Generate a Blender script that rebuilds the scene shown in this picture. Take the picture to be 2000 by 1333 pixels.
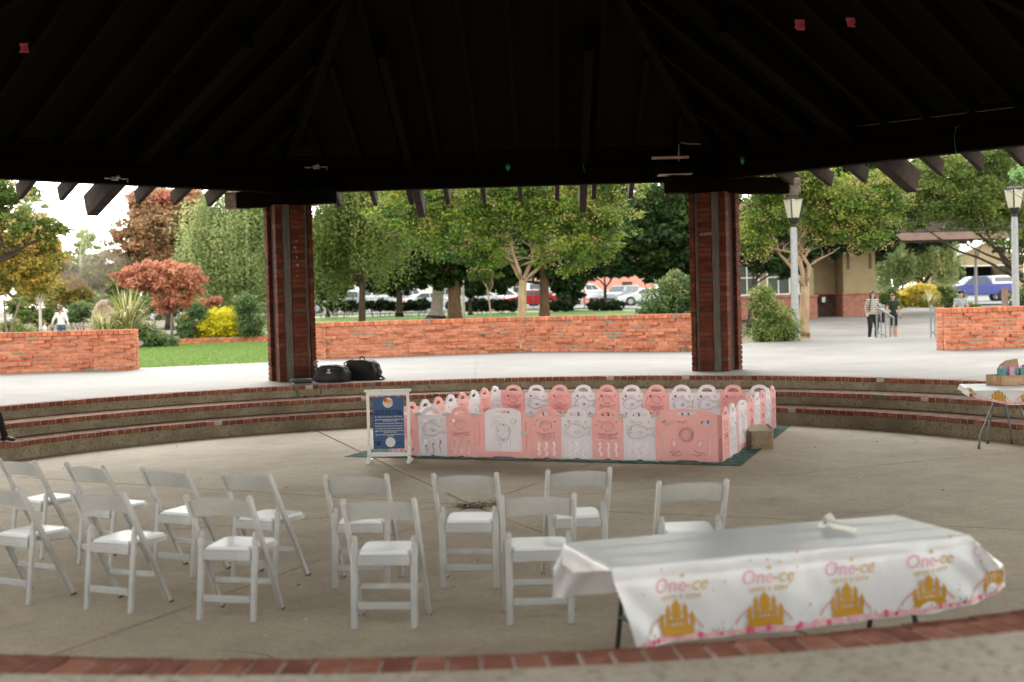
import bpy, bmesh, math, random
import numpy as np
from mathutils import Vector, Matrix, noise as mnoise

random.seed(7); RNG = np.random.default_rng(11)
for o in list(bpy.data.objects): bpy.data.objects.remove(o)
SC = bpy.context.scene
COL = SC.collection
R = math.radians

# ------------------------------------------------------------------ camera
FPX, HOR, ROLL, CAMZ = 2400.0, 595.0, 0.0265, 1.95      # photo is 2000 x 1333 px
PIT = math.atan((666.5 - HOR) / FPX)
cr, sr, cp, sp = math.cos(ROLL), math.sin(ROLL), math.cos(PIT), math.sin(PIT)
cam = bpy.data.cameras.new('camera'); cam.sensor_width = 36; cam.lens = FPX * 36 / 2000
cam.clip_start = 0.1; cam.clip_end = 3000
camo = bpy.data.objects.new('camera', cam); COL.objects.link(camo); SC.camera = camo
_F = Vector((0, cp, -sp)); _R0 = Vector((1, 0, 0)); _U0 = Vector((0, sp, cp))
_r = _R0 * cr - _U0 * sr; _u = _R0 * sr + _U0 * cr
camo.matrix_world = Matrix(((_r.x, _u.x, -_F.x, 0), (_r.y, _u.y, -_F.y, 0), (_r.z, _u.z, -_F.z, CAMZ), (0, 0, 0, 1)))
cam.dof.use_dof = True; cam.dof.focus_distance = 15.8; cam.dof.aperture_fstop = 1.6

# ------------------------------------------------------------------ light: bright overcast
SUN_EL, SUN_AZ = R(33), R(-10)
w = bpy.data.worlds.new('World'); SC.world = w; w.use_nodes = True
nt = w.node_tree; bg = nt.nodes['Background']
sky = nt.nodes.new('ShaderNodeTexSky'); sky.sky_type = 'NISHITA'; sky.sun_disc = False
sky.sun_elevation = SUN_EL; sky.sun_rotation = SUN_AZ; sky.air_density = 3.0; sky.dust_density = 0.0; sky.ozone_density = 1.0
hs = nt.nodes.new('ShaderNodeHueSaturation'); hs.inputs['Saturation'].default_value = 0.22
nt.links.new(sky.outputs[0], hs.inputs['Color']); nt.links.new(hs.outputs[0], bg.inputs[0])
bg.inputs[1].default_value = 0.15
sun = bpy.data.lights.new('sun', 'SUN'); sun.energy = 0.95; sun.angle = R(36); sun.color = (1, .95, .87)
suno = bpy.data.objects.new('sun', sun); COL.objects.link(suno); suno.location = (0, 0, 40)
_sd = Vector((math.sin(SUN_AZ) * math.cos(SUN_EL), math.cos(SUN_AZ) * math.cos(SUN_EL), math.sin(SUN_EL)))
suno.rotation_euler = _sd.to_track_quat('Z', 'Y').to_euler()
vs = SC.view_settings; vs.view_transform = 'Standard'; vs.look = 'None'; vs.exposure = 2.2; vs.gamma = 1; vs.use_curve_mapping = False

# ------------------------------------------------------------------ pixel -> place helpers
def ray(px, py):
    a, b = px - 1000, py - 666.5
    X = (a * cr - b * sr) / FPX; Y = -(a * sr + b * cr) / FPX
    return Vector((X, cp + Y * sp, -sp + Y * cp))
def gp(px, py, z=0.0):                       # where that line of sight meets the level z
    d = ray(px, py); t = (z - CAMZ) / d.z
    return Vector((d.x * t, d.y * t, z))
def at(px, py, D):                           # the point of that line of sight D metres away
    d = ray(px, py); t = D / d.y
    return Vector((d.x * t, D, CAMZ + d.z * t))

# ------------------------------------------------------------------ materials
MATS = {}
def mat(name, col, rough=.7, col2=None, scale=6., detail=4, bump=0., bscale=None, rand=0., spec=.3, metal=0., transl=0., coords='Object',
        speck=None, spscale=120., trans=0., lo=.35, hi=.65, stretch=None, emit=None, stain=None):
    if name in MATS: return MATS[name]
    m = bpy.data.materials.new(name); m.use_nodes = True; MATS[name] = m
    nt = m.node_tree; N = nt.nodes; L = nt.links; b = N['Principled BSDF']
    b.inputs['Roughness'].default_value = rough; b.inputs['Metallic'].default_value = metal
    b.inputs['Specular IOR Level'].default_value = spec
    tc = N.new('ShaderNodeTexCoord'); vec = tc.outputs[coords]
    if stretch:
        mp = N.new('ShaderNodeMapping'); mp.inputs['Scale'].default_value = stretch; L.new(vec, mp.inputs[0]); vec = mp.outputs[0]
    cur = None
    if col2 is not None:
        nz = N.new('ShaderNodeTexNoise'); nz.inputs['Scale'].default_value = scale; nz.inputs['Detail'].default_value = detail; nz.inputs['Roughness'].default_value = .62
        L.new(vec, nz.inputs['Vector'])
        rp = N.new('ShaderNodeValToRGB'); rp.color_ramp.elements[0].position = lo; rp.color_ramp.elements[1].position = hi
        rp.color_ramp.elements[0].color = (*col, 1); rp.color_ramp.elements[1].color = (*col2, 1)
        L.new(nz.outputs['Fac'], rp.inputs[0]); cur = rp.outputs[0]
    if speck is not None:
        n2 = N.new('ShaderNodeTexNoise'); n2.inputs['Scale'].default_value = spscale; n2.inputs['Detail'].default_value = 2
        L.new(vec, n2.inputs['Vector'])
        r2 = N.new('ShaderNodeValToRGB'); r2.color_ramp.elements[0].position = .5; r2.color_ramp.elements[1].position = .72
        L.new(n2.outputs['Fac'], r2.inputs[0])
        mx = N.new('ShaderNodeMix'); mx.data_type = 'RGBA'; L.new(r2.outputs[0], mx.inputs[0])
        if cur: L.new(cur, mx.inputs[6])
        else: mx.inputs[6].default_value = (*col, 1)
        mx.inputs[7].default_value = (*speck, 1); cur = mx.outputs[2]
    for (ss, s0, s1) in (stain or ()):        # broad blotches of wear and damp
        n3 = N.new('ShaderNodeTexNoise'); n3.inputs['Scale'].default_value = ss; n3.inputs['Detail'].default_value = 7; n3.inputs['Roughness'].default_value = .68; n3.inputs['Distortion'].default_value = .6
        L.new(vec, n3.inputs['Vector']); m3 = N.new('ShaderNodeMapRange'); m3.inputs[1].default_value = .33; m3.inputs[2].default_value = .66; m3.inputs[3].default_value = s0; m3.inputs[4].default_value = s1
        L.new(n3.outputs['Fac'], m3.inputs[0]); h3 = N.new('ShaderNodeHueSaturation'); L.new(m3.outputs[0], h3.inputs['Value'])
        if cur: L.new(cur, h3.inputs['Color'])
        else: h3.inputs['Color'].default_value = (*col, 1)
        cur = h3.outputs[0]
    if rand:
        oi = N.new('ShaderNodeObjectInfo'); hsv = N.new('ShaderNodeHueSaturation')
        mr = N.new('ShaderNodeMapRange'); mr.inputs[3].default_value = 1 - rand; mr.inputs[4].default_value = 1 + rand
        L.new(oi.outputs['Random'], mr.inputs[0]); L.new(mr.outputs[0], hsv.inputs['Value'])
        if cur: L.new(cur, hsv.inputs['Color'])
        else: hsv.inputs['Color'].default_value = (*col, 1)
        cur = hsv.outputs[0]
    if cur: L.new(cur, b.inputs['Base Color'])
    else: b.inputs['Base Color'].default_value = (*col, 1)
    if bump:
        nb = N.new('ShaderNodeTexNoise'); nb.inputs['Scale'].default_value = bscale or scale * 4; nb.inputs['Detail'].default_value = 5
        L.new(vec, nb.inputs['Vector']); bp = N.new('ShaderNodeBump'); bp.inputs['Strength'].default_value = bump; bp.inputs['Distance'].default_value = .02
        L.new(nb.outputs['Fac'], bp.inputs['Height']); L.new(bp.outputs[0], b.inputs['Normal'])
    if trans: b.inputs['Transmission Weight'].default_value = trans
    if emit: b.inputs['Emission Color'].default_value = (*emit[0], 1); b.inputs['Emission Strength'].default_value = emit[1]
    if transl:
        out = N['Material Output']; tr = N.new('ShaderNodeBsdfTranslucent'); ms = N.new('ShaderNodeMixShader'); ms.inputs[0].default_value = transl
        if cur: L.new(cur, tr.inputs[0])
        else: tr.inputs[0].default_value = (*col, 1)
        L.new(b.outputs[0], ms.inputs[1]); L.new(tr.outputs[0], ms.inputs[2]); L.new(ms.outputs[0], out.inputs[0])
    return m
def brick_mat(name, stops, mortar_dust=.15):
    """every brick takes its own colour from a ramp, with blotches and grit on it"""
    if name in MATS: return MATS[name]
    m = bpy.data.materials.new(name); m.use_nodes = True; MATS[name] = m
    N = m.node_tree.nodes; L = m.node_tree.links; b = N['Principled BSDF']; b.inputs['Roughness'].default_value = .85; b.inputs['Specular IOR Level'].default_value = .2
    oi = N.new('ShaderNodeObjectInfo'); rp = N.new('ShaderNodeValToRGB'); rp.color_ramp.interpolation = 'LINEAR'
    e = rp.color_ramp.elements
    e[0].position = stops[0][0]; e[0].color = (*stops[0][1], 1); e[1].position = stops[1][0]; e[1].color = (*stops[1][1], 1)
    for p, c in stops[2:]:
        x = e.new(p); x.color = (*c, 1)
    L.new(oi.outputs['Random'], rp.inputs[0])
    tc = N.new('ShaderNodeTexCoord'); ge = N.new('ShaderNodeNewGeometry')
    nz = N.new('ShaderNodeTexNoise'); nz.inputs['Scale'].default_value = 9; nz.inputs['Detail'].default_value = 6; L.new(ge.outputs['Position'], nz.inputs['Vector'])
    mr = N.new('ShaderNodeMapRange'); mr.inputs[1].default_value = .3; mr.inputs[2].default_value = .7; mr.inputs[3].default_value = .72; mr.inputs[4].default_value = 1.2
    L.new(nz.outputs['Fac'], mr.inputs[0])
    hv = N.new('ShaderNodeHueSaturation'); L.new(rp.outputs[0], hv.inputs['Color']); L.new(mr.outputs[0], hv.inputs['Value'])
    n2 = N.new('ShaderNodeTexNoise'); n2.inputs['Scale'].default_value = 60; n2.inputs['Detail'].default_value = 4; L.new(ge.outputs['Position'], n2.inputs['Vector'])
    bp = N.new('ShaderNodeBump'); bp.inputs['Strength'].default_value = .5; bp.inputs['Distance'].default_value = .006; L.new(n2.outputs['Fac'], bp.inputs['Height']); L.new(bp.outputs[0], b.inputs['Normal'])
    r2 = N.new('ShaderNodeValToRGB'); r2.color_ramp.elements[0].position = .55; r2.color_ramp.elements[1].position = .8; L.new(nz.outputs['Fac'], r2.inputs[0])
    mm = N.new('ShaderNodeMath'); mm.operation = 'MULTIPLY'; mm.inputs[1].default_value = mortar_dust * 2; L.new(r2.outputs[0], mm.inputs[0])
    mx = N.new('ShaderNodeMix'); mx.data_type = 'RGBA'; L.new(mm.outputs[0], mx.inputs[0]); L.new(hv.outputs[0], mx.inputs[6]); mx.inputs[7].default_value = (.42, .33, .26, 1)
    L.new(mx.outputs[2], b.inputs['Base Color'])
    return m
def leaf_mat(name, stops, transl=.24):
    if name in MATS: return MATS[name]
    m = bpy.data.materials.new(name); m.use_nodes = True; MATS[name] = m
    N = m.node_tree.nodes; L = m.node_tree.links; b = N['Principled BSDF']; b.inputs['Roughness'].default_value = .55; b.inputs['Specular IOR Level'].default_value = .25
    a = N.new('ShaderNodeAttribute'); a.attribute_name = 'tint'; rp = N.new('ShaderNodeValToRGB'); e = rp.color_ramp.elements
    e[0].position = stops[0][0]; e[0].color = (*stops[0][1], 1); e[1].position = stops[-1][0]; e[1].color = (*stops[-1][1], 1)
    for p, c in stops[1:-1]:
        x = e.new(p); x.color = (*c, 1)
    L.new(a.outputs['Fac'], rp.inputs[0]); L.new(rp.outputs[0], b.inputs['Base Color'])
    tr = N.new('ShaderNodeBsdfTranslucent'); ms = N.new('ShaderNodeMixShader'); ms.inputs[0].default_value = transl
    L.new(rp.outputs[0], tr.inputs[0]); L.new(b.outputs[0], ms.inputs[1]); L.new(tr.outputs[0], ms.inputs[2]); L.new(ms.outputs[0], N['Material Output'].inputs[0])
    return m

# ------------------------------------------------------------------ mesh helpers
def frame(d, up=Vector((0, 0, 1))):
    d = Vector(d).normalized()
    if abs(d.dot(up)) > .98: up = Vector((0, 1, 0))
    x = d.cross(up).normalized(); y = x.cross(d)
    return x, y, d
class MB:
    def __init__(s): s.v = []; s.f = []; s.m = []
    def add(s, vs, fs, mi=0, T=None):
        k = len(s.v)
        s.v += [tuple(T @ Vector(p)) if T is not None else tuple(p) for p in vs]
        s.f += [tuple(i + k for i in f) for f in fs]; s.m += [mi] * len(fs); return s
    def box(s, c, d, mi=0, rot=None, bev=0.0):
        a = [x / 2 for x in d]; T = Matrix.Translation(c) @ (rot.to_4x4() if rot is not None else Matrix.Identity(4))
        if bev <= 0:
            vs = [(x, y, z) for x in (-a[0], a[0]) for y in (-a[1], a[1]) for z in (-a[2], a[2])]
            fs = [(0, 1, 3, 2), (4, 6, 7, 5), (0, 4, 5, 1), (2, 3, 7, 6), (0, 2, 6, 4), (1, 5, 7, 3)]
            return s.add(vs, fs, mi, T)
        e = min(bev, *(x * .9 for x in a)); vs = []; ix = {}
        for sx in (-1, 1):
            for sy in (-1, 1):
                for sz in (-1, 1):
                    for k in range(3):
                        q = [sx * (a[0] - e), sy * (a[1] - e), sz * (a[2] - e)]; q[k] = (sx, sy, sz)[k] * a[k]
                        ix[(sx, sy, sz, k)] = len(vs); vs.append(tuple(q))
        fs = []
        S = (-1, 1)
        for k in range(3):
            i, j = [q for q in range(3) if q != k]
            for sg in S:
                f = []
                for (p, q) in ((-1, -1), (1, -1), (1, 1), (-1, 1)):
                    t = [0, 0, 0]; t[k] = sg; t[i] = p; t[j] = q; f.append(ix[(*t, k)])
                fs.append(f)
            for p in S:
                for q in S:
                    t1 = [0, 0, 0]; t1[i] = p; t1[j] = q; t1[k] = -1; t2 = list(t1); t2[k] = 1
                    fs.append([ix[(*t1, i)], ix[(*t1, j)], ix[(*t2, j)], ix[(*t2, i)]])
        for sx in S:
            for sy in S:
                for sz in S: fs.append([ix[(sx, sy, sz, k)] for k in range(3)])
        out = []
        for f in fs:
            P = [Vector(vs[i]) for i in f]; n = (P[1] - P[0]).cross(P[2] - P[0]); c0 = sum(P, Vector()) / len(P)
            out.append(tuple(f) if n.dot(c0) > 0 else tuple(reversed(f)))
        return s.add(vs, out, mi, T)
    def bar(s, p, q, wx, wy, mi=0, bev=0.0, up=Vector((0, 0, 1))):
        p, q = Vector(p), Vector(q); x, y, d = frame(q - p, up)
        return s.box((p + q) / 2, (wx, wy, (q - p).length), mi, Matrix((x, y, d)).transposed(), bev)
    def tube(s, pts, r, n=8, mi=0, cap=True, sq=1.0):
        pts = [Vector(p) for p in pts]; r = [r] * len(pts) if not hasattr(r, '__len__') else r
        vs = []; fs = []; px = None
        for i, p in enumerate(pts):
            d = (pts[min(i + 1, len(pts) - 1)] - pts[max(i - 1, 0)])
            if px is None: x, y, d = frame(d)
            else:
                d.normalize(); x = (px - d * px.dot(d))
                x = x.normalized() if x.length > 1e-6 else frame(d)[0]; y = d.cross(x)
            px = x
            for k in range(n):
                t = 2 * math.pi * k / n; vs.append(tuple(p + (x * math.cos(t) + y * math.sin(t) * sq) * r[i]))
        for i in range(len(pts) - 1):
            for k in range(n):
                a = i * n + k; b = i * n + (k + 1) % n; fs.append((a, b, b + n, a + n))
        if cap: fs.append(tuple(reversed(range(n)))); fs.append(tuple(range((len(pts) - 1) * n, len(pts) * n)))
        return s.add(vs, fs, mi)
    def lathe(s, prof, n=16, mi=0, T=None, sy=1.0):
        vs = [(r * math.cos(2 * math.pi * k / n), sy * r * math.sin(2 * math.pi * k / n), z) for r, z in prof for k in range(n)]
        fs = [(i * n + k, i * n + (k + 1) % n, (i + 1) * n + (k + 1) % n, (i + 1) * n + k) for i in range(len(prof) - 1) for k in range(n)]
        fs += [tuple(reversed(range(n))), tuple(range((len(prof) - 1) * n, len(prof) * n))]
        return s.add(vs, fs, mi, T)
    def prism(s, poly, h, mi=0, T=None):       # poly in xy, from z=0 to h (counter-clockwise)
        n = len(poly); vs = [(x, y, 0) for x, y in poly] + [(x, y, h) for x, y in poly]
        fs = [tuple(reversed(range(n))), tuple(range(n, 2 * n))] + [(i, (i + 1) % n, n + (i + 1) % n, n + i) for i in range(n)]
        return s.add(vs, fs, mi, T)
    def ball(s, c, r, n=12, m=8, mi=0, T=None):
        r = r if hasattr(r, '__len__') else (r, r, r); vs = [(c[0], c[1], c[2] - r[2])]; fs = []
        for i in range(1, m):
            a = math.pi * i / m - math.pi / 2
            vs += [(c[0] + r[0] * math.cos(a) * math.cos(2 * math.pi * k / n), c[1] + r[1] * math.cos(a) * math.sin(2 * math.pi * k / n), c[2] + r[2] * math.sin(a)) for k in range(n)]
        vs.append((c[0], c[1], c[2] + r[2])); t = len(vs) - 1
        for k in range(n):
            fs.append((0, 1 + (k + 1) % n, 1 + k)); b = 1 + (m - 2) * n; fs.append((t, b + k, b + (k + 1) % n))
            for i in range(m - 2): a = 1 + i * n; fs.append((a + k, a + (k + 1) % n, a + n + (k + 1) % n, a + n + k))
        return s.add(vs, fs, mi, T)
    def mesh(s, name, mats, smooth=False):
        me = bpy.data.meshes.new(name); me.from_pydata(s.v, [], s.f)
        for m in (mats if isinstance(mats, (list, tuple)) else [mats]): me.materials.append(m)
        if any(s.m): me.polygons.foreach_set('material_index', s.m)
        if smooth:
            me.polygons.foreach_set('use_smooth', [True] * len(s.f))
        me.update(); return me
    def build(s, name, mats, parent=None, smooth=False, loc=None, rot=None):
        return link(name, s.mesh(name, mats, smooth), parent, loc, rot)
def link(name, data, parent=None, loc=None, rot=None, scale=None):
    o = bpy.data.objects.new(name, data); COL.objects.link(o)
    if parent is not None: o.parent = parent
    if loc is not None: o.location = loc
    if rot is not None: o.rotation_euler = rot
    if scale is not None: o.scale = scale
    return o
def tag(o, label=None, cat=None, group=None, kind=None):
    if label: o['label'] = label
    if cat: o['category'] = cat
    if group: o['group'] = group
    if kind: o['kind'] = kind
    return o
def thing(name, label, cat, loc=(0, 0, 0), rz=0, group=None, kind=None):
    o = bpy.data.objects.new(name, None); COL.objects.link(o); o.location = loc; o.rotation_euler = (0, 0, rz); o.empty_display_size = .2
    return tag(o, label, cat, group, kind)
def struct(o): o['kind'] = 'structure'; return o
def copy_tree(o, parent=None):
    c = o.copy(); COL.objects.link(c); c.parent = parent
    for ch in list(o.children): copy_tree(ch, c)
    return c
def smooth_shade(o, ang=35):
    me = o.data; me.polygons.foreach_set('use_smooth', [True] * len(me.polygons))
    try: me.set_sharp_from_angle(angle=R(ang))
    except Exception: pass
    return o
def curve_geo(splines, extrude=0, bevel=0, res=2):
    """filled flat outline with holes -> verts, faces (x, y, z)"""
    cu = bpy.data.curves.new('tmp', 'CURVE'); cu.dimensions = '2D'; cu.fill_mode = 'BOTH'; cu.extrude = extrude; cu.bevel_depth = bevel; cu.bevel_resolution = 0
    for sp_ in splines:
        p = cu.splines.new('POLY'); p.points.add(len(sp_) - 1)
        for i, q in enumerate(sp_): p.points[i].co = (q[0], q[1], 0, 1)
        p.use_cyclic_u = True
    return _eval(cu)
def _eval(cu):
    o = bpy.data.objects.new('tmp', cu); COL.objects.link(o); bpy.context.view_layer.update()
    ev = o.evaluated_get(bpy.context.evaluated_depsgraph_get()); me = ev.to_mesh()
    vs = [tuple(v.co) for v in me.vertices]; fs = [tuple(p.vertices) for p in me.polygons]
    ev.to_mesh_clear(); bpy.data.objects.remove(o); bpy.data.curves.remove(cu)
    return vs, fs
def text_geo(body, size, align='CENTER', shear=0, extrude=0, spacing=1.0, bold=0.0):
    cu = bpy.data.curves.new('tmp', 'FONT'); cu.body = body; cu.size = size; cu.align_x = align; cu.align_y = 'CENTER'; cu.shear = shear
    cu.extrude = extrude; cu.resolution_u = 2; cu.space_character = spacing; cu.offset = bold
    return _eval(cu)
def remeshed(mb, voxel, name):
    """fuse overlapping shapes into one continuous skin"""
    me = mb.mesh('tmp', MATS_DUMMY); o = link('tmp', me)
    md = o.modifiers.new('r', 'REMESH'); md.mode = 'VOXEL'; md.voxel_size = voxel; md.use_smooth_shade = True
    ms = o.modifiers.new('s', 'SMOOTH'); ms.iterations = 4; ms.factor = .5
    bpy.context.view_layer.update()
    ev = o.evaluated_get(bpy.context.evaluated_depsgraph_get()); out = bpy.data.meshes.new_from_object(ev); out.name = name
    out.materials.clear()
    bpy.data.objects.remove(o); return out
MATS_DUMMY = mat('plain', (.5, .5, .5))
def lerp(a, b, t): return a + (b - a) * t
def interp(x, xs, ys): return float(np.interp(x, xs, ys))
# ================================================================== SETTING
CX, CY = -.45, 13.13                       # centre of the round sunken floor
Z1, Z2, Z3 = .25, .45, .65                 # the three steps; Z3 is the level of the plaza
R1, R2, R3 = 7.32, 7.90, 8.60

M_floor = mat('floor_concrete', (.41, .325, .24), .82, (.53, .435, .33), .55, 8, .25, 40, speck=(.385, .305, .225), spscale=38, lo=.3, hi=.72, stain=((.35, .86, 1.10), (2.6, .90, 1.07), (11, .94, 1.05)))
M_riser = mat('riser_concrete', (.22, .18, .115), .9, (.37, .315, .22), 2.2, 8, .7, 30, speck=(.17, .14, .09), spscale=26)
M_plaza = mat('plaza_concrete', (.172, .157, .142), .8, (.232, .215, .197), .5, 8, .2, 30, speck=(.215, .195, .172), spscale=30, lo=.3, hi=.7, stain=((.22, .82, 1.10), (1.3, .90, 1.07)))
M_joint = mat('joint_dark', (.035, .028, .02), .95)
M_dirt = mat('tread_dirt', (.16, .07, .045), .95, (.23, .15, .10), 8, 6, .6, 60)
M_mortar = mat('mortar', (.42, .36, .29), .95, (.52, .45, .37), 12, 4)
M_stepbrick = brick_mat('step_brick', [(0, (.175, .056, .033)), (.5, (.24, .082, .050)), (.85, (.29, .108, .068)), (.96, (.24, .09, .058)), (1, (.19, .145, .105))], .14)

def ring(prof, n=288, a0=0, a1=2 * math.pi, c=(CX, CY)):
    full = abs(a1 - a0 - 2 * math.pi) < 1e-6; k = n if full else n + 1; mb = MB()
    for r, z in prof:
        for i in range(k):
            a = a0 + (a1 - a0) * i / n; mb.v.append((c[0] + r * math.cos(a), c[1] + r * math.sin(a), z))
    for j in range(len(prof) - 1):
        for i in range(n):
            b = (i + 1) % k; mb.f.append((j * k + i, j * k + b, (j + 1) * k + b, (j + 1) * k + i)); mb.m.append(0)
    return mb

# --- round floor: eight slabs that meet at the drain
DR = gp(925, 988, 0)
spokes = [R(a) for a in (24.4, 65.4, 109.5, 151.7, 198.5, 245.0, 293.0, 337.0)]
fl = ring([(0.02, -.02), (R1 + .2, -.021)], 96).build('pit_floor', M_joint); struct(fl)
for i, a0 in enumerate(spokes):
    a1 = spokes[(i + 1) % 8]
    if a1 < a0: a1 += 2 * math.pi
    def out(a):
        # where the ray from the drain meets the foot of the first riser
        dx, dy = math.cos(a), math.sin(a); ox, oy = DR.x - CX, DR.y - CY; rr = R1 + .12
        b = ox * dx + oy * dy; t = -b + math.sqrt(b * b - (ox * ox + oy * oy - rr * rr)); return (DR.x + dx * t, DR.y + dy * t)
    g = .019; mid = (a0 + a1) / 2; h = g / math.sin((a1 - a0) / 2)
    pts = [(DR.x + math.cos(mid) * h, DR.y + math.sin(mid) * h)]
    n = 22
    for k in range(n + 1):
        a = lerp(a0, a1, k / n); p = out(a)
        if k == 0: p = (p[0] - math.sin(a) * g, p[1] + math.cos(a) * g)
        if k == n: p = (p[0] + math.sin(a) * g, p[1] - math.cos(a) * g)
        pts.append(p)
    mb = MB(); c = len(pts)
    mb.prism(pts, .06); mb.build('floor_slab', M_floor, fl, loc=(0, 0, -.06))

# --- the steps: concrete risers and treads, a brick course along every edge
BW, BL, BH = .110, .20, .066
stepbrick = MB().box((0, 0, 0), (BL, BW, BH), bev=.006).mesh('step_brick', M_stepbrick)
chipped = MB().box((.02, 0, .012), (BL - .04, BW, BH - .026), bev=.012).mesh('chipped_brick', M_stepbrick)
def step(name, rr, zlo, z, rnext, arcs, seed):
    rnd = random.Random(seed)
    st = ring([(rr + .04, zlo - .03), (rr + .04, z - BH - .001), (rr + BL + .005, z - BH - .002), (rr + BL + .005, z - .006), (rnext, z - .004)]).build(name, M_riser); struct(st)
    ring([(rr + .052, z - BH + .002), (rr + .010, z - BH + .004), (rr + .010, z - .007), (rr + BL, z - .007)]).build('mortar_bed', M_mortar, st)
    if name != 'upper_step':
        ring([(rr + BL + .012, z - .0005), (rnext, z + .002)]).build('tread_dirt', M_dirt, st)
    pit = .1205; n = int(2 * math.pi * rr / pit); rest = MB()
    for k in range(n):
        a = 2 * math.pi * k / n; far = (a - math.pi / 2 + math.pi) % (2 * math.pi) - math.pi; near = (a + math.pi / 2 + math.pi) % (2 * math.pi) - math.pi
        c = (CX + math.cos(a) * (rr + BL / 2), CY + math.sin(a) * (rr + BL / 2), z - BH / 2 + rnd.uniform(-.003, .003))
        if abs(far) < arcs[0] or abs(near) < arcs[1]:
            gone = rnd.random()
            o = link('brick', chipped if gone < .025 else stepbrick, st, c, (0, 0, a + rnd.uniform(-.02, .02)))
        else:
            rest.box(c, (BL, BW, BH), rot=Matrix.Rotation(a, 3, 'Z'))
    q = rest.build('brick_course', M_stepbrick, st); q['kind'] = 'stuff'
    return st
step('lower_step', R1, 0, Z1, R2 + .045, (1.5, 0), 1)
step('middle_step', R2, Z1, Z2, R3 + .045, (1.45, 0), 2)
step('upper_step', R3, Z2, Z3, R3 + .24, (1.3, .48), 3)

# --- plaza round the pit
outl = [(-30, 8), (-30, 26), (-16, 28.8), (-12.2, 29.75), (-8.95, 29.8), (-7.6, 30.4), (-5.9, 31.2), (-5.2, 32.6), (.25, 34.2), (4.6, 32.0), (5.1, 31.9), (6.1, 34.2),
        (7.4, 36.6), (8.7, 37.4), (11.06, 37.9), (12.6, 37.3), (16, 36), (24, 28), (28, 8), (20, -12), (0, -18), (-20, -12)]
mb = MB(); n = 360; angs = sorted((math.atan2(y - CY, x - CX) % (2 * math.pi), math.hypot(x - CX, y - CY)) for x, y in outl)
xa = [a for a, r in angs]; xr = [r for a, r in angs]; xa = [xa[-1] - 2 * math.pi] + xa + [xa[0] + 2 * math.pi]; xr = [xr[-1]] + xr + [xr[0]]
prof = []
for f in (0, .08, .2, .35, .55, .75, 1.0):
    for i in range(n):
        a = 2 * math.pi * i / n; r0 = R3 + .2; r = lerp(r0, float(np.interp(a, xa, xr)), f); mb.v.append((CX + r * math.cos(a), CY + r * math.sin(a), Z3))
for i in range(n):
    a = 2 * math.pi * i / n; r = float(np.interp(a, xa, xr)); mb.v.append((CX + r * math.cos(a), CY + r * math.sin(a), Z3 - .35))
for j in range(7):
    for i in range(n): mb.f.append((j * n + i, (j + 1) * n + i, (j + 1) * n + (i + 1) % n, j * n + (i + 1) % n)); mb.m.append(0)
plz = mb.build('plaza', M_plaza); struct(plz)
# saw-cut joints of the plaza, rings and spokes laid as thin dark filler strips
jm = MB()
def strip(p, q, wd=.012, z=Z3 + .004):
    p, q = Vector((*p[:2], z)), Vector((*q[:2], z)); d = (q - p).normalized(); s = Vector((-d.y, d.x, 0)) * wd / 2
    jm.add([p - s, q - s, q + s, p + s], [(0, 1, 2, 3)])
M_saw = mat('saw_cut', (.20, .17, .14), .95)
for k in range(8):
    a = R(24 + 45 * k + 22.5); rr = float(np.interp(a % (2 * math.pi), xa, xr)); strip((CX + math.cos(a) * (R3 + .25), CY + math.sin(a) * (R3 + .25)), (CX + math.cos(a) * rr * .97, CY + math.sin(a) * rr * .97))
for rr in (14.2,):
    for k in range(120):
        a, b = 2 * math.pi * k / 120, 2 * math.pi * (k + 1) / 120
        strip((CX + math.cos(a) * rr, CY + math.sin(a) * rr), (CX + math.cos(b) * rr, CY + math.sin(b) * rr))
jm.build('saw_joint', M_saw, plz)

# --- the land: falls into the walk on the right, climbs gently to the car park
def sstep(x, a, b):
    t = max(0, min(1, (x - a) / (b - a))); return t * t * (3 - 2 * t)
def terr(x, y):
    zc = interp(y, [-400, 33, 40, 53, 70, 90, 105, 150, 420, 1500], [.5, .60, .64, .74, 1.12, 1.5, 1.75, 2.1, 4, 8])
    zr = interp(y, [-400, 33, 38, 44, 57, 88, 105, 150, 420, 1500], [.5, .45, .42, .45, .93, 1.25, 1.6, 2.1, 4, 8])
    t = sstep(x, 6.5, 10.5); z = lerp(zc, zr, t)
    return z
M_soil = mat('ground_soil', (.105, .072, .045), .95, (.17, .125, .075), .8, 8, .8, 6, speck=(.07, .09, .03), spscale=3)
M_grass = mat('lawn_grass', (.12, .20, .045), .9, (.20, .285, .08), .6, 9, 1.0, 34, speck=(.25, .29, .11), spscale=14)
M_asph = mat('asphalt', (.16, .155, .15), .9, (.22, .215, .21), .4, 7, .3, 30)
M_walk = mat('walk_concrete', (.21, .185, .16), .85, (.28, .255, .225), .5, 8, .2, 30)
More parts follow.
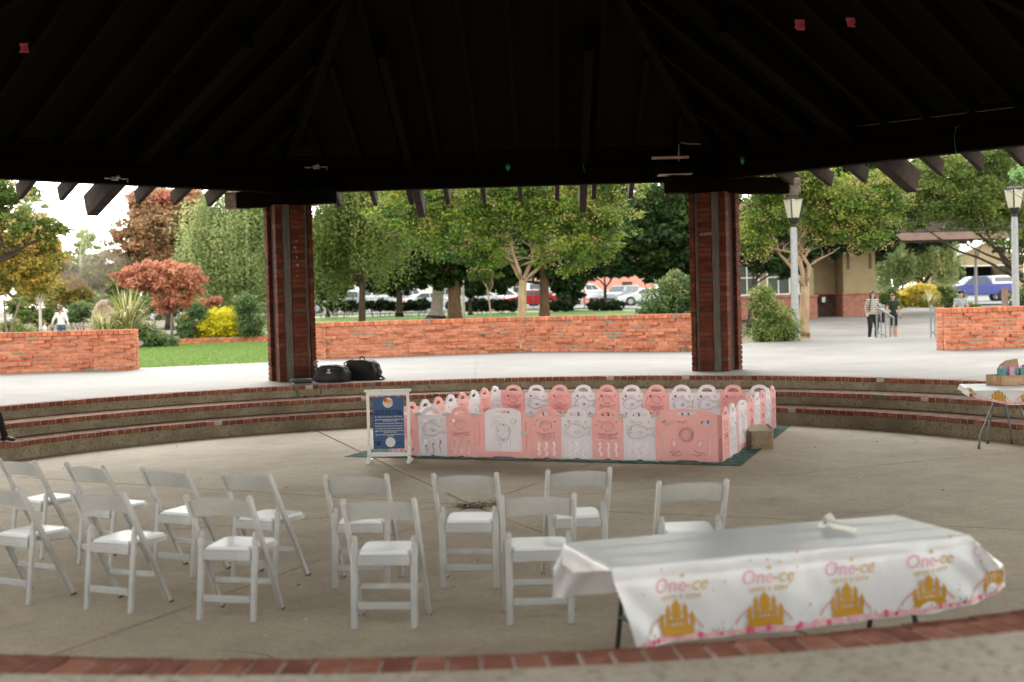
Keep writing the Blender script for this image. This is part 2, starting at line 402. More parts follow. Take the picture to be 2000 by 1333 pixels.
def sheet(name, m, poly, step_, lift, fn=terr):
    """a ground sheet clipped to a polygon, following the land"""
    xs = [p[0] for p in poly]; ys = [p[1] for p in poly]; bm = bmesh.new()
    vs = [bm.verts.new((x, y, 0)) for x, y in poly]; bm.faces.new(vs)
    for ax, lo, hi in ((0, min(xs), max(xs)), (1, min(ys), max(ys))):
        k = int((hi - lo) / step_)
        for i in range(1, k + 1):
            co = [0, 0, 0]; no = [0, 0, 0]; co[ax] = lo + i * (hi - lo) / (k + 1); no[ax] = 1
            bmesh.ops.bisect_plane(bm, geom=bm.verts[:] + bm.edges[:] + bm.faces[:], plane_co=co, plane_no=no)
    for v in bm.verts: v.co.z = fn(v.co.x, v.co.y) + lift
    me = bpy.data.meshes.new(name); bm.normal_update(); bm.to_mesh(me); bm.free(); me.materials.append(m)
    if me.polygons[0].normal.z < 0: me.flip_normals()
    return link(name, me)
# the ground reaches the horizon; it dips away under the plaza and the pit
gm = MB(); gx = [-1500, -600, -250, -120, -80, -60, -48, -40] + [x * 2.0 for x in range(-17, 18)] + [40, 48, 60, 80, 120, 250, 600, 1500]
gy = [-900, -300, -80, -40, -24, -19] + [y * 1.5 for y in range(-8, 48)] + [75, 80, 85, 90, 97, 105, 120, 150, 220, 420, 900, 1500]
def gz(x, y):
    a = math.atan2(y - CY, x - CX) % (2 * math.pi); d = math.hypot(x - CX, y - CY) - float(np.interp(a, xa, xr))
    z = terr(x, y)
    return lerp(-.5, z, sstep(d, -2.6, -1.0)) if d < 0 else z
for y in gy:
    for x in gx: gm.v.append((x, y, gz(x, y) - .05))
nx = len(gx)
for j in range(len(gy) - 1):
    for i in range(nx - 1): gm.f.append((j * nx + i, j * nx + i + 1, (j + 1) * nx + i + 1, (j + 1) * nx + i)); gm.m.append(0)
struct(gm.build('ground', M_soil, smooth=True))
lawnL = struct(sheet('lawn', M_grass, [(-13, 30.2), (-8.6, 29.95), (-7.4, 30.55), (-5.8, 31.35), (-5.0, 33.2), (-6.5, 49.5), (-14.5, 48.5)], 1.0, .012))
lawnC = struct(sheet('lawn', M_grass, [(-9, 52), (-4.5, 34.5), (.25, 36), (4.4, 34), (7, 60), (11, 87), (-22, 88), (-20, 70)], 2.0, .02))
struct(sheet('parking_lot', M_asph, [(-60, 92), (60, 92), (75, 128), (-70, 128)], 3.0, .03))
struct(sheet('walkway', M_walk, [(8.2, 37.2), (12.9, 37.0), (17.5, 37.0), (20, 48), (24, 62), (27, 76), (17.5, 76), (14.5, 60), (9.8, 46)], 1.5, .02))
struct(sheet('street', M_asph, [(13.5, 78), (45, 78), (50, 91.5), (13, 91.5)], 2.5, .035))
struct(sheet('garden_path', M_walk, [(-30, 40), (-14.8, 40.5), (-14.8, 47), (-17.2, 56), (-15.5, 66), (-18.5, 67), (-21, 56), (-30, 47)], 1.5, .03))
# one step between the plaza edge and the lower walk
mb = MB()
for (x0, y0), (x1, y1) in (((8.7, 37.4), (11.06, 37.9)), ((11.06, 37.9), (12.6, 37.3)), ((12.6, 37.3), (16, 36))):
    d = Vector((x1 - x0, y1 - y0, 0)); L_ = d.length; a = math.atan2(d.y, d.x)
    mb.box(((x0 + x1) / 2 - math.sin(a) * .2, (y0 + y1) / 2 + math.cos(a) * .2, .47), (L_, .4, .14), rot=Matrix.Rotation(a, 3, 'Z'), bev=.01)
struct(mb.build('walk_step', M_walk))
M_grassb = leaf_mat('grass_blades', [(0, (.10, .18, .035)), (.6, (.19, .28, .07)), (1, (.30, .37, .13))], .3)
def blades(name, n, region, h, lift=.012):
    x = RNG.uniform(region[0], region[1], n); y = RNG.uniform(region[2], region[3], n); return x, y
def poly_has(poly, x, y):
    ins = np.zeros(len(x), bool); j = len(poly) - 1
    for i in range(len(poly)):
        xi, yi = poly[i]; xj, yj = poly[j]
        c = ((yi > y) != (yj > y)) & (x < (xj - xi) * (y - yi) / (yj - yi + 1e-9) + xi); ins ^= c; j = i
    return ins
def quads_mesh(name, V, tint, m):
    """V: (n,4,3) leaf quads"""
    n = len(V); me = bpy.data.meshes.new(name); me.vertices.add(n * 4); me.vertices.foreach_set('co', V.reshape(-1).astype(np.float32))
    me.loops.add(n * 4); me.loops.foreach_set('vertex_index', np.arange(n * 4, dtype=np.int32))
    me.polygons.add(n); me.polygons.foreach_set('loop_start', np.arange(0, n * 4, 4, dtype=np.int32))
    a = me.attributes.new('tint', 'FLOAT', 'FACE'); a.data.foreach_set('value', np.clip(tint, 0, 1).astype(np.float32))
    me.materials.append(m); me.update(); me.validate(); return me
def grass(poly, n, h):
    xs = [p[0] for p in poly]; ys = [p[1] for p in poly]
    x = RNG.uniform(min(xs), max(xs), n); y = RNG.uniform(min(ys), max(ys), n); k = poly_has(poly, x, y); x, y = x[k], y[k]; n = len(x)
    z = np.array([terr(a, b) for a, b in zip(x, y)]) + .005
    th = RNG.uniform(0, 2 * np.pi, n); hh = h * RNG.uniform(.5, 1.2, n); wd = .012 * RNG.uniform(.7, 1.5, n); ln = RNG.normal(0, .35, (n, 2)) * hh[:, None]
    ux, uy = np.cos(th) * wd, np.sin(th) * wd
    V = np.zeros((n, 4, 3)); V[:, 0] = np.stack([x - ux, y - uy, z], 1); V[:, 1] = np.stack([x + ux, y + uy, z], 1)
    V[:, 2] = np.stack([x + ux * .3 + ln[:, 0], y + uy * .3 + ln[:, 1], z + hh], 1); V[:, 3] = np.stack([x - ux * .3 + ln[:, 0], y - uy * .3 + ln[:, 1], z + hh], 1)
    return quads_mesh('grass', V, RNG.beta(2, 2, n), M_grassb)
o = link('grass', grass([(-13, 30.2), (-8.6, 29.95), (-7.4, 30.55), (-5.8, 31.35), (-5.2, 33.2), (-6.7, 49.3), (-14.3, 48.3)], 60000, .05)); tag(o, 'short green grass blades on the lawn beside the left wall', 'grass', kind='stuff')

# hairline cracks in the floor
crk = random.Random(77)
for (px, py, a, n) in ((1725, 850, -60, 9), (380, 1270, 20, 10), (1560, 1000, 8, 12), (240, 985, -15, 9), (1250, 940, 160, 7)):
    p = gp(px, py, 0); a = R(a); pts = []
    for i in range(n): pts.append((p.x, p.y, .0012)); a += crk.uniform(-.5, .5); p = p + Vector((math.cos(a), math.sin(a), 0)) * crk.uniform(.08, .2)
    mb = MB()
    for i, q in enumerate(pts):
        d = Vector(pts[min(i + 1, n - 1)]) - Vector(pts[max(i - 1, 0)]); d.normalize(); w_ = .0035 * (1 - abs(2 * i / (n - 1) - 1)) + .0006; mb.v += [(q[0] - d.y * w_, q[1] + d.x * w_, q[2]), (q[0] + d.y * w_, q[1] - d.x * w_, q[2])]
    for i in range(n - 1): mb.f.append((2 * i, 2 * i + 1, 2 * i + 3, 2 * i + 2)); mb.m.append(0)
    mb.build('floor_crack', M_joint, fl)

# near side of the plaza: brighter light painted in as a paler, warmer sheet
M_plaza_lit = mat('plaza_concrete_lit', (.37, .31, .24), .85, (.47, .40, .315), .7, 8, .3, 30, speck=(.26, .215, .165), spscale=24, stain=((.5, .82, 1.12), (3, .9, 1.08)))
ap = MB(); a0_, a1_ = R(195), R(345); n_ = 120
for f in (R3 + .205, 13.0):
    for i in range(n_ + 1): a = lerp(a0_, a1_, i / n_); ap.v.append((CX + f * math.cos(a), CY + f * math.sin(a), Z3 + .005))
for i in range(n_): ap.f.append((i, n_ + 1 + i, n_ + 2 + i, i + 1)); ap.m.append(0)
struct(ap.build('plaza_near_lit', M_plaza_lit))
# ================================================================== PAVILION
OFF = R(-1.75); ZB, BD = 4.10, .60            # octagon turned a little; underside and depth of the ring beams
RP = 10.2                                       # pillars stand on this radius
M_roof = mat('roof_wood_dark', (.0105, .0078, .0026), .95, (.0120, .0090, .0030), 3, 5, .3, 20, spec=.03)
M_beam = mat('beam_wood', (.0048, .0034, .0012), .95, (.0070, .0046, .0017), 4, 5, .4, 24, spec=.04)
M_endgrain = mat('weathered_end_grain', (.20, .15, .115), .9, (.40, .32, .26), 9, 6, .6, 50)
M_post = mat('weathered_post', (.085, .078, .065), .85, (.165, .15, .125), 5, 6, .5, 30, stretch=(6, 6, .6))
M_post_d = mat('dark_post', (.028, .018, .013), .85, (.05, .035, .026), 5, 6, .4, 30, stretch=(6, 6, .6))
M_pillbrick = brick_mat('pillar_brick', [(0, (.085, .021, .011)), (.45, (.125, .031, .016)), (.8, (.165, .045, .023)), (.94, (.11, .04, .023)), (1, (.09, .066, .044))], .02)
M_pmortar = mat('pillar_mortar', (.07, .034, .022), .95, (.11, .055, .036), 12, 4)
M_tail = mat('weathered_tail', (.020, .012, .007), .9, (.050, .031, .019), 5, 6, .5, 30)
def pcorner(k, r=RP): a = math.pi / 2 + OFF + R(22.5) + R(45) * k; return Vector((CX + r * math.cos(a), CY + r * math.sin(a), 0)), a
# --- the two pillars in view, every brick its own piece
PH = .0894; NCOURSE = 36
_bm = {}
def pb(lx, ly):
    k = (round(lx, 3), round(ly, 3))
    if k not in _bm: _bm[k] = MB().box((0, 0, 0), (lx, ly, PH - .013), bev=.006).mesh('pillar_brick', M_pillbrick)
    return _bm[k]
def pillar(k, mirror, label, turn):
    c, a = pcorner(k); rnd = random.Random(k + 40)
    t = thing('brick_pillar', label, 'pillar', (c.x, c.y, Z3), a - math.pi / 2 + turn)
    s = -1 if mirror else 1
    # local: -y looks at the middle of the pavilion, x runs across; piers and slots across the inner face
    runs = [(.00, .10, 'p'), (.10, .165, 'strip'), (.165, .43, 'p'), (.43, .58, 'post'), (.58, .71, 'p')]
    W = .71; core = MB()
    for z0, z1 in ((0, NCOURSE * PH),):
        core.box((0, .02, (z0 + z1) / 2), (W - .16, W - .18, z1 - z0))
        core.box((s * (W / 2 - .075), W / 2 - .10, (z0 + z1) / 2), (.11, .15, z1 - z0 - .004)); core.box((s * (-W / 2 + .075), .10, (z0 + z1) / 2), (.09, .44, z1 - z0 - .004))
        for r0, r1, kd in runs:
            if kd == 'p': core.box((s * ((r0 + r1) / 2 - W / 2), -W / 2 + .075, (z0 + z1) / 2), (r1 - r0 - .02, .10, z1 - z0 - .004))
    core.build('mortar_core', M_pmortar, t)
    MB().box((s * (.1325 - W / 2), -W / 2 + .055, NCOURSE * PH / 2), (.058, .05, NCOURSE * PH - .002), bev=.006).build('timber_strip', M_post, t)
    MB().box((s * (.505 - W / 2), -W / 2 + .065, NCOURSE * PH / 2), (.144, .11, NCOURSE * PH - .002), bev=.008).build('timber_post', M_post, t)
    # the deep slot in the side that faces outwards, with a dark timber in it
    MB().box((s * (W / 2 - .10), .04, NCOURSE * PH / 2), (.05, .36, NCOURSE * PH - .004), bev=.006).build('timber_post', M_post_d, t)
    for i in range(NCOURSE):
        z = (i + .5) * PH; j = lambda q=.004: rnd.uniform(-q, q)
        for r0, r1, kd in runs:
            if kd != 'p': continue
            L_ = r1 - r0; dep = .16
            link('brick', pb(L_ - .006, dep), t, (s * ((r0 + r1) / 2 - W / 2) + j(.002), -W / 2 + dep / 2 + j(), z), (0, 0, j(.01)))
        # outer side: short return behind the front pier, then the far pier
        link('brick', pb(.16, .20), t, (s * (W / 2 - .08) + j(.003), W / 2 - .10 + j(), z), (0, 0, j(.01)))
        # inner side
        link('brick', pb(.12, .25), t, (s * (-W / 2 + .06) + j(.003), -W / 2 + .165 + .125 + j(), z), (0, 0, j(.01)))
        link('brick', pb(.12, .27), t, (s * (-W / 2 + .06) + j(.003), W / 2 - .14 + j(), z), (0, 0, j(.01)))
    return t
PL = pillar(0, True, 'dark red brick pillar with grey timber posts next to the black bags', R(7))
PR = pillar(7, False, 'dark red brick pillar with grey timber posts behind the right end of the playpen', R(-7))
# chalky scuffs on the right pillar
mb = MB(); rr = random.Random(3)
for i in range(9): mb.box((-.13 + .026 * i, -.359, 2.47 + rr.uniform(-.006, .006)), (.011, .004, rr.uniform(.03, .07)))
mb.build('chalk_mark', mat('chalk', (.42, .30, .26), .95), PR)
mb = MB()
for i in range(7): mb.box((rr.uniform(.0, .05), -.359, 1.9 + i * .11 + rr.uniform(-.03, .03)), (rr.uniform(.01, .04), .004, rr.uniform(.012, .05)))
mb.build('chalk_mark', mat('chalk', (.42, .30, .26), .95), PL)

# --- roof: eight bays of dark deck, hips and rafters, ring beams, crossing pillar beams
roof = thing('pavilion_roof', 'large dark wooden pavilion roof with rafter tails along its edge', 'roof', (CX, CY, ZB))
SL = .385                                     # slope of the deck
rin = RP * math.cos(R(22.5)); REDGE = rin + 1.55
def loc(p): return Vector(p) - Vector((CX, CY, ZB))
apex = Vector((0, 0, BD + .24 + rin * SL))
def edge(k, rap, z):                           # corner k of the octagon whose flats are rap from the middle
    a = math.pi / 2 + OFF + R(22.5) + R(45) * k; r = rap / math.cos(R(22.5)); return Vector((r * math.cos(a), r * math.sin(a), z))
zed = BD + .24 - (REDGE - rin) * SL
for k in range(8):
    p, q = edge(k, REDGE, zed), edge(k + 1, REDGE, zed); up = Vector((0, 0, .07))
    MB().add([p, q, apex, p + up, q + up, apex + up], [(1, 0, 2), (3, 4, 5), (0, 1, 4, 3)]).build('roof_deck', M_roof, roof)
for k in range(8):
    a0, a1 = edge(k, rin, 0), edge(k + 1, rin, 0); d = (a1 - a0).normalized(); n = Vector((-d.y, d.x, 0)); n = n if n.dot(a0) > 0 else -n
    if k in (7, 0, 6):
        # ring beam, two timbers one over the other
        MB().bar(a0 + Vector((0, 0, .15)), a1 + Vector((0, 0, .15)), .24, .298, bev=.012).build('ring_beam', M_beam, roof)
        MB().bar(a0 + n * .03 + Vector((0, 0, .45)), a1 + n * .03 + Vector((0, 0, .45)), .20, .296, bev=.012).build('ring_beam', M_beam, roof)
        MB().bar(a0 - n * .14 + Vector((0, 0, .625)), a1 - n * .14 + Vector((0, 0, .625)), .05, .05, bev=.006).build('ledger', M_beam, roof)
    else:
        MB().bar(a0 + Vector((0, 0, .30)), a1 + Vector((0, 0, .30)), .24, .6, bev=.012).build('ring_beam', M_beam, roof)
    # hip over each pillar
    c0 = edge(k, 1.2, BD + .02 + (rin - 1.2) * SL); c1 = edge(k, REDGE - .25, BD + .02 - (REDGE - .25 - rin) * SL)
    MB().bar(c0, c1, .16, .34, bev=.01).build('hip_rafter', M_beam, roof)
    if k in (7, 0, 6):
        L_ = (a1 - a0).length; cnt = 10
        mid = (a0 + a1) / 2
        for i in range(cnt):
            s_ = (i - (cnt - 1) / 2) * .715
            top = max(1.3, abs(s_) / math.tan(R(22.5)) + .35)
            o0 = n * top + d * s_; o1 = n * (REDGE - .08) + d * s_
            z0 = BD + .02 + (rin - top) * SL; z1 = BD + .02 - (REDGE - .08 - rin) * SL
            A_, B_ = o0 + Vector((0, 0, z0)), o1 + Vector((0, 0, z1)); dr_ = (B_ - A_).normalized(); tq = A_ + dr_ * ((rin + .16 - top) / (REDGE - .08 - top) * (B_ - A_).length)
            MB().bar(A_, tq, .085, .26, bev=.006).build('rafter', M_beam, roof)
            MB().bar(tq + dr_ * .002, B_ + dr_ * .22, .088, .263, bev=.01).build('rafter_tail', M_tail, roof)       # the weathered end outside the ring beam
        for s_ in ((-1.57, 1.62) if k == 7 else ((-1.0,) if k == 0 else (1.0,))):   # the heavy tails
            o0 = n * (rin - 3.5) + d * s_; o1 = n * (REDGE + .35) + d * s_
            z0 = BD - .06 + 3.5 * SL; z1 = BD - .06 - (REDGE + .35 - rin) * SL
            A_, B_ = o0 + Vector((0, 0, z0)), o1 + Vector((0, 0, z1)); dr_ = (B_ - A_).normalized(); tq = A_ + dr_ * ((3.5 + .16) / (3.5 + REDGE + .35 - rin) * (B_ - A_).length); w_ = .14 if k == 7 else .2
            MB().bar(A_, tq, w_, .40, bev=.008).build('heavy_rafter', M_beam, roof); MB().bar(tq + dr_ * .002, B_, w_ + .003, .403, bev=.012).build('heavy_rafter_tail', M_tail, roof)
# beams that cross over the pillar heads and stick out past them, weathered at the ends
def cross(p, q, tip_at_q, z=-.08):
    d = (q - p).normalized(); e = q if tip_at_q else p; s_ = 1 if tip_at_q else -1   # the tip continues past e
    MB().bar(p + Vector((0, 0, z)), q + Vector((0, 0, z)), .28, .30, bev=.012).build('pillar_beam', M_beam, roof)
    MB().bar(e + d * s_ * .002 + Vector((0, 0, z)), e + d * s_ * .26 + Vector((0, 0, z)), .283, .303, bev=.02).build('weathered_beam_end', M_endgrain, roof)
for k, tip in ((0, at(446, 400, 23.1)), (7, at(1556, 368, 23.1))):    # one diagonal beam over each pillar head
    e = edge(k, rin, 0); q = loc(tip); q.z = 0; d = (q - e).normalized()
    cross(q - d * .26, e - d * .95, False)
# ================================================================== LOW BRICK WALLS
M_wallbrick = brick_mat('wall_brick', [(0, (.43, .13, .065)), (.5, (.54, .178, .092)), (.84, (.60, .225, .12)), (.92, (.40, .15, .09)), (.98, (.34, .20, .13)), (1, (.26, .19, .14))], .04)
M_wmortar = mat('wall_mortar', (.56, .47, .38), .95, (.66, .57, .47), 12, 4)
WC, WL = .0845, .292
_wb = {}
def wb(L_, d, h):
    k = (round(L_, 2), round(d, 2), round(h, 3))
    if k not in _wb: _wb[k] = MB().box((0, 0, 0), (k[0], k[1], k[2]), bev=.006).mesh('wall_brick', M_wallbrick)
    return _wb[k]
def wall(label, p, q, pil=(None, None), ncourse=10, ends=(True, True), seed=0, name='low_brick_wall', joint=False):
    """p -> q left to right as seen from the pit; pil: pier width at either end, standing proud of the wall face"""
    rnd = random.Random(seed); p, q = Vector((*p, 0)), Vector((*q, 0)); d = q - p; L_ = d.length; a = math.atan2(d.y, d.x)
    t = thing(name, label, 'wall', (p.x, p.y, Z3 - .004), a)
    H_ = ncourse * WC; core = MB()
    segs = []; x0, x1 = 0, L_
    if pil[0]: segs.append((0, pil[0], -.10)); x0 = pil[0]
    if pil[1]: segs.append((L_ - pil[1], L_, -.10)); x1 = L_ - pil[1]
    segs.append((x0, x1, 0.0))
    for s0, s1, fy in segs:
        dd = .32 if fy == 0 else .42; core.box(((s0 + s1) / 2, fy + .012 + dd / 2, H_ / 2), (s1 - s0 - .05, dd - .02, H_ - .002))
        for i in range(ncourse):
            z = (i + .5) * WC; x = s0 - (WL / 2 if i % 2 else 0) + (0 if fy else rnd.uniform(-.03, .03))
            while x < s1 - .01:
                b0, b1 = max(x, s0), min(x + WL, s1); x += WL
                if s1 - b1 < .07: b1 = s1; x = s1
                if b1 - b0 < .06: continue
                pr = rnd.random(); out = rnd.uniform(.045, .07) if pr < .19 and 0 < i else rnd.uniform(0, .005)
                link('brick', wb(b1 - b0 - .016, .11, WC - .016), t, ((b0 + b1) / 2, fy + .055 - out, z), (0, 0, rnd.uniform(-.006, .006)))
        # end return of a pier
        if fy:
            sx = s0 if s0 > .01 else s1
    # coping of bricks on edge
    cap_l, cap_w, cap_h = .40, .118, .112
    for s0, s1, fy in segs:
        n = max(1, int(round((s1 - s0) / .128))); pw = (s1 - s0) / n
        for i in range(n):
            link('coping_brick', wb(pw - .008, cap_l + (.1 if fy else 0), cap_h), t, (s0 + (i + .5) * pw, fy - .035 + (cap_l + (.1 if fy else 0)) / 2, H_ + cap_h / 2 + rnd.uniform(-.002, .003)), (0, 0, rnd.uniform(-.01, .01)))
        core.box(((s0 + s1) / 2, fy + .18, H_ + .04), (s1 - s0 - .03, .30, .075))
    core.build('mortar_core', M_wmortar, t)
    # bricks on the open ends of the wall
    for e, x in ((0, 0.0), (1, L_)):
        if not ends[e]: continue
        for i in range(ncourse):
            link('brick', wb(.10, .30, WC - .016), t, (x + (.047 if e == 0 else -.047), (-.10 if pil[e] else 0) + .122 + .15, (i + .5) * WC))
    return t
wl0, wl1 = gp(-140, 735, Z3), gp(268, 722, Z3)
wall('low orange brick wall at the left edge, its pier ending at the lawn', (wl0.x, wl0.y), (wl1.x, wl1.y), (None, .98), ends=(False, True), seed=5)
m0, m1, m2 = gp(606, 706, Z3), gp(1018, 688, Z3), gp(1372, 687, Z3)
m0 = Vector((-5.15, 32.2, 0)); 
wall('long low orange brick wall between the pillars, left half up to the white joint', (m0.x, m0.y), (m1.x - .006, m1.y), (.26, None), ends=(True, False), seed=6)
wall('long low orange brick wall between the pillars, right half from the white joint', (m1.x + .006, m1.y), (m2.x, m2.y), (None, .28), ends=(False, True), seed=7)
r0, r1 = gp(1843, 685, Z3), gp(1918, 683, Z3)
wall('low orange brick wall at the right edge in front of the person in grey', (r0.x, r0.y), (r0.x + 4.6, r1.y + .75), (.92, None), ends=(True, False), seed=8)
# ================================================================== FOLDING CHAIRS
M_resin = mat('white_resin', (.47, .46, .445), .42, (.54, .53, .515), 3, 3, .08, 60, spec=.4, stain=((7, .90, 1.05),))
M_pad = mat('white_vinyl_pad', (.84, .83, .87), .30, (.89, .88, .92), 5, 3, .05, 25, spec=.62)
M_foot = mat('rubber_foot', (.05, .045, .04), .8)
M_metal = mat('zinc_bolt', (.5, .5, .5), .35, metal=1.0)
def make_chair():
    t = thing('folding_chair', 'x', 'chair', group='white folding chairs set out in two rows')
    def lean(z): return .35 - .41 * z / .775           # the long post from front foot to top of the back
    for s in (-1, 1):
        p = MB(); x = s * .212
        p.bar((x, .35, .004), (x, -.06, .768), .026, .044, bev=.008, up=Vector((0, 1, 0)))
        p.ball((x, -.063, .770), (.015, .022, .016), 10, 6)
        smooth_shade(p.build('back_post', M_resin, t), 40)
        MB().box((x, .352, .006), (.028, .046, .012), bev=.003).build('foot_cap', M_foot, t)
        l = MB(); x = s * .182
        l.bar((x, 0, .0), (x, .062, .50), .040, .024, bev=.006, up=Vector((0, 1, 0)))
        l.ball((x, .0645, .515), (.0195, .0125, .03), 10, 6)
        smooth_shade(l.build('rear_leg', M_resin, t), 40)
        MB().tube([(x - s * .004, .066, .505), (s * .226, .078, .508)], .006, 8).build('pivot_bolt', M_metal, t)
    # bowed back rest, arched along both edges
    b = MB(); n = 16; hw = .199
    for i in range(n + 1):
        u = -1 + 2 * i / n; x = u * hw; bow = -.028 * (1 - u * u); arch = .020 * (1 - u * u)
        zt, zb = .748 + arch, .633 + arch * 1.15
        yt, yb = lean(zt) + bow, lean(zb) + bow
        for yy, zz in ((yb - .009, zb), (yt - .009, zt - .005), (yt - .002, zt), (yt + .009, zt - .006), (yb + .009, zb)): b.v.append((x, yy, zz))
    for i in range(n):
        for k in range(5): a = i * 5 + k; c = i * 5 + (k + 1) % 5; b.f.append((a, c, c + 5, a + 5)); b.m.append(0)
    b.f += [(0, 4, 3, 2, 1)[::-1], tuple(n * 5 + k for k in (0, 4, 3, 2, 1))]; b.m += [0, 0]
    smooth_shade(b.build('back_rest', M_resin, t), 40)
    # seat: frame, apron and padded top with rounded front
    def out(f, z0, z1, e):
        pts = [(-.158 + e, .03 + e), (.158 - e, .03 + e), (.175 - e, .17), (.190 - e, .33), (.180 - e, .385 - e), (.150, .402 - e), (-.150, .402 - e), (-.180 + e, .385 - e), (-.190 + e, .33), (-.175 + e, .17)]
        f.prism(pts, z1 - z0, T=Matrix.Translation((0, 0, z0)))
    f = MB(); out(f, .405, .432, 0); st = f.build('seat', M_resin, t)
    p = MB(); out(p, .4325, .442, .012); out(p, .4425, .449, .02); p.build('seat_pad', M_pad, st)
    MB().box((0, .036, .392), (.318, .022, .050), bev=.005).build('seat_apron', M_resin, st)
    MB().box((0, .016, .135), (.322, .020, .046), bev=.006).build('rear_stretcher', M_resin, t)
    y = lean(.20); MB().box((0, y, .20), (.396, .024, .036), bev=.006).build('front_stretcher', M_resin, t)
    return t
CH = [  # rear feet of each chair in the photo, label
 ((-25, 1172), (65, 1184), 'white folding chair cut off by the left edge, in the row nearest the camera'),
 ((172, 1192), (252, 1200), 'white folding chair in the nearest row, second from the left edge'),
 ((395, 1213), (490, 1217), 'white folding chair in the nearest row, third from the left edge'),
 ((694, 1230), (808, 1230), 'white folding chair in the nearest row, fourth from the left edge'),
 ((1002, 1223), (1112, 1220), 'white folding chair in the nearest row, partly covered by the corner of the draped table'),
 ((22, 1086), (84, 1094), 'white folding chair in the far row, leftmost of that row'),
 ((154, 1103), (217, 1112), 'white folding chair in the far row, second from the left edge'),
 ((302, 1121), (376, 1129), 'white folding chair in the far row, third from the left edge'),
 ((455, 1136), (537, 1144), 'white folding chair in the far row, fourth from the left edge'),
 ((656, 1150), (755, 1150), 'white folding chair in the far row just left of the floor drain'),
 ((866, 1150), (968, 1150), 'white folding chair in the far row right in front of the floor drain'),
 ((1083, 1142), (1184, 1137), 'white folding chair in the far row, second from the right'),
]
chair0 = make_chair()
for i, (a, b, lab) in enumerate(CH):
    p, q = gp(*a), gp(*b); m = (p + q) / 2; d = q - p
    c = chair0 if i == 0 else copy_tree(chair0)
    c.scale = (1.02, 1.0, 1.035); c.location = (m.x, m.y, .001); c.rotation_euler = (0, 0, math.atan2(d.y, d.x)); c['label'] = lab
c = copy_tree(chair0); m = gp(1352, 951, .765); c.location = (m.x, m.y + .05, .001); c.rotation_euler = (0, 0, R(3)); c.scale = (1.02, 1.0, 1.035); c['label'] = 'white folding chair standing alone behind the draped table, rightmost of the far row'
# ================================================================== PLAYPEN, MAT, SIGN, BASKET
M_pink = mat('pink_plastic', (.90, .565, .55), .40, (.92, .60, .585), 2, 3, transl=.42, spec=.4)
M_white = mat('offwhite_plastic', (.84, .80, .825), .40, (.89, .85, .875), 2, 3, transl=.42, spec=.4)
M_clip = mat('clip_plastic', (.60, .585, .56), .5)
HP = .60
def arc(cx, cy, rx, ry, a0, a1, n): return [(cx + rx * math.cos(lerp(a0, a1, i / n)), cy + ry * math.sin(lerp(a0, a1, i / n))) for i in range(n + 1)]
def circ(cx, cy, r, n=14, ry=None): return arc(cx, cy, r, ry or r, 0, 2 * math.pi, n)[:-1]
def wavy(cx, z0, z1, amp, wd, n=14, ph=0, waves=1.5):
    L_, R_ = [], []
    for i in range(n + 1):
        t = i / n; x = cx + amp * math.sin(ph + t * waves * 2 * math.pi); z = lerp(z0, z1, t); L_.append((x - wd / 2, z)); R_.append((x + wd / 2, z))
    cap0 = arc(cx + amp * math.sin(ph), z0, wd / 2, wd / 2, math.pi, 2 * math.pi, 5)[1:-1]
    e = cx + amp * math.sin(ph + waves * 2 * math.pi); cap1 = arc(e, z1, wd / 2, wd / 2, 0, math.pi, 5)[1:-1]
    return list(reversed(L_)) + cap0 + R_ + cap1
def slot(cx, cz, w_, h_):
    r = h_ / 2; return arc(cx + w_ / 2 - r, cz, r, r, -math.pi / 2, math.pi / 2, 6) + arc(cx - w_ / 2 + r, cz, r, r, math.pi / 2, 1.5 * math.pi, 6)
def plate(name, holes, outline, m, thick=.030):
    vs, fs = curve_geo([outline] + holes, thick / 2 - .004, .004)
    mb = MB(); mb.add([(x, z, y) for x, y, z in vs], [tuple(reversed(f)) for f in fs]); return mb.mesh(name, m)
def outline_small(wd, arch=.045, foot=.05):
    h = HP; pts = [(.004, .012), (wd * .36, .012)] + arc(wd / 2, .012, wd * .10, .016, math.pi, 0, 6) + [(wd * .64, .012), (wd - .004, .012), (wd - .004, h - .035)]
    pts += [(wd * .82, h - .035)] + arc(wd / 2, h - .035, wd * .31, arch + .035, .12, math.pi - .12, 12) + [(wd * .18, h - .035), (.004, h - .035)]
    return pts
def relief(name, strokes, m, y, r=.0075, dots=()):
    mb = MB()
    for s in strokes: mb.tube([(a, y, b) for a, b in s], r, 5)
    for (a, b, q) in dots: mb.ball((a, y, b), (q, .006, q), 8, 6)
    return mb.mesh(name, m, True)
WS = .40
def handle_hole(wd): 
    return arc(wd / 2, HP - .050, wd * .225, .050, 0.0, math.pi, 10) + [(wd * .29, HP - .062), (wd * .71, HP - .062)]
hl = [handle_hole(WS), circ(.10, .47, .026), circ(.32, .47, .017), circ(.055, .43, .015)]
waves3 = [wavy(x, .065, .205, .009, .046, ph=0) for x in (.10, .20, .30)]
OC = [arc(.20, .405, .078, .075, -.2, math.pi + .2, 14)]
OC += [[(.20 + s * .05, .33), (.20 + s * .075, .315), (.20 + s * .10, .32), (.20 + s * .125, .34)] for s in (-1, 1)]
OC += [[(.20 + s * .03, .325), (.20 + s * .05, .29), (.20 + s * .085, .275), (.20 + s * .115, .285)] for s in (-1, 1)]
OC += [[(.20 + s * .012, .32), (.20 + s * .02, .275), (.20 + s * .045, .25)] for s in (-1, 1)]
OC += [arc(.20, .37, .022, .014, math.pi, 2 * math.pi, 6)]
octo_d = [(.165, .375, .012), (.235, .375, .012), (.18, .44, .008), (.205, .455, .008), (.225, .435, .008)]
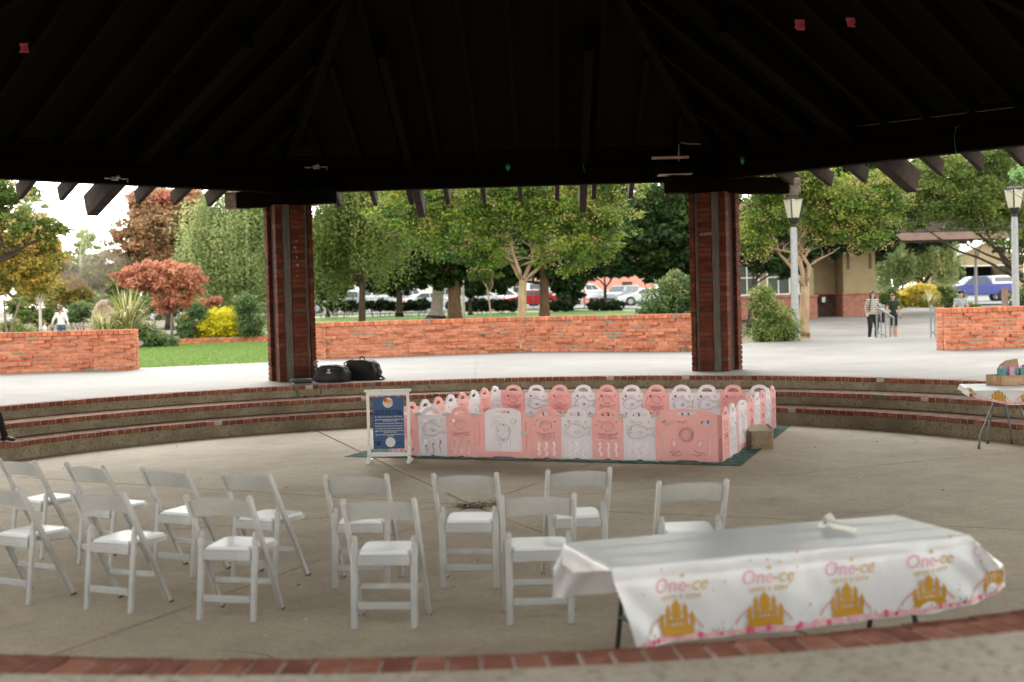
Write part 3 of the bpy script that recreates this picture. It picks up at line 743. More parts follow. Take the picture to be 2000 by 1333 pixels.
FI = [arc(.18, .355, .125, .085, .35, 2 * math.pi - .35, 22) + [(.345, .32), (.37, .30), (.365, .36), (.375, .415), (.34, .40), (.297, .384)]]
FI += [arc(.20, .43, .05, .05, .5, 2.6, 8), arc(.215, .345, .03, .024, 2.2, 5.2, 8), arc(.085, .35, .02, .014, -1.6, .2, 5)]
fish_d = [(.095, .395, .013), (.22, .345, .022)]
ME_pink = plate('panel_pink', hl + waves3, outline_small(WS), M_pink); ME_white = plate('panel_white', hl + waves3, outline_small(WS), M_white)
RL = {}
for nm, st, dt, m in (('octopus', OC, octo_d, M_pink), ('fish', FI, fish_d, M_white), ('fishp', FI, fish_d, M_pink)):
    for sd in (-1, 1): RL[nm, sd] = relief(nm + '_relief', st, m, sd * .0158, .0074, dt)
WG = .76
def outline_wide(wd): 
    h = HP; return [(.004, .012), (wd * .30, .012), (wd * .38, .030), (wd * .62, .030), (wd * .70, .012), (wd - .004, .012), (wd - .004, h - .035)] + arc(wd / 2, h - .035, wd / 2 - .02, .062, .1, math.pi - .1, 16) + [(.004, h - .035)]
def cloud(cx, cz): return arc(cx + .05, cz, .03, .026, -1.8, 1.6, 6) + arc(cx, cz + .012, .036, .036, .5, 2.6, 6) + arc(cx - .05, cz, .03, .024, 1.4, 4.8, 6) + arc(cx, cz - .008, .034, .03, 3.8, 5.6, 5)
ME_wide = plate('panel_wide', [slot(WG / 2, HP - .02, .24, .045), cloud(.13, .46), cloud(.62, .47), wavy(.115, .09, .34, .008, .026, waves=1), wavy(.645, .09, .34, .008, .026, waves=1),
                               [(.205, .19), (.245, .19), (.245, .26), (.205, .26)], [(.515, .19), (.555, .19), (.555, .26), (.515, .26)]], outline_wide(WG), M_pink)
ring_s = [circ(.38, .33, .085, 24) + [(.465, .33)], circ(.38, .33, .066, 20) + [(.446, .33)]]
def gull(x, z, s=1): return [(x - .06 * s, z + .012), (x - .03 * s, z + .016), (x, z), (x + .03 * s, z + .018), (x + .06 * s, z + .03)]
RW = {sd: [('ring_relief', relief('ring_relief', [q], M_pink, sd * .0155, .008)) for q in ring_s] + [('gull_relief', relief('gull_relief', [q], M_pink, sd * .0165, .008)) for q in (gull(.33, .47), gull(.23, .105), gull(.53, .105, -1), gull(.26, .07), gull(.50, .07, -1))] for sd in (-1, 1)}
# gate: pink frame, off-white door
dx0, dx1, dz0 = .14, .63, .085
gate_out = [(.004, .012), (.22, .012), (.28, .03), (.48, .03), (.54, .012), (WG - .004, .012), (WG - .004, HP - .035), (dx1 + .012, HP - .035), (dx1 + .012, dz0 - .006), (dx0 - .012, dz0 - .006), (dx0 - .012, HP - .035), (.004, HP - .035)]
ME_gate = plate('gate_frame', [[(.05, .16), (.068, .16), (.068, .46), (.05, .46)], [(.69, .12), (.706, .12), (.706, .28), (.69, .28)], [(.69, .36), (.706, .36), (.706, .47), (.69, .47)]], gate_out, M_pink, .034)
dm = (dx0 + dx1) / 2; dw = dx1 - dx0
ME_door = plate('gate_door', [slot(dm, HP - .018, .20, .040), slot(dm, .415, .05, .026), slot(dm, .275, .05, .026), [(dm - .075, .32), (dm - .05, .32), (dm - .05, .37), (dm - .075, .37)], [(dm + .05, .32), (dm + .075, .32), (dm + .075, .37), (dm + .05, .37)], circ(dm - .17, .49, .013)]
                + [wavy(dm + x, .115, .22, .006 * (1 if x < 0 else -1), .024, waves=.5) for x in (-.10, -.035, .035, .10)],
                [(dx0, dz0), (dx1, dz0), (dx1, HP - .03)] + arc(dm, HP - .03, dw / 2 - .01, .062, .08, math.pi - .08, 14) + [(dx0, HP - .03)], M_white, .034)
RG = {sd: relief('wheel_relief', [circ(dm, .345, .095, 22) + [(dm + .095, .345)], circ(dm, .345, .03, 14) + [(dm + .03, .345)], circ(dm + .14, .47, .035, 14) + [(dm + .175, .47)], arc(dm - .10, .43, .06, .05, .3, 3.6, 10), arc(dm - .06, .47, .06, .05, .8, 3.9, 10), circ(dm - .06, .24, .018, 10), circ(dm, .225, .018, 10), circ(dm + .06, .24, .018, 10)], M_white, sd * .0175, .006) for sd in (-1, 1)}
latch = MB().lathe([(.0, -.02), (.038, -.02), (.040, 0), (.038, .02), (0, .02)], 14, T=Matrix.Rotation(math.pi / 2, 4, 'X')).mesh('latch', M_clip)
clip = MB().box((-.028, 0, 0), (.052, .042, .036), bev=.006).box((.028, 0, .002), (.052, .040, .036), bev=.006).box((0, 0, .012), (.02, .046, .032), bev=.004).mesh('hinge_clip', M_clip)
footm = MB().box((0, 0, .012), (.075, .06, .022), bev=.006).mesh('foot', M_clip)
post = MB().tube([(0, 0, .014), (0, 0, HP - .045)], .022, 10).ball((0, 0, HP - .045), (.022, .022, .014), 10, 6)

FRc = gp(1404, 906, 0); uF = Vector((-.932, .362, 0)).normalized(); uS = Vector((.352, .936, 0)).normalized()
pen = thing('playpen', 'square pink and off-white plastic playpen made of joined panels', 'playpen', (FRc.x, FRc.y, .010), math.atan2(-uF.y, -uF.x))
Minv = Matrix.Rotation(-math.atan2(-uF.y, -uF.x), 4, 'Z')
LF, LS = 6 * WS + WS + 2 * WG, 3.92
def run(p, ang, kinds, total, outward):
    """panels from p along ang (pen's own axes); outward = which local y side faces out"""
    base = sum(WG if k in 'GW' else WS for k in kinds); sc = total / base; x = 0
    for i, k in enumerate(kinds):
        wd = (WG if k in 'GW' else WS) * sc
        q = Vector(p) + Vector((math.cos(ang), math.sin(ang), 0)) * x
        me = {'P': ME_pink, 'w': ME_white, 'W': ME_wide, 'G': ME_gate, 'p': ME_pink}[k]
        o = link('panel', me, pen, q, (0, 0, ang), (sc, 1, 1))
        if k in 'Pw':
            nm = 'octopus' if k == 'P' else 'fish'
            for sd in (-1, 1): link(nm + '_relief', RL[nm, sd], o)
        if k == 'p':
            for sd in (-1, 1): link('fish_relief', RL['fishp', sd], o)
        if k == 'W':
            for sd in (-1, 1):
                for nm, me_ in RW[sd]: link(nm, me_, o)
        if k == 'G':
            dr = link('door', ME_door, o)
            for sd in (-1, 1): link('wheel_relief', RG[sd], o)
            link('latch', latch, o, (dx1 + .035, 0, .315))
        x += wd
        e = Vector(p) + Vector((math.cos(ang), math.sin(ang), 0)) * x
        if i < len(kinds) - 1:
            link('hinge_clip', clip, pen, e + Vector((0, 0, HP - .055)), (0, 0, ang)); link('foot', footm, pen, e, (0, 0, ang))
# pen axes: x along the front (left corner is -LF), y goes back
run((-LF, 0, 0), 0, 'PwPGPwPwW', LF, -1)
run((.03, .03, 0), math.pi / 2, 'PwGPwPwP', LS, -1)
run((-LF, LS + .04, 0), 0, 'PwPwPwPwwpw', LF, 1)
run((-LF - .03, .03, 0), math.pi / 2, 'wPwPwPwPw', LS, 1)
for x, y in ((.02, .0), (.02, LS + .05), (-LF - .02, 0), (-LF - .02, LS + .05)):
    m = MB(); m.v = list(post.v); m.f = list(post.f); m.m = list(post.m); m.build('corner_post', M_pink if x > 0 and y < 1 else M_white, pen, True, (x, y, 0))

# --- waterproof mat under it
c0, c1, c2 = gp(672, 893, 0), gp(1447, 911, 0), gp(1545, 832, 0); c3 = c0 + c2 - c1
mm = bpy.data.materials.new('mat_print'); mm.use_nodes = True; N = mm.node_tree.nodes; L = mm.node_tree.links; b = N['Principled BSDF']; b.inputs['Roughness'].default_value = .9; b.inputs['Specular IOR Level'].default_value = .08
tc = N.new('ShaderNodeTexCoord'); vo = N.new('ShaderNodeTexVoronoi'); vo.feature = 'DISTANCE_TO_EDGE'; vo.inputs['Scale'].default_value = 5.0; L.new(tc.outputs['Object'], vo.inputs['Vector'])
nz = N.new('ShaderNodeTexNoise'); nz.inputs['Scale'].default_value = 2.2; L.new(tc.outputs['Object'], nz.inputs['Vector'])
ad = N.new('ShaderNodeMath'); ad.operation = 'MULTIPLY_ADD'; ad.inputs[1].default_value = .18; L.new(nz.outputs['Fac'], ad.inputs[0]); L.new(vo.outputs['Distance'], ad.inputs[2])
rp = N.new('ShaderNodeValToRGB'); e = rp.color_ramp.elements; e[0].position = .06; e[0].color = (.16, .22, .21, 1); e[1].position = .17; e[1].color = (.055, .115, .09, 1); L.new(ad.outputs[0], rp.inputs[0]); L.new(rp.outputs[0], b.inputs['Base Color'])
mb = MB(); n = 26
P = lambda u, v: c0.lerp(c1, u).lerp(c3.lerp(c2, u), v)
for j in range(n + 1):
    for i in range(n + 1):
        q = P(i / n, j / n); e_ = min(i, n - i, j, n - j)
        mb.v.append((q.x, q.y, .006 + (.004 * (mnoise.noise((q.x * 2.2, q.y * 2.2, 0)) + .3) if e_ == 0 else 0)))
for j in range(n):
    for i in range(n): a = j * (n + 1) + i; mb.f.append((a, a + 1, a + n + 2, a + n + 1)); mb.m.append(0)
play = mb.build('play_mat', mm); sol = play.modifiers.new('t', 'SOLIDIFY'); sol.thickness = .004; sol.offset = -1
tag(play, 'dark green patterned floor mat spread under the playpen', 'mat')
# --- pale foam tiles inside the pen
M_foam = mat('foam_tile', (.60, .46, .46), .8, (.66, .52, .52), 4); nx_, ny_ = 7, 6
fm = thing('foam_floor', 'pale pink foam tile floor inside the playpen', 'foam mat', (FRc.x, FRc.y, .0108), math.atan2(-uF.y, -uF.x))
tile = MB().box((0, 0, .006), ((LF - .12) / nx_ - .006, (LS - .14) / ny_ - .006, .012), bev=.004).mesh('foam_tile', M_foam)
for i in range(nx_):
    for j in range(ny_): link('foam_tile', tile, fm, (-LF + .06 + (i + .5) * (LF - .12) / nx_, .09 + (j + .5) * (LS - .14) / ny_, 0))
M_matline = mat('mat_seam', (.03, .06, .05), .7)

# --- notice on a white stand
S0, S1 = gp(722, 905, 0), gp(800, 903.5, 0); sd = (S1 - S0); SA = math.atan2(sd.y, sd.x); SW = sd.length
sg = thing('notice_stand', 'white sandwich-board stand holding a blue play rules notice', 'sign', (S0.x, S0.y, .0), SA)
M_stand = mat('white_painted_wood', (.74, .73, .73), .5, (.80, .79, .79), 4, 3)
SH = .90
for x in (0, SW):
    MB().box((x, 0, SH / 2 + .02), (.034, .030, SH - .05), bev=.003).build('upright', M_stand, sg)
    MB().box((x, -.022, .17), (.042, .014, .26), bev=.003).build('brace_plate', M_stand, sg)
    MB().box((x, .03, .022), (.046, .30, .044), bev=.006).build('foot_bar', M_stand, sg)
    mbb = MB()
    for z in (.09, .24): mbb.lathe([(0, 0), (.006, .0), (.004, .004), (0, .005)], 8, T=Matrix.Translation((x, -.0295, z)) @ Matrix.Rotation(math.pi / 2, 4, 'X'))
    mbb.build('screw', mat('dark_screw', (.08, .08, .08), .5), sg)
MB().box((SW / 2, 0, SH + .01), (SW + .085, .05, .030), bev=.004).build('top_cap', M_stand, sg)
MB().box((SW / 2, 0, SH - .027), (SW - .036, .026, .042), bev=.003).build('top_rail', M_stand, sg)
MB().box((SW / 2, 0, .105), (SW - .036, .026, .05), bev=.003).build('bottom_rail', M_stand, sg)
PW, PHH, PZ = .395, .655, .505
M_blue = mat('notice_blue', (.050, .105, .235), .45, (.056, .115, .25), 3)
pn = MB().box((SW / 2, .0, PZ), (PW, .006, PHH), bev=.001).build('notice_panel', M_blue, sg)
for x in (-.14, .14): MB().tube([(SW / 2 + x, -.002, PZ + PHH / 2 - .01), (SW / 2 + x, -.012, PZ + PHH / 2 + .012), (SW / 2 + x, 0, PZ + PHH / 2 + .035)], .003, 6).build('hook', M_metal, sg)
M_ink = mat('notice_dark_ink', (.012, .014, .035), .6); M_inkw = mat('notice_white_ink', (.70, .70, .72), .6)
def notice(lines, m, y=-.0042):
    mb = MB()
    for txt, x, z, s, bd in lines:
        vs, fs = text_geo(txt, s, bold=bd); mb.add([(SW / 2 + x + a, y, PZ + z + b_) for a, b_, _ in vs], fs)
    return mb.build('lettering', m, pn)
notice([('RULES FOR A FUN', 0, .145, .040, .0012), ('AND SAFE PLAYTIME', 0, .112, .040, .0012), ('SCAN', -.135, -.245, .034, .0012), ('ME', -.135, -.275, .034, .0012)], M_ink)
notice([('SHOES OFF, SOCKS ON - ONLY SOCKS', .02, .075, .0175, .0004), ('NO EATING, DRINKING OR CHEWING GUM', .02, .040, .0175, .0004), ('INSIDE THE PLAY AREA', .02, .022, .0175, .0004),
        ('KEEP SHARP OR BREAKABLE ITEMS AWAY', .02, -.010, .0175, .0004), ('HITTING AND FACE PAINT ARE A NO-NO', .02, -.042, .0175, .0004), ('BE KIND - NO ROUGH PLAY ALLOWED', .02, -.073, .0175, .0004),
        ('TOYS AND BALLS MUST STAY WITHIN THE', .02, -.102, .0175, .0004), ('DESIGNATED ZONE', .02, -.120, .0175, .0004), ('ALWAYS SUPERVISE TO ENSURE SAFE FUN FOR', .02, -.150, .0175, .0004), ('EVERYONE', .02, -.168, .0175, .0004)], M_inkw)
def disc(x, z, r, m, y=-.0040, n=28, nm='badge', rx=None):
    vs = [(SW / 2 + x + (rx or r) * math.cos(2 * math.pi * k / n), y, PZ + z + r * math.sin(2 * math.pi * k / n)) for k in range(n)]; return MB().add(vs, [tuple(range(n))]).build(nm, m, pn)
disc(.0, .253, .064, M_inkw); disc(.02, -.245, .062, M_inkw)
disc(-.03, .285, .026, mat('badge_red', (.62, .06, .04), .6), -.0046); disc(-.002, .270, .024, mat('badge_orange', (.75, .27, .03), .6), -.0050); disc(.022, .262, .018, mat('badge_yellow', (.80, .45, .06), .6), -.0054)
mb = MB(); mb.tube([(SW / 2 + .038 + .02 * math.cos(t * .3), -.0045, PZ + .262 + .02 * math.sin(t * .3)) for t in range(22)], .0022, 4); mb.tube([(SW / 2 - .04 + .012 * math.cos(t * .4 + 3), -.0045, PZ + .25 + .014 * math.sin(t * .4 + 3)) for t in range(10)], .0022, 4); mb.build('badge_ring', M_ink, pn)
mb = MB();
mb.box((SW / 2 + .005, -.0046, PZ + .222), (.055, .0006, .006)).box((SW / 2 + .002, -.0046, PZ + .212), (.045, .0006, .004)); mb.build('badge_line', mat('badge_orange', (.75, .27, .03), .6), pn)
mb = MB(); mb.box((SW / 2 + .14, -.0042, PZ - .258), (.085, .0006, .004)); mb.ball((SW / 2 + .092, -.004, PZ - .256), (.006, .001, .006), 8, 6); mb.build('handle_line', M_ink, pn)
mb = MB()
for k, z in enumerate((.073, .035, -.008, -.043, -.075, -.108, -.155)): mb.ball((SW / 2 - .158, -.004, PZ + z), (.009 + .005 * (k == 5), .0008, .006), 8, 6)
mb.build('bullet_icon', M_inkw, pn)

# --- woven basket by the pen
B0, B1 = gp(1466, 878, 0), gp(1508, 877, 0); bd = B1 - B0; BA = math.atan2(bd.y, bd.x) + .02
bk = thing('storage_basket', 'woven tan storage basket with flap lid beside the playpen', 'basket', ((B0.x + B1.x) / 2, (B0.y + B1.y) / 2, .0), BA)
M_wick = mat('wicker', (.36, .27, .17), .8, (.50, .40, .27), 30, 3, .5, 90)
BWd, BDp, BHt = bd.length + .03, .44, .235
mb = MB(); nrow = 12
for r in range(nrow):
    z = (r + .5) * BHt / nrow; pts = []
    for k, ((x0, y0), (x1, y1)) in enumerate((((-1, 0), (1, 0)), ((1, 0), (1, 1)), ((1, 1), (-1, 1)), ((-1, 1), (-1, 0)))):
        m_ = 12 if k % 2 == 0 else 16
        for i in range(m_):
            t = i / m_; x = lerp(x0, x1, t) * BWd / 2; y = lerp(y0, y1, t) * BDp; wv = .0045 * math.sin((i + r) * math.pi) if 0 else .004 * (1 if (i + r) % 2 else -1)
            nx_, ny_ = ((0, -1), (1, 0), (0, 1), (-1, 0))[k]; pts.append((x + nx_ * wv, y + ny_ * wv, z))
    pts.append(pts[0]); mb.tube(pts, BHt / nrow / 2 * 1.02, 6, cap=False)
mb.build('woven_side', M_wick, bk, True)
mb = MB().box((0, BDp / 2, BHt / 2 - .004), (BWd - .02, BDp - .02, BHt - .02)); mb.build('lining', mat('basket_lining', (.16, .11, .07), .9), bk)
M_flap = mat('flap_board', (.55, .47, .36), .8, (.62, .54, .43), 6)
mb = MB().add([(-BWd / 2, -.005, BHt + .004), (BWd / 2 * .95, -.005, BHt + .006), (BWd / 2 * .9, BDp * .97, BHt + .05), (-BWd / 2 * .8, BDp * .97, BHt + .028)], [(0, 1, 2, 3)]); o = mb.build('lid_flap', M_flap, bk); s_ = o.modifiers.new('t', 'SOLIDIFY'); s_.thickness = .006
mb = MB().add([(BWd / 2, .0, BHt), (BWd / 2, BDp, BHt), (BWd / 2 + .015, BDp, BHt + .05), (BWd / 2 + .01, .1, BHt + .04)], [(0, 1, 2, 3)]); o = mb.build('side_flap', M_flap, bk); s_ = o.modifiers.new('t', 'SOLIDIFY'); s_.thickness = .005
MB().box((BWd / 2 + .006, .12, BHt - .05), (.006, .03, .016), bev=.003).build('handle_hole', M_ink, bk)
# ================================================================== TABLES AND WHAT IS ON THEM
M_leg = mat('dark_table_leg', (.055, .060, .062), .45, metal=.4)
M_leg2 = mat('grey_table_leg', (.16, .165, .165), .4, metal=.5)
M_top = mat('table_plastic', (.55, .54, .52), .6)
M_cloth = mat('plastic_cloth', (.82, .815, .825), .28, (.87, .865, .875), 3, 3, .10, 14, transl=.25, spec=.5)
M_gold = mat('print_gold', (.55, .27, .025), .5); M_gold2 = mat('print_pale_gold', (.60, .40, .15), .5); M_pk = mat('print_pink', (.72, .36, .42), .5); M_pk2 = mat('print_rose', (.66, .10, .20), .5)
M_pk3 = mat('print_blush', (.80, .45, .42), .5); M_grn = mat('print_green', (.25, .36, .17), .5); M_blu = mat('print_blue', (.36, .42, .62), .5); M_org = mat('print_orange', (.72, .33, .12), .5)
class Cloth:
    def __init__(s, L_, W_, H_, lo, hi, of, ob, seed=0, flare=.12, wav=.014, nudge=None):
        s.L, s.W, s.H, s.lo, s.hi, s.of, s.ob, s.seed, s.fl, s.wv = L_, W_, H_, lo, hi, of, ob, seed, flare, wav; s.nudge = nudge
    def p(s, a, b):
        L_, W_ = s.L, s.W
        sa = -1 if a < 0 else 1; sb = -1 if b < 0 else 1
        da = max(0, -a, a - L_); db = max(0, -b, b - W_); m, M_ = min(da, db), max(da, db)
        x = min(max(a, 0), L_); y = min(max(b, 0), W_)
        def soft(d, r=.018): return (r * math.sin(min(d, r * 1.57) / r), r * (1 - math.cos(min(d, r * 1.57) / r)) + max(0, d - r * 1.57))
        ho, dn = soft(M_)
        f = s.fl * M_ + s.wv * M_ / .3 * math.sin(a * 7.3 + b * 5 + s.seed) + .006 * math.sin(a * 17 + s.seed * 2) * min(1, M_ / .2)
        if da >= db: x += sa * (ho + f if da > 0 else 0); y += sb * m * .6
        else: y += sb * (ho + f); x += sa * m * .55
        z = s.H - dn + (.0025 * mnoise.noise((a * 4, b * 4, s.seed)) if M_ == 0 else 0)
        # soft rumples, tighter near the corners; a fold line runs along the front
        wr = .010 * mnoise.noise((a * 5.0, b * 5.0, s.seed + 3)) + .005 * mnoise.noise((a * 13.0, b * 9.0, s.seed + 8))
        if M_ > 0:
            ne = math.exp(-min(abs(a), abs(a - L_)) / .18); wr += ne * .016 * math.sin(b * 26 + a * 30) * min(1, M_ / .15) - .006 * math.exp(-((M_ - .075) / .012) ** 2)
            if da >= db: x += sa * wr
            else: y += sb * wr
        v = Vector((x, y, z))
        return s.nudge(v, a, b, da, db) if s.nudge else v
    def nrm(s, a, b):
        e = .004; return (s.p(a + e, b) - s.p(a - e, b)).cross(s.p(a, b + e) - s.p(a, b - e)).normalized()
    def mesh(s, na, nb):
        mb = MB()
        for j in range(nb + 1):
            b = lerp(-s.of, s.W + s.ob, j / nb)
            for i in range(na + 1): a = lerp(s.lo(b), s.hi(b), i / na); mb.v.append(tuple(s.p(a, b)))
        for j in range(nb):
            for i in range(na): k = j * (na + 1) + i; mb.f.append((k, k + 1, k + na + 2, k + na + 1)); mb.m.append(0)
        return mb
    def print_(s, vs, fs, a0, b0, name, m, parent, off=.0035, mbx=None):
        off += .003; mb = mbx or MB(); mb.add([tuple(s.p(a0 + v[0], b0 + v[1]) + s.nrm(a0 + v[0], b0 + v[1]) * off) for v in vs], fs)
        return mb if mbx else mb.build(name, m, parent)
def poly2(*pts): return [(x, y, 0) for x, y in pts], [tuple(range(len(pts)))]
def castle(sc=1.0):
    """a plain many-towered castle"""
    V, F_ = [], []
    def ad(*pts):
        k = len(V); V.extend([(x * sc, y * sc, 0) for x, y in pts]); F_.append(tuple(range(k, k + len(pts))))
    def rect(x0, x1, y0, y1, n=2):
        for i in range(n): ad((x0, lerp(y0, y1, i / n)), (x1, lerp(y0, y1, i / n)), (x1, lerp(y0, y1, (i + 1) / n)), (x0, lerp(y0, y1, (i + 1) / n)))
    rect(-.085, .085, 0, .042)
    for x, h, w_ in ((-.078, .095, .011), (.078, .095, .011), (-.045, .135, .010), (.045, .135, .010)):
        rect(x - w_, x + w_, .04, h - .022, 3); ad((x - w_ * 1.3, h - .022), (x + w_ * 1.3, h - .022), (x, h + .012))
    rect(-.022, .022, .075, .128, 3); ad((-.026, .128), (.026, .128), (0, .165))
    rect(-.036, .036, .060, .072, 1)
    for x in (-.027, -.009, .009, .027): rect(x - .004, x + .004, .042, .061, 1)
    return V, F_
def rain(r0, r1, sc=1.0):
    V, F_ = [], []; n = 16
    for i in range(n + 1):
        t = lerp(R(152), R(28), i / n); V += [(r0 * math.cos(t) * 1.05 * sc, (r0 * math.sin(t) - .012) * sc, 0), (r1 * math.cos(t) * 1.05 * sc, (r1 * math.sin(t) - .012) * sc, 0)]
    for i in range(n): F_.append((2 * i, 2 * i + 1, 2 * i + 3, 2 * i + 2))
    return V, F_
def blob(r, n=8, sq=1): return [(r * math.cos(2 * math.pi * k / n), r * math.sin(2 * math.pi * k / n) * sq, 0) for k in range(n)], [tuple(range(n))]
def star(r): return [((r if k % 2 == 0 else r * .45) * math.sin(k * math.pi / 5), (r if k % 2 == 0 else r * .45) * math.cos(k * math.pi / 5), 0) for k in range(10)], [tuple(range(10))]
def dress_print(cl, obj, centres, hem, words=True, seed=1, span=None, sc=1.0):
    rnd = random.Random(seed)
    def pr(geo, a, b, nm, m, off=.0035): cl.print_(geo[0], geo[1], a, b, nm, m, obj, off)
    for c in centres:
        if words:
            pr(text_geo('One', .092, 'LEFT', .25), c - .115, hem + .252, 'lettering', M_pk); pr(text_geo('-ce', .092, 'LEFT', .25), c + .045, hem + .252, 'lettering', M_gold2)
            pr(text_geo('upon a time', .042, 'CENTER', .25), c + .02, hem + .203, 'lettering', M_gold2); pr(star(.017), c + .04, hem + .294, 'star_print', M_gold2)
        pr(castle(sc), c, hem + .026, 'castle_print', M_gold, .0040)
        pr(rain(.1535, .1575, sc), c - .012, hem - .012, 'rainbow_print', M_pk3, .0030); pr(rain(.1495, .1530, sc), c - .012, hem - .012, 'rainbow_print', M_org, .0030); pr(rain(.1465, .1490, sc), c - .012, hem - .012, 'rainbow_print', M_blu, .0030)
    a0, a1 = span; x = a0
    while x < a1:
        pr(blob(rnd.uniform(.011, .019)), x, hem + .014 + rnd.uniform(-.004, .006), 'flower_print', rnd.choice((M_pk, M_pk2, M_pk3, M_pk3, M_pk)), .0046 + rnd.uniform(0, .001))
        if rnd.random() < .4: pr(poly2((0, 0), (.005, .004), (.003, .022), (-.003, .018)), x + .01, hem + .024, 'leaf_print', M_grn, .0042)
        x += rnd.uniform(.020, .030)
    if words:
        for k in range(34):
            a, b = rnd.uniform(a0, a1), rnd.uniform(hem + .05, hem + .36)
            if min(abs(a - c) for c in centres) < .13 and b < hem + .30: continue
            if rnd.random() < .5: pr(star(rnd.uniform(.006, .011)), a, b, 'star_print', rnd.choice((M_gold2, M_gold2, M_pk)))
            else: pr(blob(rnd.uniform(.004, .007)), a, b, 'dot_print', M_pk)
def ftable(label, o, ang, L_, W_, H_, lm, long_axis='x', inset=.22, far=None, spread=1.0):
    t = thing('folding_table', label, 'table', o, ang)
    MB().box((L_ / 2, W_ / 2, H_ - .022), (L_ - .01, W_ - .01, .040), bev=.012).build('table_top', M_top, t)
    ends = ((inset, 1), (L_ - inset, -1)) if long_axis == 'x' else ((inset, 1), (far or W_ - inset, -1))
    for e, s in ends:
        lg = MB(); half = ((W_ if long_axis == 'x' else L_) / 2 - .07) * (spread if s < 0 else 1)
        mid = (W_ if long_axis == 'x' else L_) / 2
        for q in (-1, 1):
            pts = [(mid + q * half * .42, H_ - .05), (mid + q * half * .42, H_ - .17), (mid + q * half * .55, H_ - .25), (mid + q * half * .95, .16), (mid + q * half * 1.0, .02)]
            P3 = [(e, y, z) if long_axis == 'x' else (y, e, z) for y, z in pts]
            l1 = MB().tube(P3, .0135, 8); smooth_shade(l1.build('leg', lm, t))
            f = P3[-1]; MB().tube([(f[0], f[1], .0), (f[0], f[1], .045)], .0165, 8).build('foot_cap', M_foot, t)
        for zz, k in ((H_ - .36, .64), (H_ - .14, .42)):
            A = (e, mid - half * k, zz) if long_axis == 'x' else (mid - half * k, e, zz); B_ = (e, mid + half * k, zz) if long_axis == 'x' else (mid + half * k, e, zz)
            MB().tube([A, B_], .010, 8).build('cross_bar', lm, t)
    return t
# --- the near draped table
T0 = gp(1195, 1105, .745); T1 = gp(1890, 1041, .745); TA = math.atan2(T1.y - T0.y, T1.x - T0.x); TL, TW, TH = 1.90, .62, .735
ftable('folding table under the printed cloth nearest the camera', (T0.x, T0.y, 0), TA, TL, TW, TH, M_leg)
def nud(v, a, b, da, db):
    # the right front corner lifts and billows outwards
    if b < 0 and a > TL - .55:
        t = min(1, (a - TL + .55) / .8); v = v + Vector((0, -.05 * t * min(1, db / .3), .10 * t * t * min(1, db / .38)))
    if a > TL: v = v + Vector((.15 * (a - TL), 0, .06 * (a - TL)))
    return v
c1_ = Cloth(TL, TW, TH + .004, lambda b: -.11 * max(0, min(1, (b + .05) / .5)) + (.28 * max(0, -b - .02) if b < 0 else 0) - .015, lambda b: TL + .23, .375, .30, 3, .10, .012, nud)
cl = c1_.mesh(170, 110).build('tablecloth', M_cloth, smooth=True, loc=(T0.x, T0.y, 0), rot=(0, 0, TA))
tag(cl, 'white plastic party cloth with gold castles draped over the nearest table', 'tablecloth')
dress_print(c1_, cl, (.30, .745, 1.19, 1.63, 2.03), -.370, True, 4, (.12, 2.10))
for b in (.20, .43):    # creases left by the folding
    mb = MB()
    for i in range(40): 
        a = lerp(-.02, TL + .1, i / 39); q = c1_.p(a, b); mb.v += [tuple(q + Vector((0, -.006, .0006))), tuple(q + Vector((0, 0, .0022))), tuple(q + Vector((0, .006, .0006)))]
    for i in range(39): mb.f += [(3 * i, 3 * i + 3, 3 * i + 4, 3 * i + 1), (3 * i + 1, 3 * i + 4, 3 * i + 5, 3 * i + 2)]; mb.m += [0, 0]
    mb.build('fold_crease', M_cloth, cl, True)
# --- crumpled paper towel on it
n0 = gp(1610, 1025, TH + .02); n1 = gp(1670, 1036, TH + .02)
nk = MB(); d = n1 - n0; ang = math.atan2(d.y, d.x); L_ = d.length
nk.tube([(0, 0, .030), (L_ * .2, .004, .022), (L_ * .6, 0, .018), (L_, .0, .016)], [.026, .020, .017, .012], 8, sq=1)
nk.add([(-.02, -.03, .004), (.03, -.045, .006), (.06, .02, .05), (.0, .05, .075), (-.02, .03, .06)], [(0, 1, 2, 3, 4)])
o = nk.build('paper_towel', mat('tissue', (.78, .75, .68), .9), smooth=True, loc=(n0.x, n0.y, TH + .004), rot=(0, 0, ang)); tag(o, 'rolled white paper towel lying on the nearest draped table', 'paper towel')

# --- the far table at the right edge
F1, F2 = gp(1912, 877, 0), gp(1998, 872, 0); wv = (F2 - F1).normalized(); FA = math.atan2(wv.y, wv.x); FW, FL, FH = .78, 1.20, .735
wv = Vector((.972, -.235, 0)); FA = math.atan2(wv.y, wv.x)
fo = F1 - wv * .07 + Vector((wv.y, -wv.x, 0)) * .17
fo.z = 0
ftable('folding table with grey legs at the right edge by the steps', fo, FA, FW, FL, FH, M_leg2, 'y', .17, .72, .45)
c2_ = Cloth(FW, FL, FH + .004, lambda b: -.17 + .1 * max(0, -b), lambda b: FW + .2, .185, .05, 7, .25, .02, lambda v, a, b, da, db: v + Vector((0, 0, .5 * max(0, -a) + (.1 * max(0, 1 - a / .4) * min(1, db / .2) if b < 0 else 0))))
cl2 = c2_.mesh(50, 80).build('tablecloth', M_cloth, smooth=True, loc=fo, rot=(0, 0, FA)); tag(cl2, 'white plastic party cloth on the far table at the right edge', 'tablecloth')
dress_print(c2_, cl2, (-.06, .28, .62), -.180, False, 9, (-.15, .93), .9)
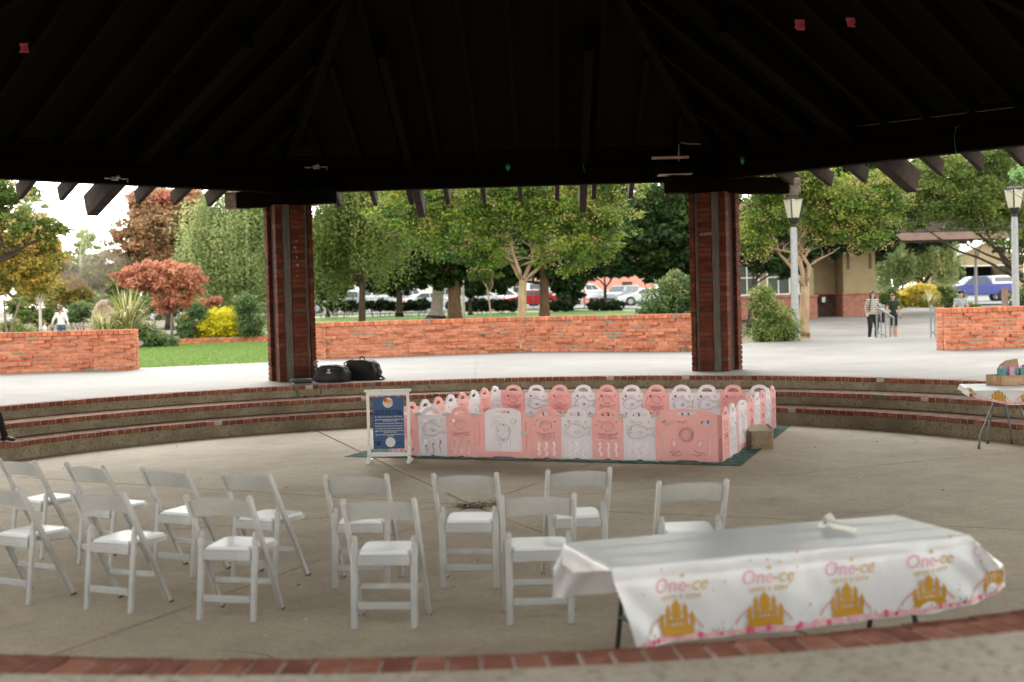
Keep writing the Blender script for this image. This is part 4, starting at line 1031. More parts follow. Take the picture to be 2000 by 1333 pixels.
# --- cardboard box with gift bags
bxp = gp(1957, 753, FH + .01); M_card = mat('cardboard', (.36, .225, .125), .85, (.42, .27, .155), 8, 3); M_cardin = mat('cardboard_inside', (.40, .26, .15), .9)
bx = thing('cardboard_box', 'open brown cardboard box with printed side on the far right table', 'box', (bxp.x, bxp.y, FH + .0065), R(14))
bw1, bw2, bh = .52, .33, .125
mb = MB().box((bw1 / 2, 0.002, bh / 2), (bw1, .005, bh)).box((bw1 / 2, bw2, bh / 2), (bw1, .005, bh)).box((0.0, bw2 / 2, bh / 2), (.005, bw2 - .006, bh)).box((bw1, bw2 / 2, bh / 2), (.005, bw2 - .006, bh)).box((bw1 / 2, bw2 / 2, .004), (bw1 - .008, bw2 - .008, .006))
mb.build('carton', M_card, bx)
lidp = [(.17, 0), (bw1, 0), (bw1, .20), (.34, .18), (.24, .13), (.18, .06)]
lid = MB(); lid.prism(lidp, .005, T=Matrix.Translation((0, bw2 + .006, bh)) @ Matrix.Rotation(R(72), 4, 'X')); lid.build('lid', M_cardin, bx)
M_print = mat('carton_print', (.62, .52, .40), .8)
vs, fs = text_geo('GIGGLE', .064, 'LEFT', 0, 0, 1.25); MB().add([(.035 + x, -.0022, bh * .56 + y) for x, y, z in vs], fs).build('lettering', M_print, bx)
mb = MB()
for k in range(5): mb.box((-.0034, bw2 * .45, bh * .38 + k * .017), (.001, .05 + .02 * (k % 2), .006))
mb.build('small_print', M_print, bx)
BC = [((.03, .20, .20), 'dark teal'), ((.16, .36, .42), 'pale blue speckled'), ((.45, .22, .34), 'mauve'), ((.15, .38, .45), 'light blue'), ((.02, .17, .15), 'deep green'), ((.02, .20, .26), 'blue green')]
M_tissue = mat('pink_tissue', (.72, .28, .40), .8)
for k, (c_, nm) in enumerate(BC):
    # the box sits turned; bags stand in a row along its long side
    lx, ly = .055 + k * .078, .10 + .05 * (k % 2); wp = Matrix.Rotation(R(14), 4, 'Z') @ Vector((lx, ly, 0))
    g = thing('gift_bag', nm + ' gift bag with pink tissue, %s from the left in the cardboard box' % ('first second third fourth fifth sixth'.split()[k]), 'gift bag', (bxp.x + wp.x, bxp.y + wp.y, FH + .014), R(14 + (-8 + 5 * k)), group='gift bags in the cardboard box')
    m = mat('bag_' + nm.replace(' ', '_'), c_, .5, tuple(min(1, q * 1.5) for q in c_), 60, 2)
    hh = .20 + .012 * ((k * 7) % 4)
    b = MB(); b.add([(-.034, -.02, 0), (.034, -.02, 0), (.034, .02, 0), (-.034, .02, 0), (-.036, -.012, hh), (.036, -.012, hh), (.036, .014, hh), (-.036, .014, hh)], [(3, 2, 1, 0), (0, 1, 5, 4), (1, 2, 6, 5), (2, 3, 7, 6), (3, 0, 4, 7)]); b.build('bag', m, g)
    tz = MB(); rr = random.Random(k)
    for q in range(7):
        a_ = rr.uniform(0, 6.28); tz.add([(rr.uniform(-.02, .02), rr.uniform(-.008, .008), hh - .03), (.03 * math.cos(a_), .012 * math.sin(a_), hh + rr.uniform(.0, .03)), (.03 * math.cos(a_ + .8), .014 * math.sin(a_ + .8), hh + rr.uniform(.01, .045)), (.008, .004, hh + .01)], [(0, 1, 2, 3)])
    tz.build('tissue', M_tissue, g)

# ================================================================== LUGGAGE BY THE LEFT PILLAR
M_nyl = mat('black_nylon', (.010, .010, .009), .7, (.017, .016, .014), 20, 4, .4, 60); M_nylg = mat('grey_nylon', (.045, .047, .045), .6, (.07, .07, .065), 12, 4, .3, 50)
M_strap = mat('grey_strap', (.10, .10, .085), .8, (.14, .14, .12), 20)
def soft_bag(name, label, px0, px1, ybase, hgt, dep, top, seed, m):
    p, q = gp(px0, ybase, Z3), gp(px1, ybase, Z3); W_ = (q - p).length; d = q - p
    t = thing(name, label, 'bag', ((p.x + q.x) / 2, (p.y + q.y) / 2 + dep * .4, Z3 + .001), math.atan2(d.y, d.x))
    bm = bmesh.new(); bmesh.ops.create_cube(bm, size=1); bmesh.ops.subdivide_edges(bm, edges=bm.edges[:], cuts=9, use_grid_fill=True)
    for v in bm.verts:
        x, y, z = v.co * 2
        rr = 1 - .10 * (x * x * y * y) - .06 * max(0, z) * (x * x)
        zz = (z + 1) / 2; bul = 1 + .10 * math.sin(zz * math.pi)
        nx_ = mnoise.noise((x * 1.6 + seed, y * 1.6, z * 1.6)) * .035
        v.co = Vector((x * W_ / 2 * rr * bul * (1 - .12 * zz * zz) + nx_, y * dep / 2 * rr * bul * (1 - top * zz * zz) + nx_, zz * hgt * (1 - .12 * x * x * zz) + (nx_ * .5 if zz > .1 else 0)))
    me = bpy.data.meshes.new('body'); bm.to_mesh(me); bm.free(); me.materials.append(m); me.polygons.foreach_set('use_smooth', [True] * len(me.polygons)); link('body', me, t)
    return t, W_
t, W_ = soft_bag('equipment_bag', 'low black rounded equipment bag with white mark beside the left pillar', 619, 676, 747, .30, .36, .25, 1, M_nyl)
pp = MB().tube([(-W_ * .42, -.16, .235), (0, -.19, .25), (W_ * .42, -.16, .235)], .006, 6).tube([(-W_ * .42, .0, .285), (0, .0, .305), (W_ * .42, 0, .285)], .005, 6); pp.build('piping', M_nylg, t)
M_logo = mat('bag_white_mark', (.62, .62, .62), .6)
mb = MB()
for x in (.035, .060): mb.box((x, -.199, .215), (.016, .003, .034))
mb.box((.048, -.201, .172), (.085, .003, .018)); mb.build('white_mark', M_logo, t)
t, W2 = soft_bag('equipment_bag', 'taller black boxy bag with top handle right of the low one', 677, 737, 743, .37, .34, .15, 9, M_nyl)
MB().tube([(-.05, 0, .35), (-.045, 0, .40), (0, 0, .425), (.045, 0, .40), (.05, 0, .35)], .012, 8).build('top_handle', M_nyl, t)
MB().tube([(-W2 * .5, -.05, .20), (-W2 * .56, -.05, .30), (-W2 * .45, 0, .345), (-W2 * .3, 0, .36)], .014, 8).build('side_strap', M_nyl, t)
MB().tube([(W2 * .47, 0, .28), (W2 * .53, -.02, .16), (W2 * .54, -.06, .07), (W2 * .66, -.08, .07), (W2 * .78, -.08, .02), (W2 * .72, -.09, .008), (W2 * .5, -.1, .015)], [.012, .012, .016, .024, .02, .014, .012], 8).build('shoulder_strap', M_nyl, t)
mb = MB().box((0, -.175, .19), (W2 * .72, .02, .16), bev=.01); mb.build('front_pocket', M_nyl, t)
# grey belt bag over the edge of the top step
p, q = gp(567, 752, Z3), gp(612, 750, Z3); d = q - p; W_ = d.length
t = thing('belt_bag', 'slim grey belt bag with its strap hanging down the step', 'bag', ((p.x + q.x) / 2, (p.y + q.y) / 2 - .02, Z3), math.atan2(d.y, d.x))
mb = MB(); mb.tube([(-W_ / 2, .05, .055), (-W_ / 2 + .03, .05, .055), (W_ / 2 - .03, .05, .055), (W_ / 2, .05, .055)], [.035, .055, .055, .035], 14, sq=.85); mb.build('body', M_nylg, t, True)
MB().tube([(-W_ / 2 + .02, .0, .085), (0, -.004, .09), (W_ / 2 - .02, 0, .085)], .004, 6).build('zip', mat('zip_grey', (.25, .25, .25), .4), t)
zlo = Z2 - Z3; eo = math.hypot((p.x + q.x) / 2 - CX, (p.y + q.y) / 2 - CY) - R3 - .02 - .10
def ribbon(pts, wd, nm, par):
    mb = MB(); 
    for a in pts: a = Vector(a); mb.v += [tuple(a + Vector((-wd / 2, 0, 0))), tuple(a + Vector((wd / 2, 0, 0)))]
    for i in range(len(pts) - 1): mb.f.append((2 * i, 2 * i + 1, 2 * i + 3, 2 * i + 2)); mb.m.append(0)
    o = mb.build(nm, M_strap, par, True); s_ = o.modifiers.new('t', 'SOLIDIFY'); s_.thickness = .004; return o
ribbon([(-W_ / 2 + .03, .02, .04), (-W_ / 2 + .04, -.09 - eo, .015), (-W_ / 2 + .05, -.135 - eo, -.02), (-W_ / 2 + .07, -.14 - eo, -.10), (-W_ / 2 + .075, -.145 - eo, zlo + .03), (-W_ / 2 + .10, -.19 - eo, zlo + .012)], .045, 'strap', t)
ribbon([(W_ / 2 - .02, .02, .04), (W_ / 2 + .03, -.09 - eo, .01), (W_ / 2 + .05, -.135 - eo, -.03), (W_ / 2 + .085, -.14 - eo, -.10), (W_ / 2 + .07, -.145 - eo, zlo + .04), (W_ / 2 + .0, -.2 - eo, zlo + .012)], .04, 'strap', t)
mb = MB().tube([(-W_ / 2 + .09, -.19 - eo, zlo + .014), (-.05, -.24 - eo, zlo + .012), (.06, -.21 - eo, zlo + .016), (W_ / 2 + .01, -.2 - eo, zlo + .014)], .014, 6, sq=.4); mb.build('strap', M_strap, t); MB().box((-.0, -.22 - eo, zlo + .018), (.05, .03, .02), bev=.005).build('buckle', M_nyl, t)
# little tripod stabiliser
p = gp(617, 746, Z3); t = thing('camera_stabiliser', 'small grey handheld camera stabiliser on a mini tripod by the pillar', 'tripod', (p.x, p.y + .06, Z3))
M_gr = mat('stabiliser_grey', (.20, .20, .195), .4)
for k in range(3):
    a = R(-60 + 120 * k); MB().tube([(0, 0, .06), (.11 * math.cos(a), .11 * math.sin(a), .006)], [.008, .006], 6).build('leg', M_gr, t)
MB().lathe([(0, .05), (.016, .05), (.018, .10), (.015, .17), (.013, .21), (0, .21)], 10).build('grip', M_gr, t, True)
MB().box((.0, 0, .225), (.05, .04, .04), bev=.008).build('motor', M_gr, t); MB().tube([(.02, 0, .24), (.03, 0, .28), (.0, 0, .31)], .012, 8).build('arm', M_gr, t); MB().lathe([(0, -.03), (.03, -.03), (.034, 0), (.03, .03), (0, .03)], 12, T=Matrix.Translation((-.005, 0, .30)) @ Matrix.Rotation(math.pi / 2, 4, 'Y')).build('motor', M_gr, t); MB().box((0, 0, .355), (.085, .03, .032), bev=.006).box((-.002, 0, .378), (.03, .02, .02), bev=.004).build('phone_clamp', M_gr, t)
# ================================================================== THINGS UNDER THE ROOF, DRAIN, LITTER
def roof_hit(px, py):                           # where that line of sight meets the underside of the far deck
    d = ray(px, py)
    for i in range(400):
        t = 14 + i * .03; q = Vector((d.x * t, d.y * t, CAMZ + d.z * t)) - Vector((CX, CY, ZB))
        ap = max(q.x * math.cos(math.pi / 2 + OFF + R(45) * k) + q.y * math.sin(math.pi / 2 + OFF + R(45) * k) for k in range(8))
        if q.z > BD + .235 - (ap - rin) * SL: return Vector((d.x * t, d.y * t, CAMZ + d.z * t))
    return Vector((d.x * 18, 18 * d.y, CAMZ + 18 * d.z))
M_tagp = mat('pink_paper', (.62, .06, .09), .7, (.75, .15, .17), 9, transl=.3)
for k, (px, py, sz, lab) in enumerate(((46, 92, .13, 'faded pink paper scrap hanging from the roof at the upper left'), (1562, 46, .15, 'pink paper scrap hanging from the roof, left one of the upper right pair'), (1661, 42, .13, 'pink paper scrap hanging from the roof, right one of the upper right pair'))):
    q = roof_hit(px, py - 12); q = Vector((0, 0, CAMZ)).lerp(q, .955); rr = random.Random(k)
    mb = MB(); n = 4
    for j in range(n + 1):
        for i in range(3): mb.v.append(((i - 1) * sz * .45 + .02 * j * rr.uniform(-.3, .5), .012 * math.sin(j * 1.3 + i), -.03 - sz * 1.0 * j / n))
    for j in range(n):
        for i in range(2): a = j * 3 + i; mb.f.append((a, a + 1, a + 4, a + 3)); mb.m.append(0)
    t = thing('paper_scrap', lab, 'paper', q, R(8 * k - 6), group='paper scraps under the roof')
    mb.build('paper', M_tagp, t); MB().tube([(0, 0, .42), (0, 0, -.035)], .003, 5).build('string', M_beam, t)
M_bal = mat('green_balloon', (.02, .22, .09), .35, spec=.6)
def beam_face(px, py, k, off=.17):              # point on the inner face of ring beam k
    a = math.pi / 2 + OFF + R(45) * (k + 1); n = Vector((math.cos(a), math.sin(a), 0)); d = ray(px, py); o = Vector((0, 0, CAMZ)); t = ((rin - off) - (o - Vector((CX, CY, 0))).dot(n)) / d.dot(n)
    return o + d * t, a
for px, py, k, lab in ((992, 327, 7, 'small green deflated balloon on the beam over the middle of the playpen'), (1450, 314, 6, 'small green deflated balloon on the beam above the right pillar')):
    q, a = beam_face(px, py, k); t = thing('balloon', lab, 'balloon', q, a + math.pi / 2, group='green balloons left on the beams')
    MB().lathe([(0, -.075), (.010, -.072), (.012, -.062), (.03, -.04), (.046, 0), (.04, .04), (.02, .062), (0, .068)], 12, sy=.6).build('skin', M_bal, t, True); MB().tube([(0, 0, .06), (0.005, .03, .09), (0, .06, .07)], .004, 5).build('knot', M_bal, t)
M_rib = mat('teal_ribbon', (.10, .35, .30), .5)
for px, py, k, ln, lab in ((1142, 314, 7, .22, 'thin teal ribbon dangling from the middle beam'), (1868, 247, 6, .42, 'curled teal ribbon dangling from the right beam')):
    q, a = beam_face(px, py, k, .135); o = MB().tube([(.05, 0, .0), (.0, -.012, -.02), (-.03, -.014, -ln * .4), (-.02, -.014, -ln * .7), (.0, -.014, -ln)], .007, 6, sq=.4).build('ribbon', M_rib, loc=q, rot=(0, 0, a + math.pi / 2 + math.pi)); tag(o, lab, 'ribbon')
    o.rotation_euler = (0, 0, a - math.pi / 2)
# lamp holders on the beams
M_galv = mat('galvanised', (.42, .42, .42), .4, metal=.6)
for px, py, k, lab in ((224, 349, 0, 'small bare metal floodlight bracket on the left beam'), (618, 327, 7, 'small metal floodlight bracket over the left pillar')):
    q, a = beam_face(px, py, k, .15); t = thing('lamp_bracket', lab, 'bracket', q, a - math.pi / 2, group='lamp brackets on the beams')
    MB().box((0, .0, .0), (.12, .05, .07), bev=.01).build('junction_box', M_galv, t); MB().tube([(-.05, -.03, .01), (-.12, -.05, -.01), (-.2, -.05, -.005)], .013, 8).build('arm', M_galv, t); MB().tube([(.05, -.03, .01), (.12, -.05, -.01), (.2, -.05, .0), (.2, -.05, -.06)], .012, 8).build('arm', M_galv, t); MB().lathe([(0, -.03), (.03, -.03), (.034, .02), (.02, .04), (0, .04)], 10, T=Matrix.Translation((.03, -.05, .02)) @ Matrix.Rotation(R(60), 4, 'X')).build('lamp_holder', M_galv, t, True)
# inner beam end with conduit at the right pillar, lit underside painted pale
q, a = beam_face(1312, 333, 7, .13); t = thing('beam_inner_end', 'inner end of the beam at the right pillar, its lit underside painted pale', 'beam end', q, a - math.pi / 2)
MB().box((.02, -.20, .0), (.66, .36, .20), bev=.01).build('beam_end_block', M_beam, t); MB().box((.03, -.22, -.107), (.60, .33, .012), bev=.003).build('lens', mat('lit_underside_pale', (.62, .52, .46), .5), t)  # pale plate stands in for light on the underside of the beam end
MB().box((-.06, -.375, .185), (.66, .06, .045), bev=.004).build('pale_top_strip', mat('pale_strip', (.50, .33, .23), .8, (.6, .42, .30), 6), t); MB().box((-.28, -.36, .13), (.03, .03, .10)).box((.18, -.36, .13), (.03, .03, .10)).build('strip_bracket', M_beam, t)
MB().tube([(.10, -.30, .09), (.10, -.30, .30), (.11, -.28, .42), (.15, -.20, .47), (.30, -.06, .46), (.6, -.02, .45)], .012, 8).build('conduit', M_galv, t)
# wire stapled along the beams, right bay
q0, a = beam_face(1345, 282, 7, .15); q1, a1_ = beam_face(1990, 205, 6, .15); 
pts = [beam_face(1470 + i * 65, 272 - i * 7.9, 6, .125)[0] for i in range(9)]
o = MB().tube([p - pts[0] for p in pts], .006, 5).build('cable', mat('pale_cable', (.16, .14, .12), .6), loc=pts[0]); tag(o, 'thin cable running along the top of the right beam', 'cable')
# --- drain with leaf litter, scraps on the floor
M_iron = mat('drain_iron', (.05, .04, .032), .7, (.09, .07, .05), 20)
dr = thing('floor_drain', 'small round iron floor drain with debris at the middle of the floor', 'drain', (DR.x, DR.y, .0))
MB().lathe([(.0, .001), (.17, .001), (.17, .006), (.155, .006), (.155, .003), (0, .003)], 24).build('rim', M_iron, dr)
for k in range(7):
    y = -.12 + k * .04; hw = math.sqrt(.15 ** 2 - y * y); MB().box((0, y, .006), (2 * hw, .016, .006)).build('bar', M_iron, dr)
M_leafl = leaf_mat('leaf_litter', [(0, (.10, .06, .03)), (.5, (.22, .13, .06)), (1, (.36, .26, .15))], .1)
def litter(n, f, sz, z):
    P3 = np.array([f() for _ in range(n)]); th = RNG.uniform(0, 6.28, n); s = sz * RNG.uniform(.4, 1.5, n); V = np.zeros((n, 4, 3)); u = np.stack([np.cos(th), np.sin(th)], 1) * s[:, None]; v = np.stack([-np.sin(th), np.cos(th)], 1) * s[:, None] * .5
    zz = z + RNG.uniform(0, .012, (n, 4)) * (s / sz)[:, None]
    for k, q in enumerate((u, v, -u, -v)): V[:, k, :2] = P3 + q
    V[:, :, 2] = zz; return V
rr = random.Random(21)
V = litter(220, lambda: (DR.x + rr.gauss(.05, .16), DR.y + rr.gauss(0, .09)), .022, .008); tag(link('leaf_litter', quads_mesh('leaf_litter', V, RNG.random(len(V)), M_leafl)), 'brown dry leaf debris gathered on the floor drain', 'leaf litter', kind='stuff')
def pit_pt():
    while 1:
        a, r = rr.uniform(0, 6.28), 7.2 * math.sqrt(rr.random()); 
        return (CX + r * math.cos(a), CY + r * math.sin(a))
M_scrap = leaf_mat('floor_scraps', [(0, (.12, .09, .06)), (.45, (.30, .24, .17)), (.7, (.62, .60, .56)), (.93, (.70, .68, .66)), (1, (.55, .12, .10))], .05)
V = litter(260, pit_pt, .013, .001); tag(link('floor_scraps', quads_mesh('floor_scraps', V, RNG.random(len(V)), M_scrap)), 'tiny paper and leaf scraps strewn over the round floor', 'litter', kind='stuff')
def edge_pt():
    r0 = rr.choice((R1 + .24, R2 + .22, R1 - .02)); a = rr.uniform(.1, 3.0); return (CX + (r0 + abs(rr.gauss(0, .12))) * math.cos(a), CY + (r0 + .1) * math.sin(a))
for rad, zz in ((R2 - .06, Z1), (R3 - .06, Z2)):
    V = litter(700, lambda: (lambda a, r: (CX + r * math.cos(a), CY + r * math.sin(a)))(rr.uniform(.05, 3.1), rad - abs(rr.gauss(0, .10))), .016, zz + .006); tag(link('leaf_litter', quads_mesh('leaf_litter', V, RNG.random(len(V)), M_leafl)), 'dry leaf crumbs along the back of the %s tread' % ('lower' if zz == Z1 else 'middle'), 'leaf litter', kind='stuff')
# ================================================================== TREES AND PLANTS
def unit(n):
    v = RNG.normal(size=(n, 3)); return v / np.linalg.norm(v, axis=1)[:, None]
def leaf_quads(C, size, asp=.5, droop=0.0):
    n = len(C); u = unit(n); u[:, 2] = u[:, 2] * .7 - droop; u /= np.linalg.norm(u, axis=1)[:, None]
    v = np.cross(u, unit(n)); v /= np.linalg.norm(v, axis=1)[:, None] + 1e-9
    s = size * RNG.uniform(.6, 1.35, n)[:, None]; V = np.zeros((n, 4, 3))
    V[:, 0] = C + u * s; V[:, 1] = C + v * s * asp; V[:, 2] = C - u * s; V[:, 3] = C - v * s * asp
    return V
def crown_pts(ells, n, clump, shell=.55):
    """leaf positions gathered in clumps spread through a set of ellipsoids (centre, radii)"""
    vol = np.array([r[0] * r[1] * r[2] for c, r in ells]) ** .7; vol /= vol.sum(); P, T = [], []
    for (c, r), w_ in zip(ells, vol):
        k = max(6, int(n * w_ / clump)); d = unit(k); rad = np.where(RNG.random(k) < .75, RNG.uniform(shell, 1.0, k), RNG.uniform(.15, shell, k))
        cc = np.array(c) + d * rad[:, None] * np.array(r); cs = .16 * min(r) * RNG.uniform(.6, 1.5, k) + .12
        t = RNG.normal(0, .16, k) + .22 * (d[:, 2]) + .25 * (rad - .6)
        m = int(n * w_ / k) + 1
        q = RNG.normal(size=(k, m, 3)); q /= np.linalg.norm(q, axis=2)[:, :, None]; q *= (RNG.random((k, m, 1)) ** .45) * cs[:, None, None] * np.array([1.25, 1.25, .75])
        P.append((cc[:, None] + q).reshape(-1, 3)); T.append((t[:, None] + RNG.normal(0, .12, (k, m))).reshape(-1))
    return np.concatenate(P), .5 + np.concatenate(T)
def weep_pts(ells, n, per, ln):
    """hanging strands gathered in boughs: leaves threaded on drooping twigs that start on the upper shell"""
    vol = np.array([r[0] * r[1] for c, r in ells]); vol = vol / vol.sum(); P, T = [], []
    for (c, r), w_ in zip(ells, vol):
        k = int(n * w_ / per); nb = max(5, k // 42); d = unit(nb); d[:, 2] = np.abs(d[:, 2]) * 1.0 - .30; rad = RNG.uniform(.5, 1.0, nb)
        bo = np.array(c) + d * rad[:, None] * np.array(r); bt = RNG.normal(0, .2, nb) + .35 * (rad - .75) + .18 * d[:, 2]; bl_ = ln * RNG.uniform(.5, 1.3, nb)
        q = RNG.integers(0, nb, k); p0 = bo[q] + RNG.normal(0, 1, (k, 3)) * np.array([.34, .34, .16]); L_ = bl_[q] * RNG.uniform(.55, 1.15, k); out = d[q][:, :2] * RNG.uniform(.1, .5, k)[:, None] * ln * .35
        s = np.linspace(0, 1, per)[None, :]; x = p0[:, None, :].repeat(per, 1).copy()
        x[:, :, 0] += out[:, :1] * np.sin(s * 1.7); x[:, :, 1] += out[:, 1:] * np.sin(s * 1.7); x[:, :, 2] -= L_[:, None] * s ** 1.25
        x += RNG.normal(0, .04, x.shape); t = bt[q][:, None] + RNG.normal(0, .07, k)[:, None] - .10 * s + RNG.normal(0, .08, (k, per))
        P.append(x.reshape(-1, 3)); T.append(t.reshape(-1))
    return np.concatenate(P), .5 + np.concatenate(T)
BARK = {'dark': mat('bark_dark', (.035, .022, .015), .95, (.075, .05, .034), 5, 6, .9, 18, stretch=(3, 3, .6)), 'brown': mat('bark_brown', (.085, .045, .025), .95, (.15, .085, .05), 5, 6, .9, 16, stretch=(3, 3, .5)),
        'tan': mat('bark_tan', (.25, .16, .09), .85, (.38, .27, .17), 3, 6, .5, 14, stretch=(2, 2, .7)), 'grey': mat('bark_grey', (.16, .13, .10), .9, (.26, .22, .18), 4, 6, .6, 16), 'pale': mat('bark_pale', (.42, .38, .33), .85, (.55, .50, .45), 4, 5, .4, 16)}
def limb(mb, p, q, r0, r1, wob=.08, n=6, sag=0):
    p, q = Vector(p), Vector(q); L_ = (q - p).length; pts, rs = [], []
    ph = random.uniform(0, 99)
    for i in range(n + 1):
        t = i / n; o = Vector((mnoise.noise((t * 2.3, ph, 0)), mnoise.noise((t * 2.3, ph, 7)), 0)) * wob * L_ * math.sin(t * math.pi) * 1.6
        pts.append(p.lerp(q, t) + o + Vector((0, 0, sag * L_ * math.sin(t * math.pi)))); rs.append(lerp(r0, r1, t))
    mb.tube(pts, rs, 8)
    return pts
def tree(label, D, base, wpx, fork, ells_px, leaf, n, size, bark='brown', weep=None, clump=70, name='tree', group=None, nl=7, stems=1, asp=.5, flare=1.35, zdepth=.8, ends=None, cat='tree', bloom=None, lean=None, z0=None):
    """base: foot of the trunk in the photo (x, y); fork: y where limbs start; ells_px: crown masses (x, y, rx, ry) in photo px, all at distance D"""
    b = at(base[0], base[1], D); gz_ = terr(b.x, D) if z0 is None else z0; s = D / FPX; root = Vector((b.x, D, gz_ - .04))
    t = thing(name, label, cat, root, 0, group); f = at(fork[0], fork[1], D + .0) - root
    ells = [(at(x, y, D + dy) - root, Vector((rx * s, max(rx, ry) * s * zdepth, ry * s))) for x, y, rx, ry, dy in [(e if len(e) == 5 else (*e, 0)) for e in ells_px]]
    mb = MB(); r = wpx * s / 2; tops = []
    for k in range(stems):
        o = Vector((random.uniform(-1, 1), random.uniform(-.5, .5), 0)) * r * (1.6 if stems > 1 else 0)
        f2 = f + Vector((random.uniform(-1, 1) * .5 * (stems > 1), random.uniform(-.5, .5) * (stems > 1), 0))
        rk = r / (stems ** .6)
        n_ = 7; pts = [o.lerp(f2, i / n_) + Vector((mnoise.noise((i * .5, k * 9.1, base[0])) * .10, 0, 0)) * min(1, i) * (f2.length * .12) for i in range(n_ + 1)]
        mb.tube(pts, [rk * (flare if i == 0 else (lerp(flare, 1, .6) if i == 1 else lerp(1.0, .78, i / n_))) for i in range(n_ + 1)], 10); tops.append((pts[-1], rk * .78))
    cand = ends and [at(x, y, D) - root for x, y in ends] or []
    mains = []
    for k in range(nl):
        if k < len(cand): tgt = cand[k] + Vector((0, random.uniform(.2, 1.6), 0))
        else:
            c, rr = ells[k % len(ells)]; d = unit(1)[0]; tgt = Vector(c) + Vector((d[0] * rr[0] * .55, d[1] * rr[1] * .55, abs(d[2]) * rr[2] * .4))
        if k < 4 or not mains:
            p, pr = tops[k % len(tops)]; p = p - p.normalized() * p.length * random.uniform(.0, .12); r0 = pr * random.uniform(.55, .75)
        else:
            mp_, mr = mains[k % len(mains)]; j = random.choice((2, 3)); p = mp_[j]; r0 = mr * .62
        pts = limb(mb, p, tgt, r0, r0 * .22, .13, 7)
        if k < 4: mains.append((pts, r0))
        for j in range(2):
            d = unit(1)[0]; m_ = pts[3 + j]; limb(mb, m_, m_ + Vector((d[0], d[1], abs(d[2]) * .7)) * (tgt - p).length * .36, r0 * .36, r0 * .08, .14, 4)
    smooth_shade(mb.build('trunk', BARK[bark], t), 60)
    if weep: P, T = weep_pts([(np.array(c), np.array(rr)) for c, rr in ells], n, 16, weep)
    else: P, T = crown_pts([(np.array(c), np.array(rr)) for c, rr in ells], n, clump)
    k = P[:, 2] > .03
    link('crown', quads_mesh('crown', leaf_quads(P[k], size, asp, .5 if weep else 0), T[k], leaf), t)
    if bloom:
        m, nb, bs = bloom; P, T = crown_pts([(np.array(c), np.array(rr) * 1.02) for c, rr in ells], nb, 26, .86); k = P[:, 2] > .3; link('blossom', quads_mesh('blossom', leaf_quads(P[k], bs, .6), T[k], m), t)
    return t
G_ = {
 'myrtle': leaf_mat('leaf_myrtle', [(0, (0.027, 0.056, 0.009)), (.4, (0.074, 0.138, 0.018)), (.7, (0.164, 0.238, 0.031)), (1, (0.326, 0.313, 0.060))]),
 'dark': leaf_mat('leaf_dark', [(0, (0.009, 0.022, 0.006)), (.5, (0.022, 0.050, 0.012)), (.85, (0.050, 0.094, 0.022)), (1, (0.099, 0.154, 0.039))], .25),
 'weep': leaf_mat('leaf_weeping', [(0, (0.046, 0.075, 0.014)), (.4, (0.112, 0.153, 0.033)), (.75, (0.210, 0.240, 0.062)), (1, (0.356, 0.330, 0.104))]),
 'greyweep': leaf_mat('leaf_grey_weeping', [(0, (0.099, 0.150, 0.044)), (.4, (0.239, 0.301, 0.108)), (.75, (0.399, 0.443, 0.179)), (1, (0.599, 0.568, 0.268))]),
 'russet': leaf_mat('leaf_russet', [(0, (0.108, 0.081, 0.036)), (.35, (0.240, 0.169, 0.078)), (.65, (0.384, 0.231, 0.120)), (.9, (0.480, 0.288, 0.156)), (1, (0.540, 0.175, 0.132))]),
 'red': leaf_mat('leaf_red', [(0, (0.225, 0.094, 0.048)), (.4, (0.450, 0.175, 0.108)), (.7, (0.600, 0.250, 0.156)), (1, (0.675, 0.388, 0.204))]),
 'olive': leaf_mat('leaf_olive', [(0, (0.114, 0.125, 0.021)), (.4, (0.260, 0.234, 0.043)), (.7, (0.455, 0.343, 0.072)), (1, (0.650, 0.390, 0.100))]),
 'pale': leaf_mat('leaf_pale', [(0, (0.144, 0.192, 0.072)), (.5, (0.264, 0.324, 0.132)), (1, (0.432, 0.456, 0.216))]),
 'twig': leaf_mat('leaf_twiggy', [(0, (.13, .09, .07)), (.5, (.22, .17, .14)), (1, (.32, .25, .2))]),
 'bush': leaf_mat('leaf_bush', [(0, (0.026, 0.060, 0.022)), (.45, (0.081, 0.148, 0.054)), (.8, (0.161, 0.243, 0.081)), (1, (0.323, 0.296, 0.121))]),
 'nandina': leaf_mat('leaf_nandina', [(0, (0.042, 0.072, 0.018)), (.45, (0.120, 0.180, 0.042)), (.8, (0.240, 0.288, 0.072)), (1, (0.432, 0.300, 0.132))]),
 'yellow': leaf_mat('leaf_yellow', [(0, (0.338, 0.312, 0.012)), (.5, (0.624, 0.559, 0.024)), (1, (0.850, 0.754, 0.060))]),
 'gold': leaf_mat('leaf_gold', [(0, (0.250, 0.204, 0.030)), (.5, (0.525, 0.432, 0.060)), (1, (0.775, 0.600, 0.100))]),
 'hedge': leaf_mat('leaf_hedge', [(0, (.006, .014, .004)), (.6, (.018, .036, .012)), (1, (.04, .07, .02))], .2),
 'mid': leaf_mat('leaf_mid', [(0, (0.038, 0.066, 0.012)), (.5, (0.101, 0.155, 0.028)), (1, (0.216, 0.254, 0.056))]),
 'bloom': leaf_mat('bloom_apricot', [(0, (.20, .16, .04)), (.5, (.38, .31, .10)), (1, (.50, .36, .17))]),
 'bloomp': leaf_mat('bloom_pink', [(0, (.35, .12, .12)), (.5, (.50, .22, .2)), (1, (.6, .34, .3))]),
}
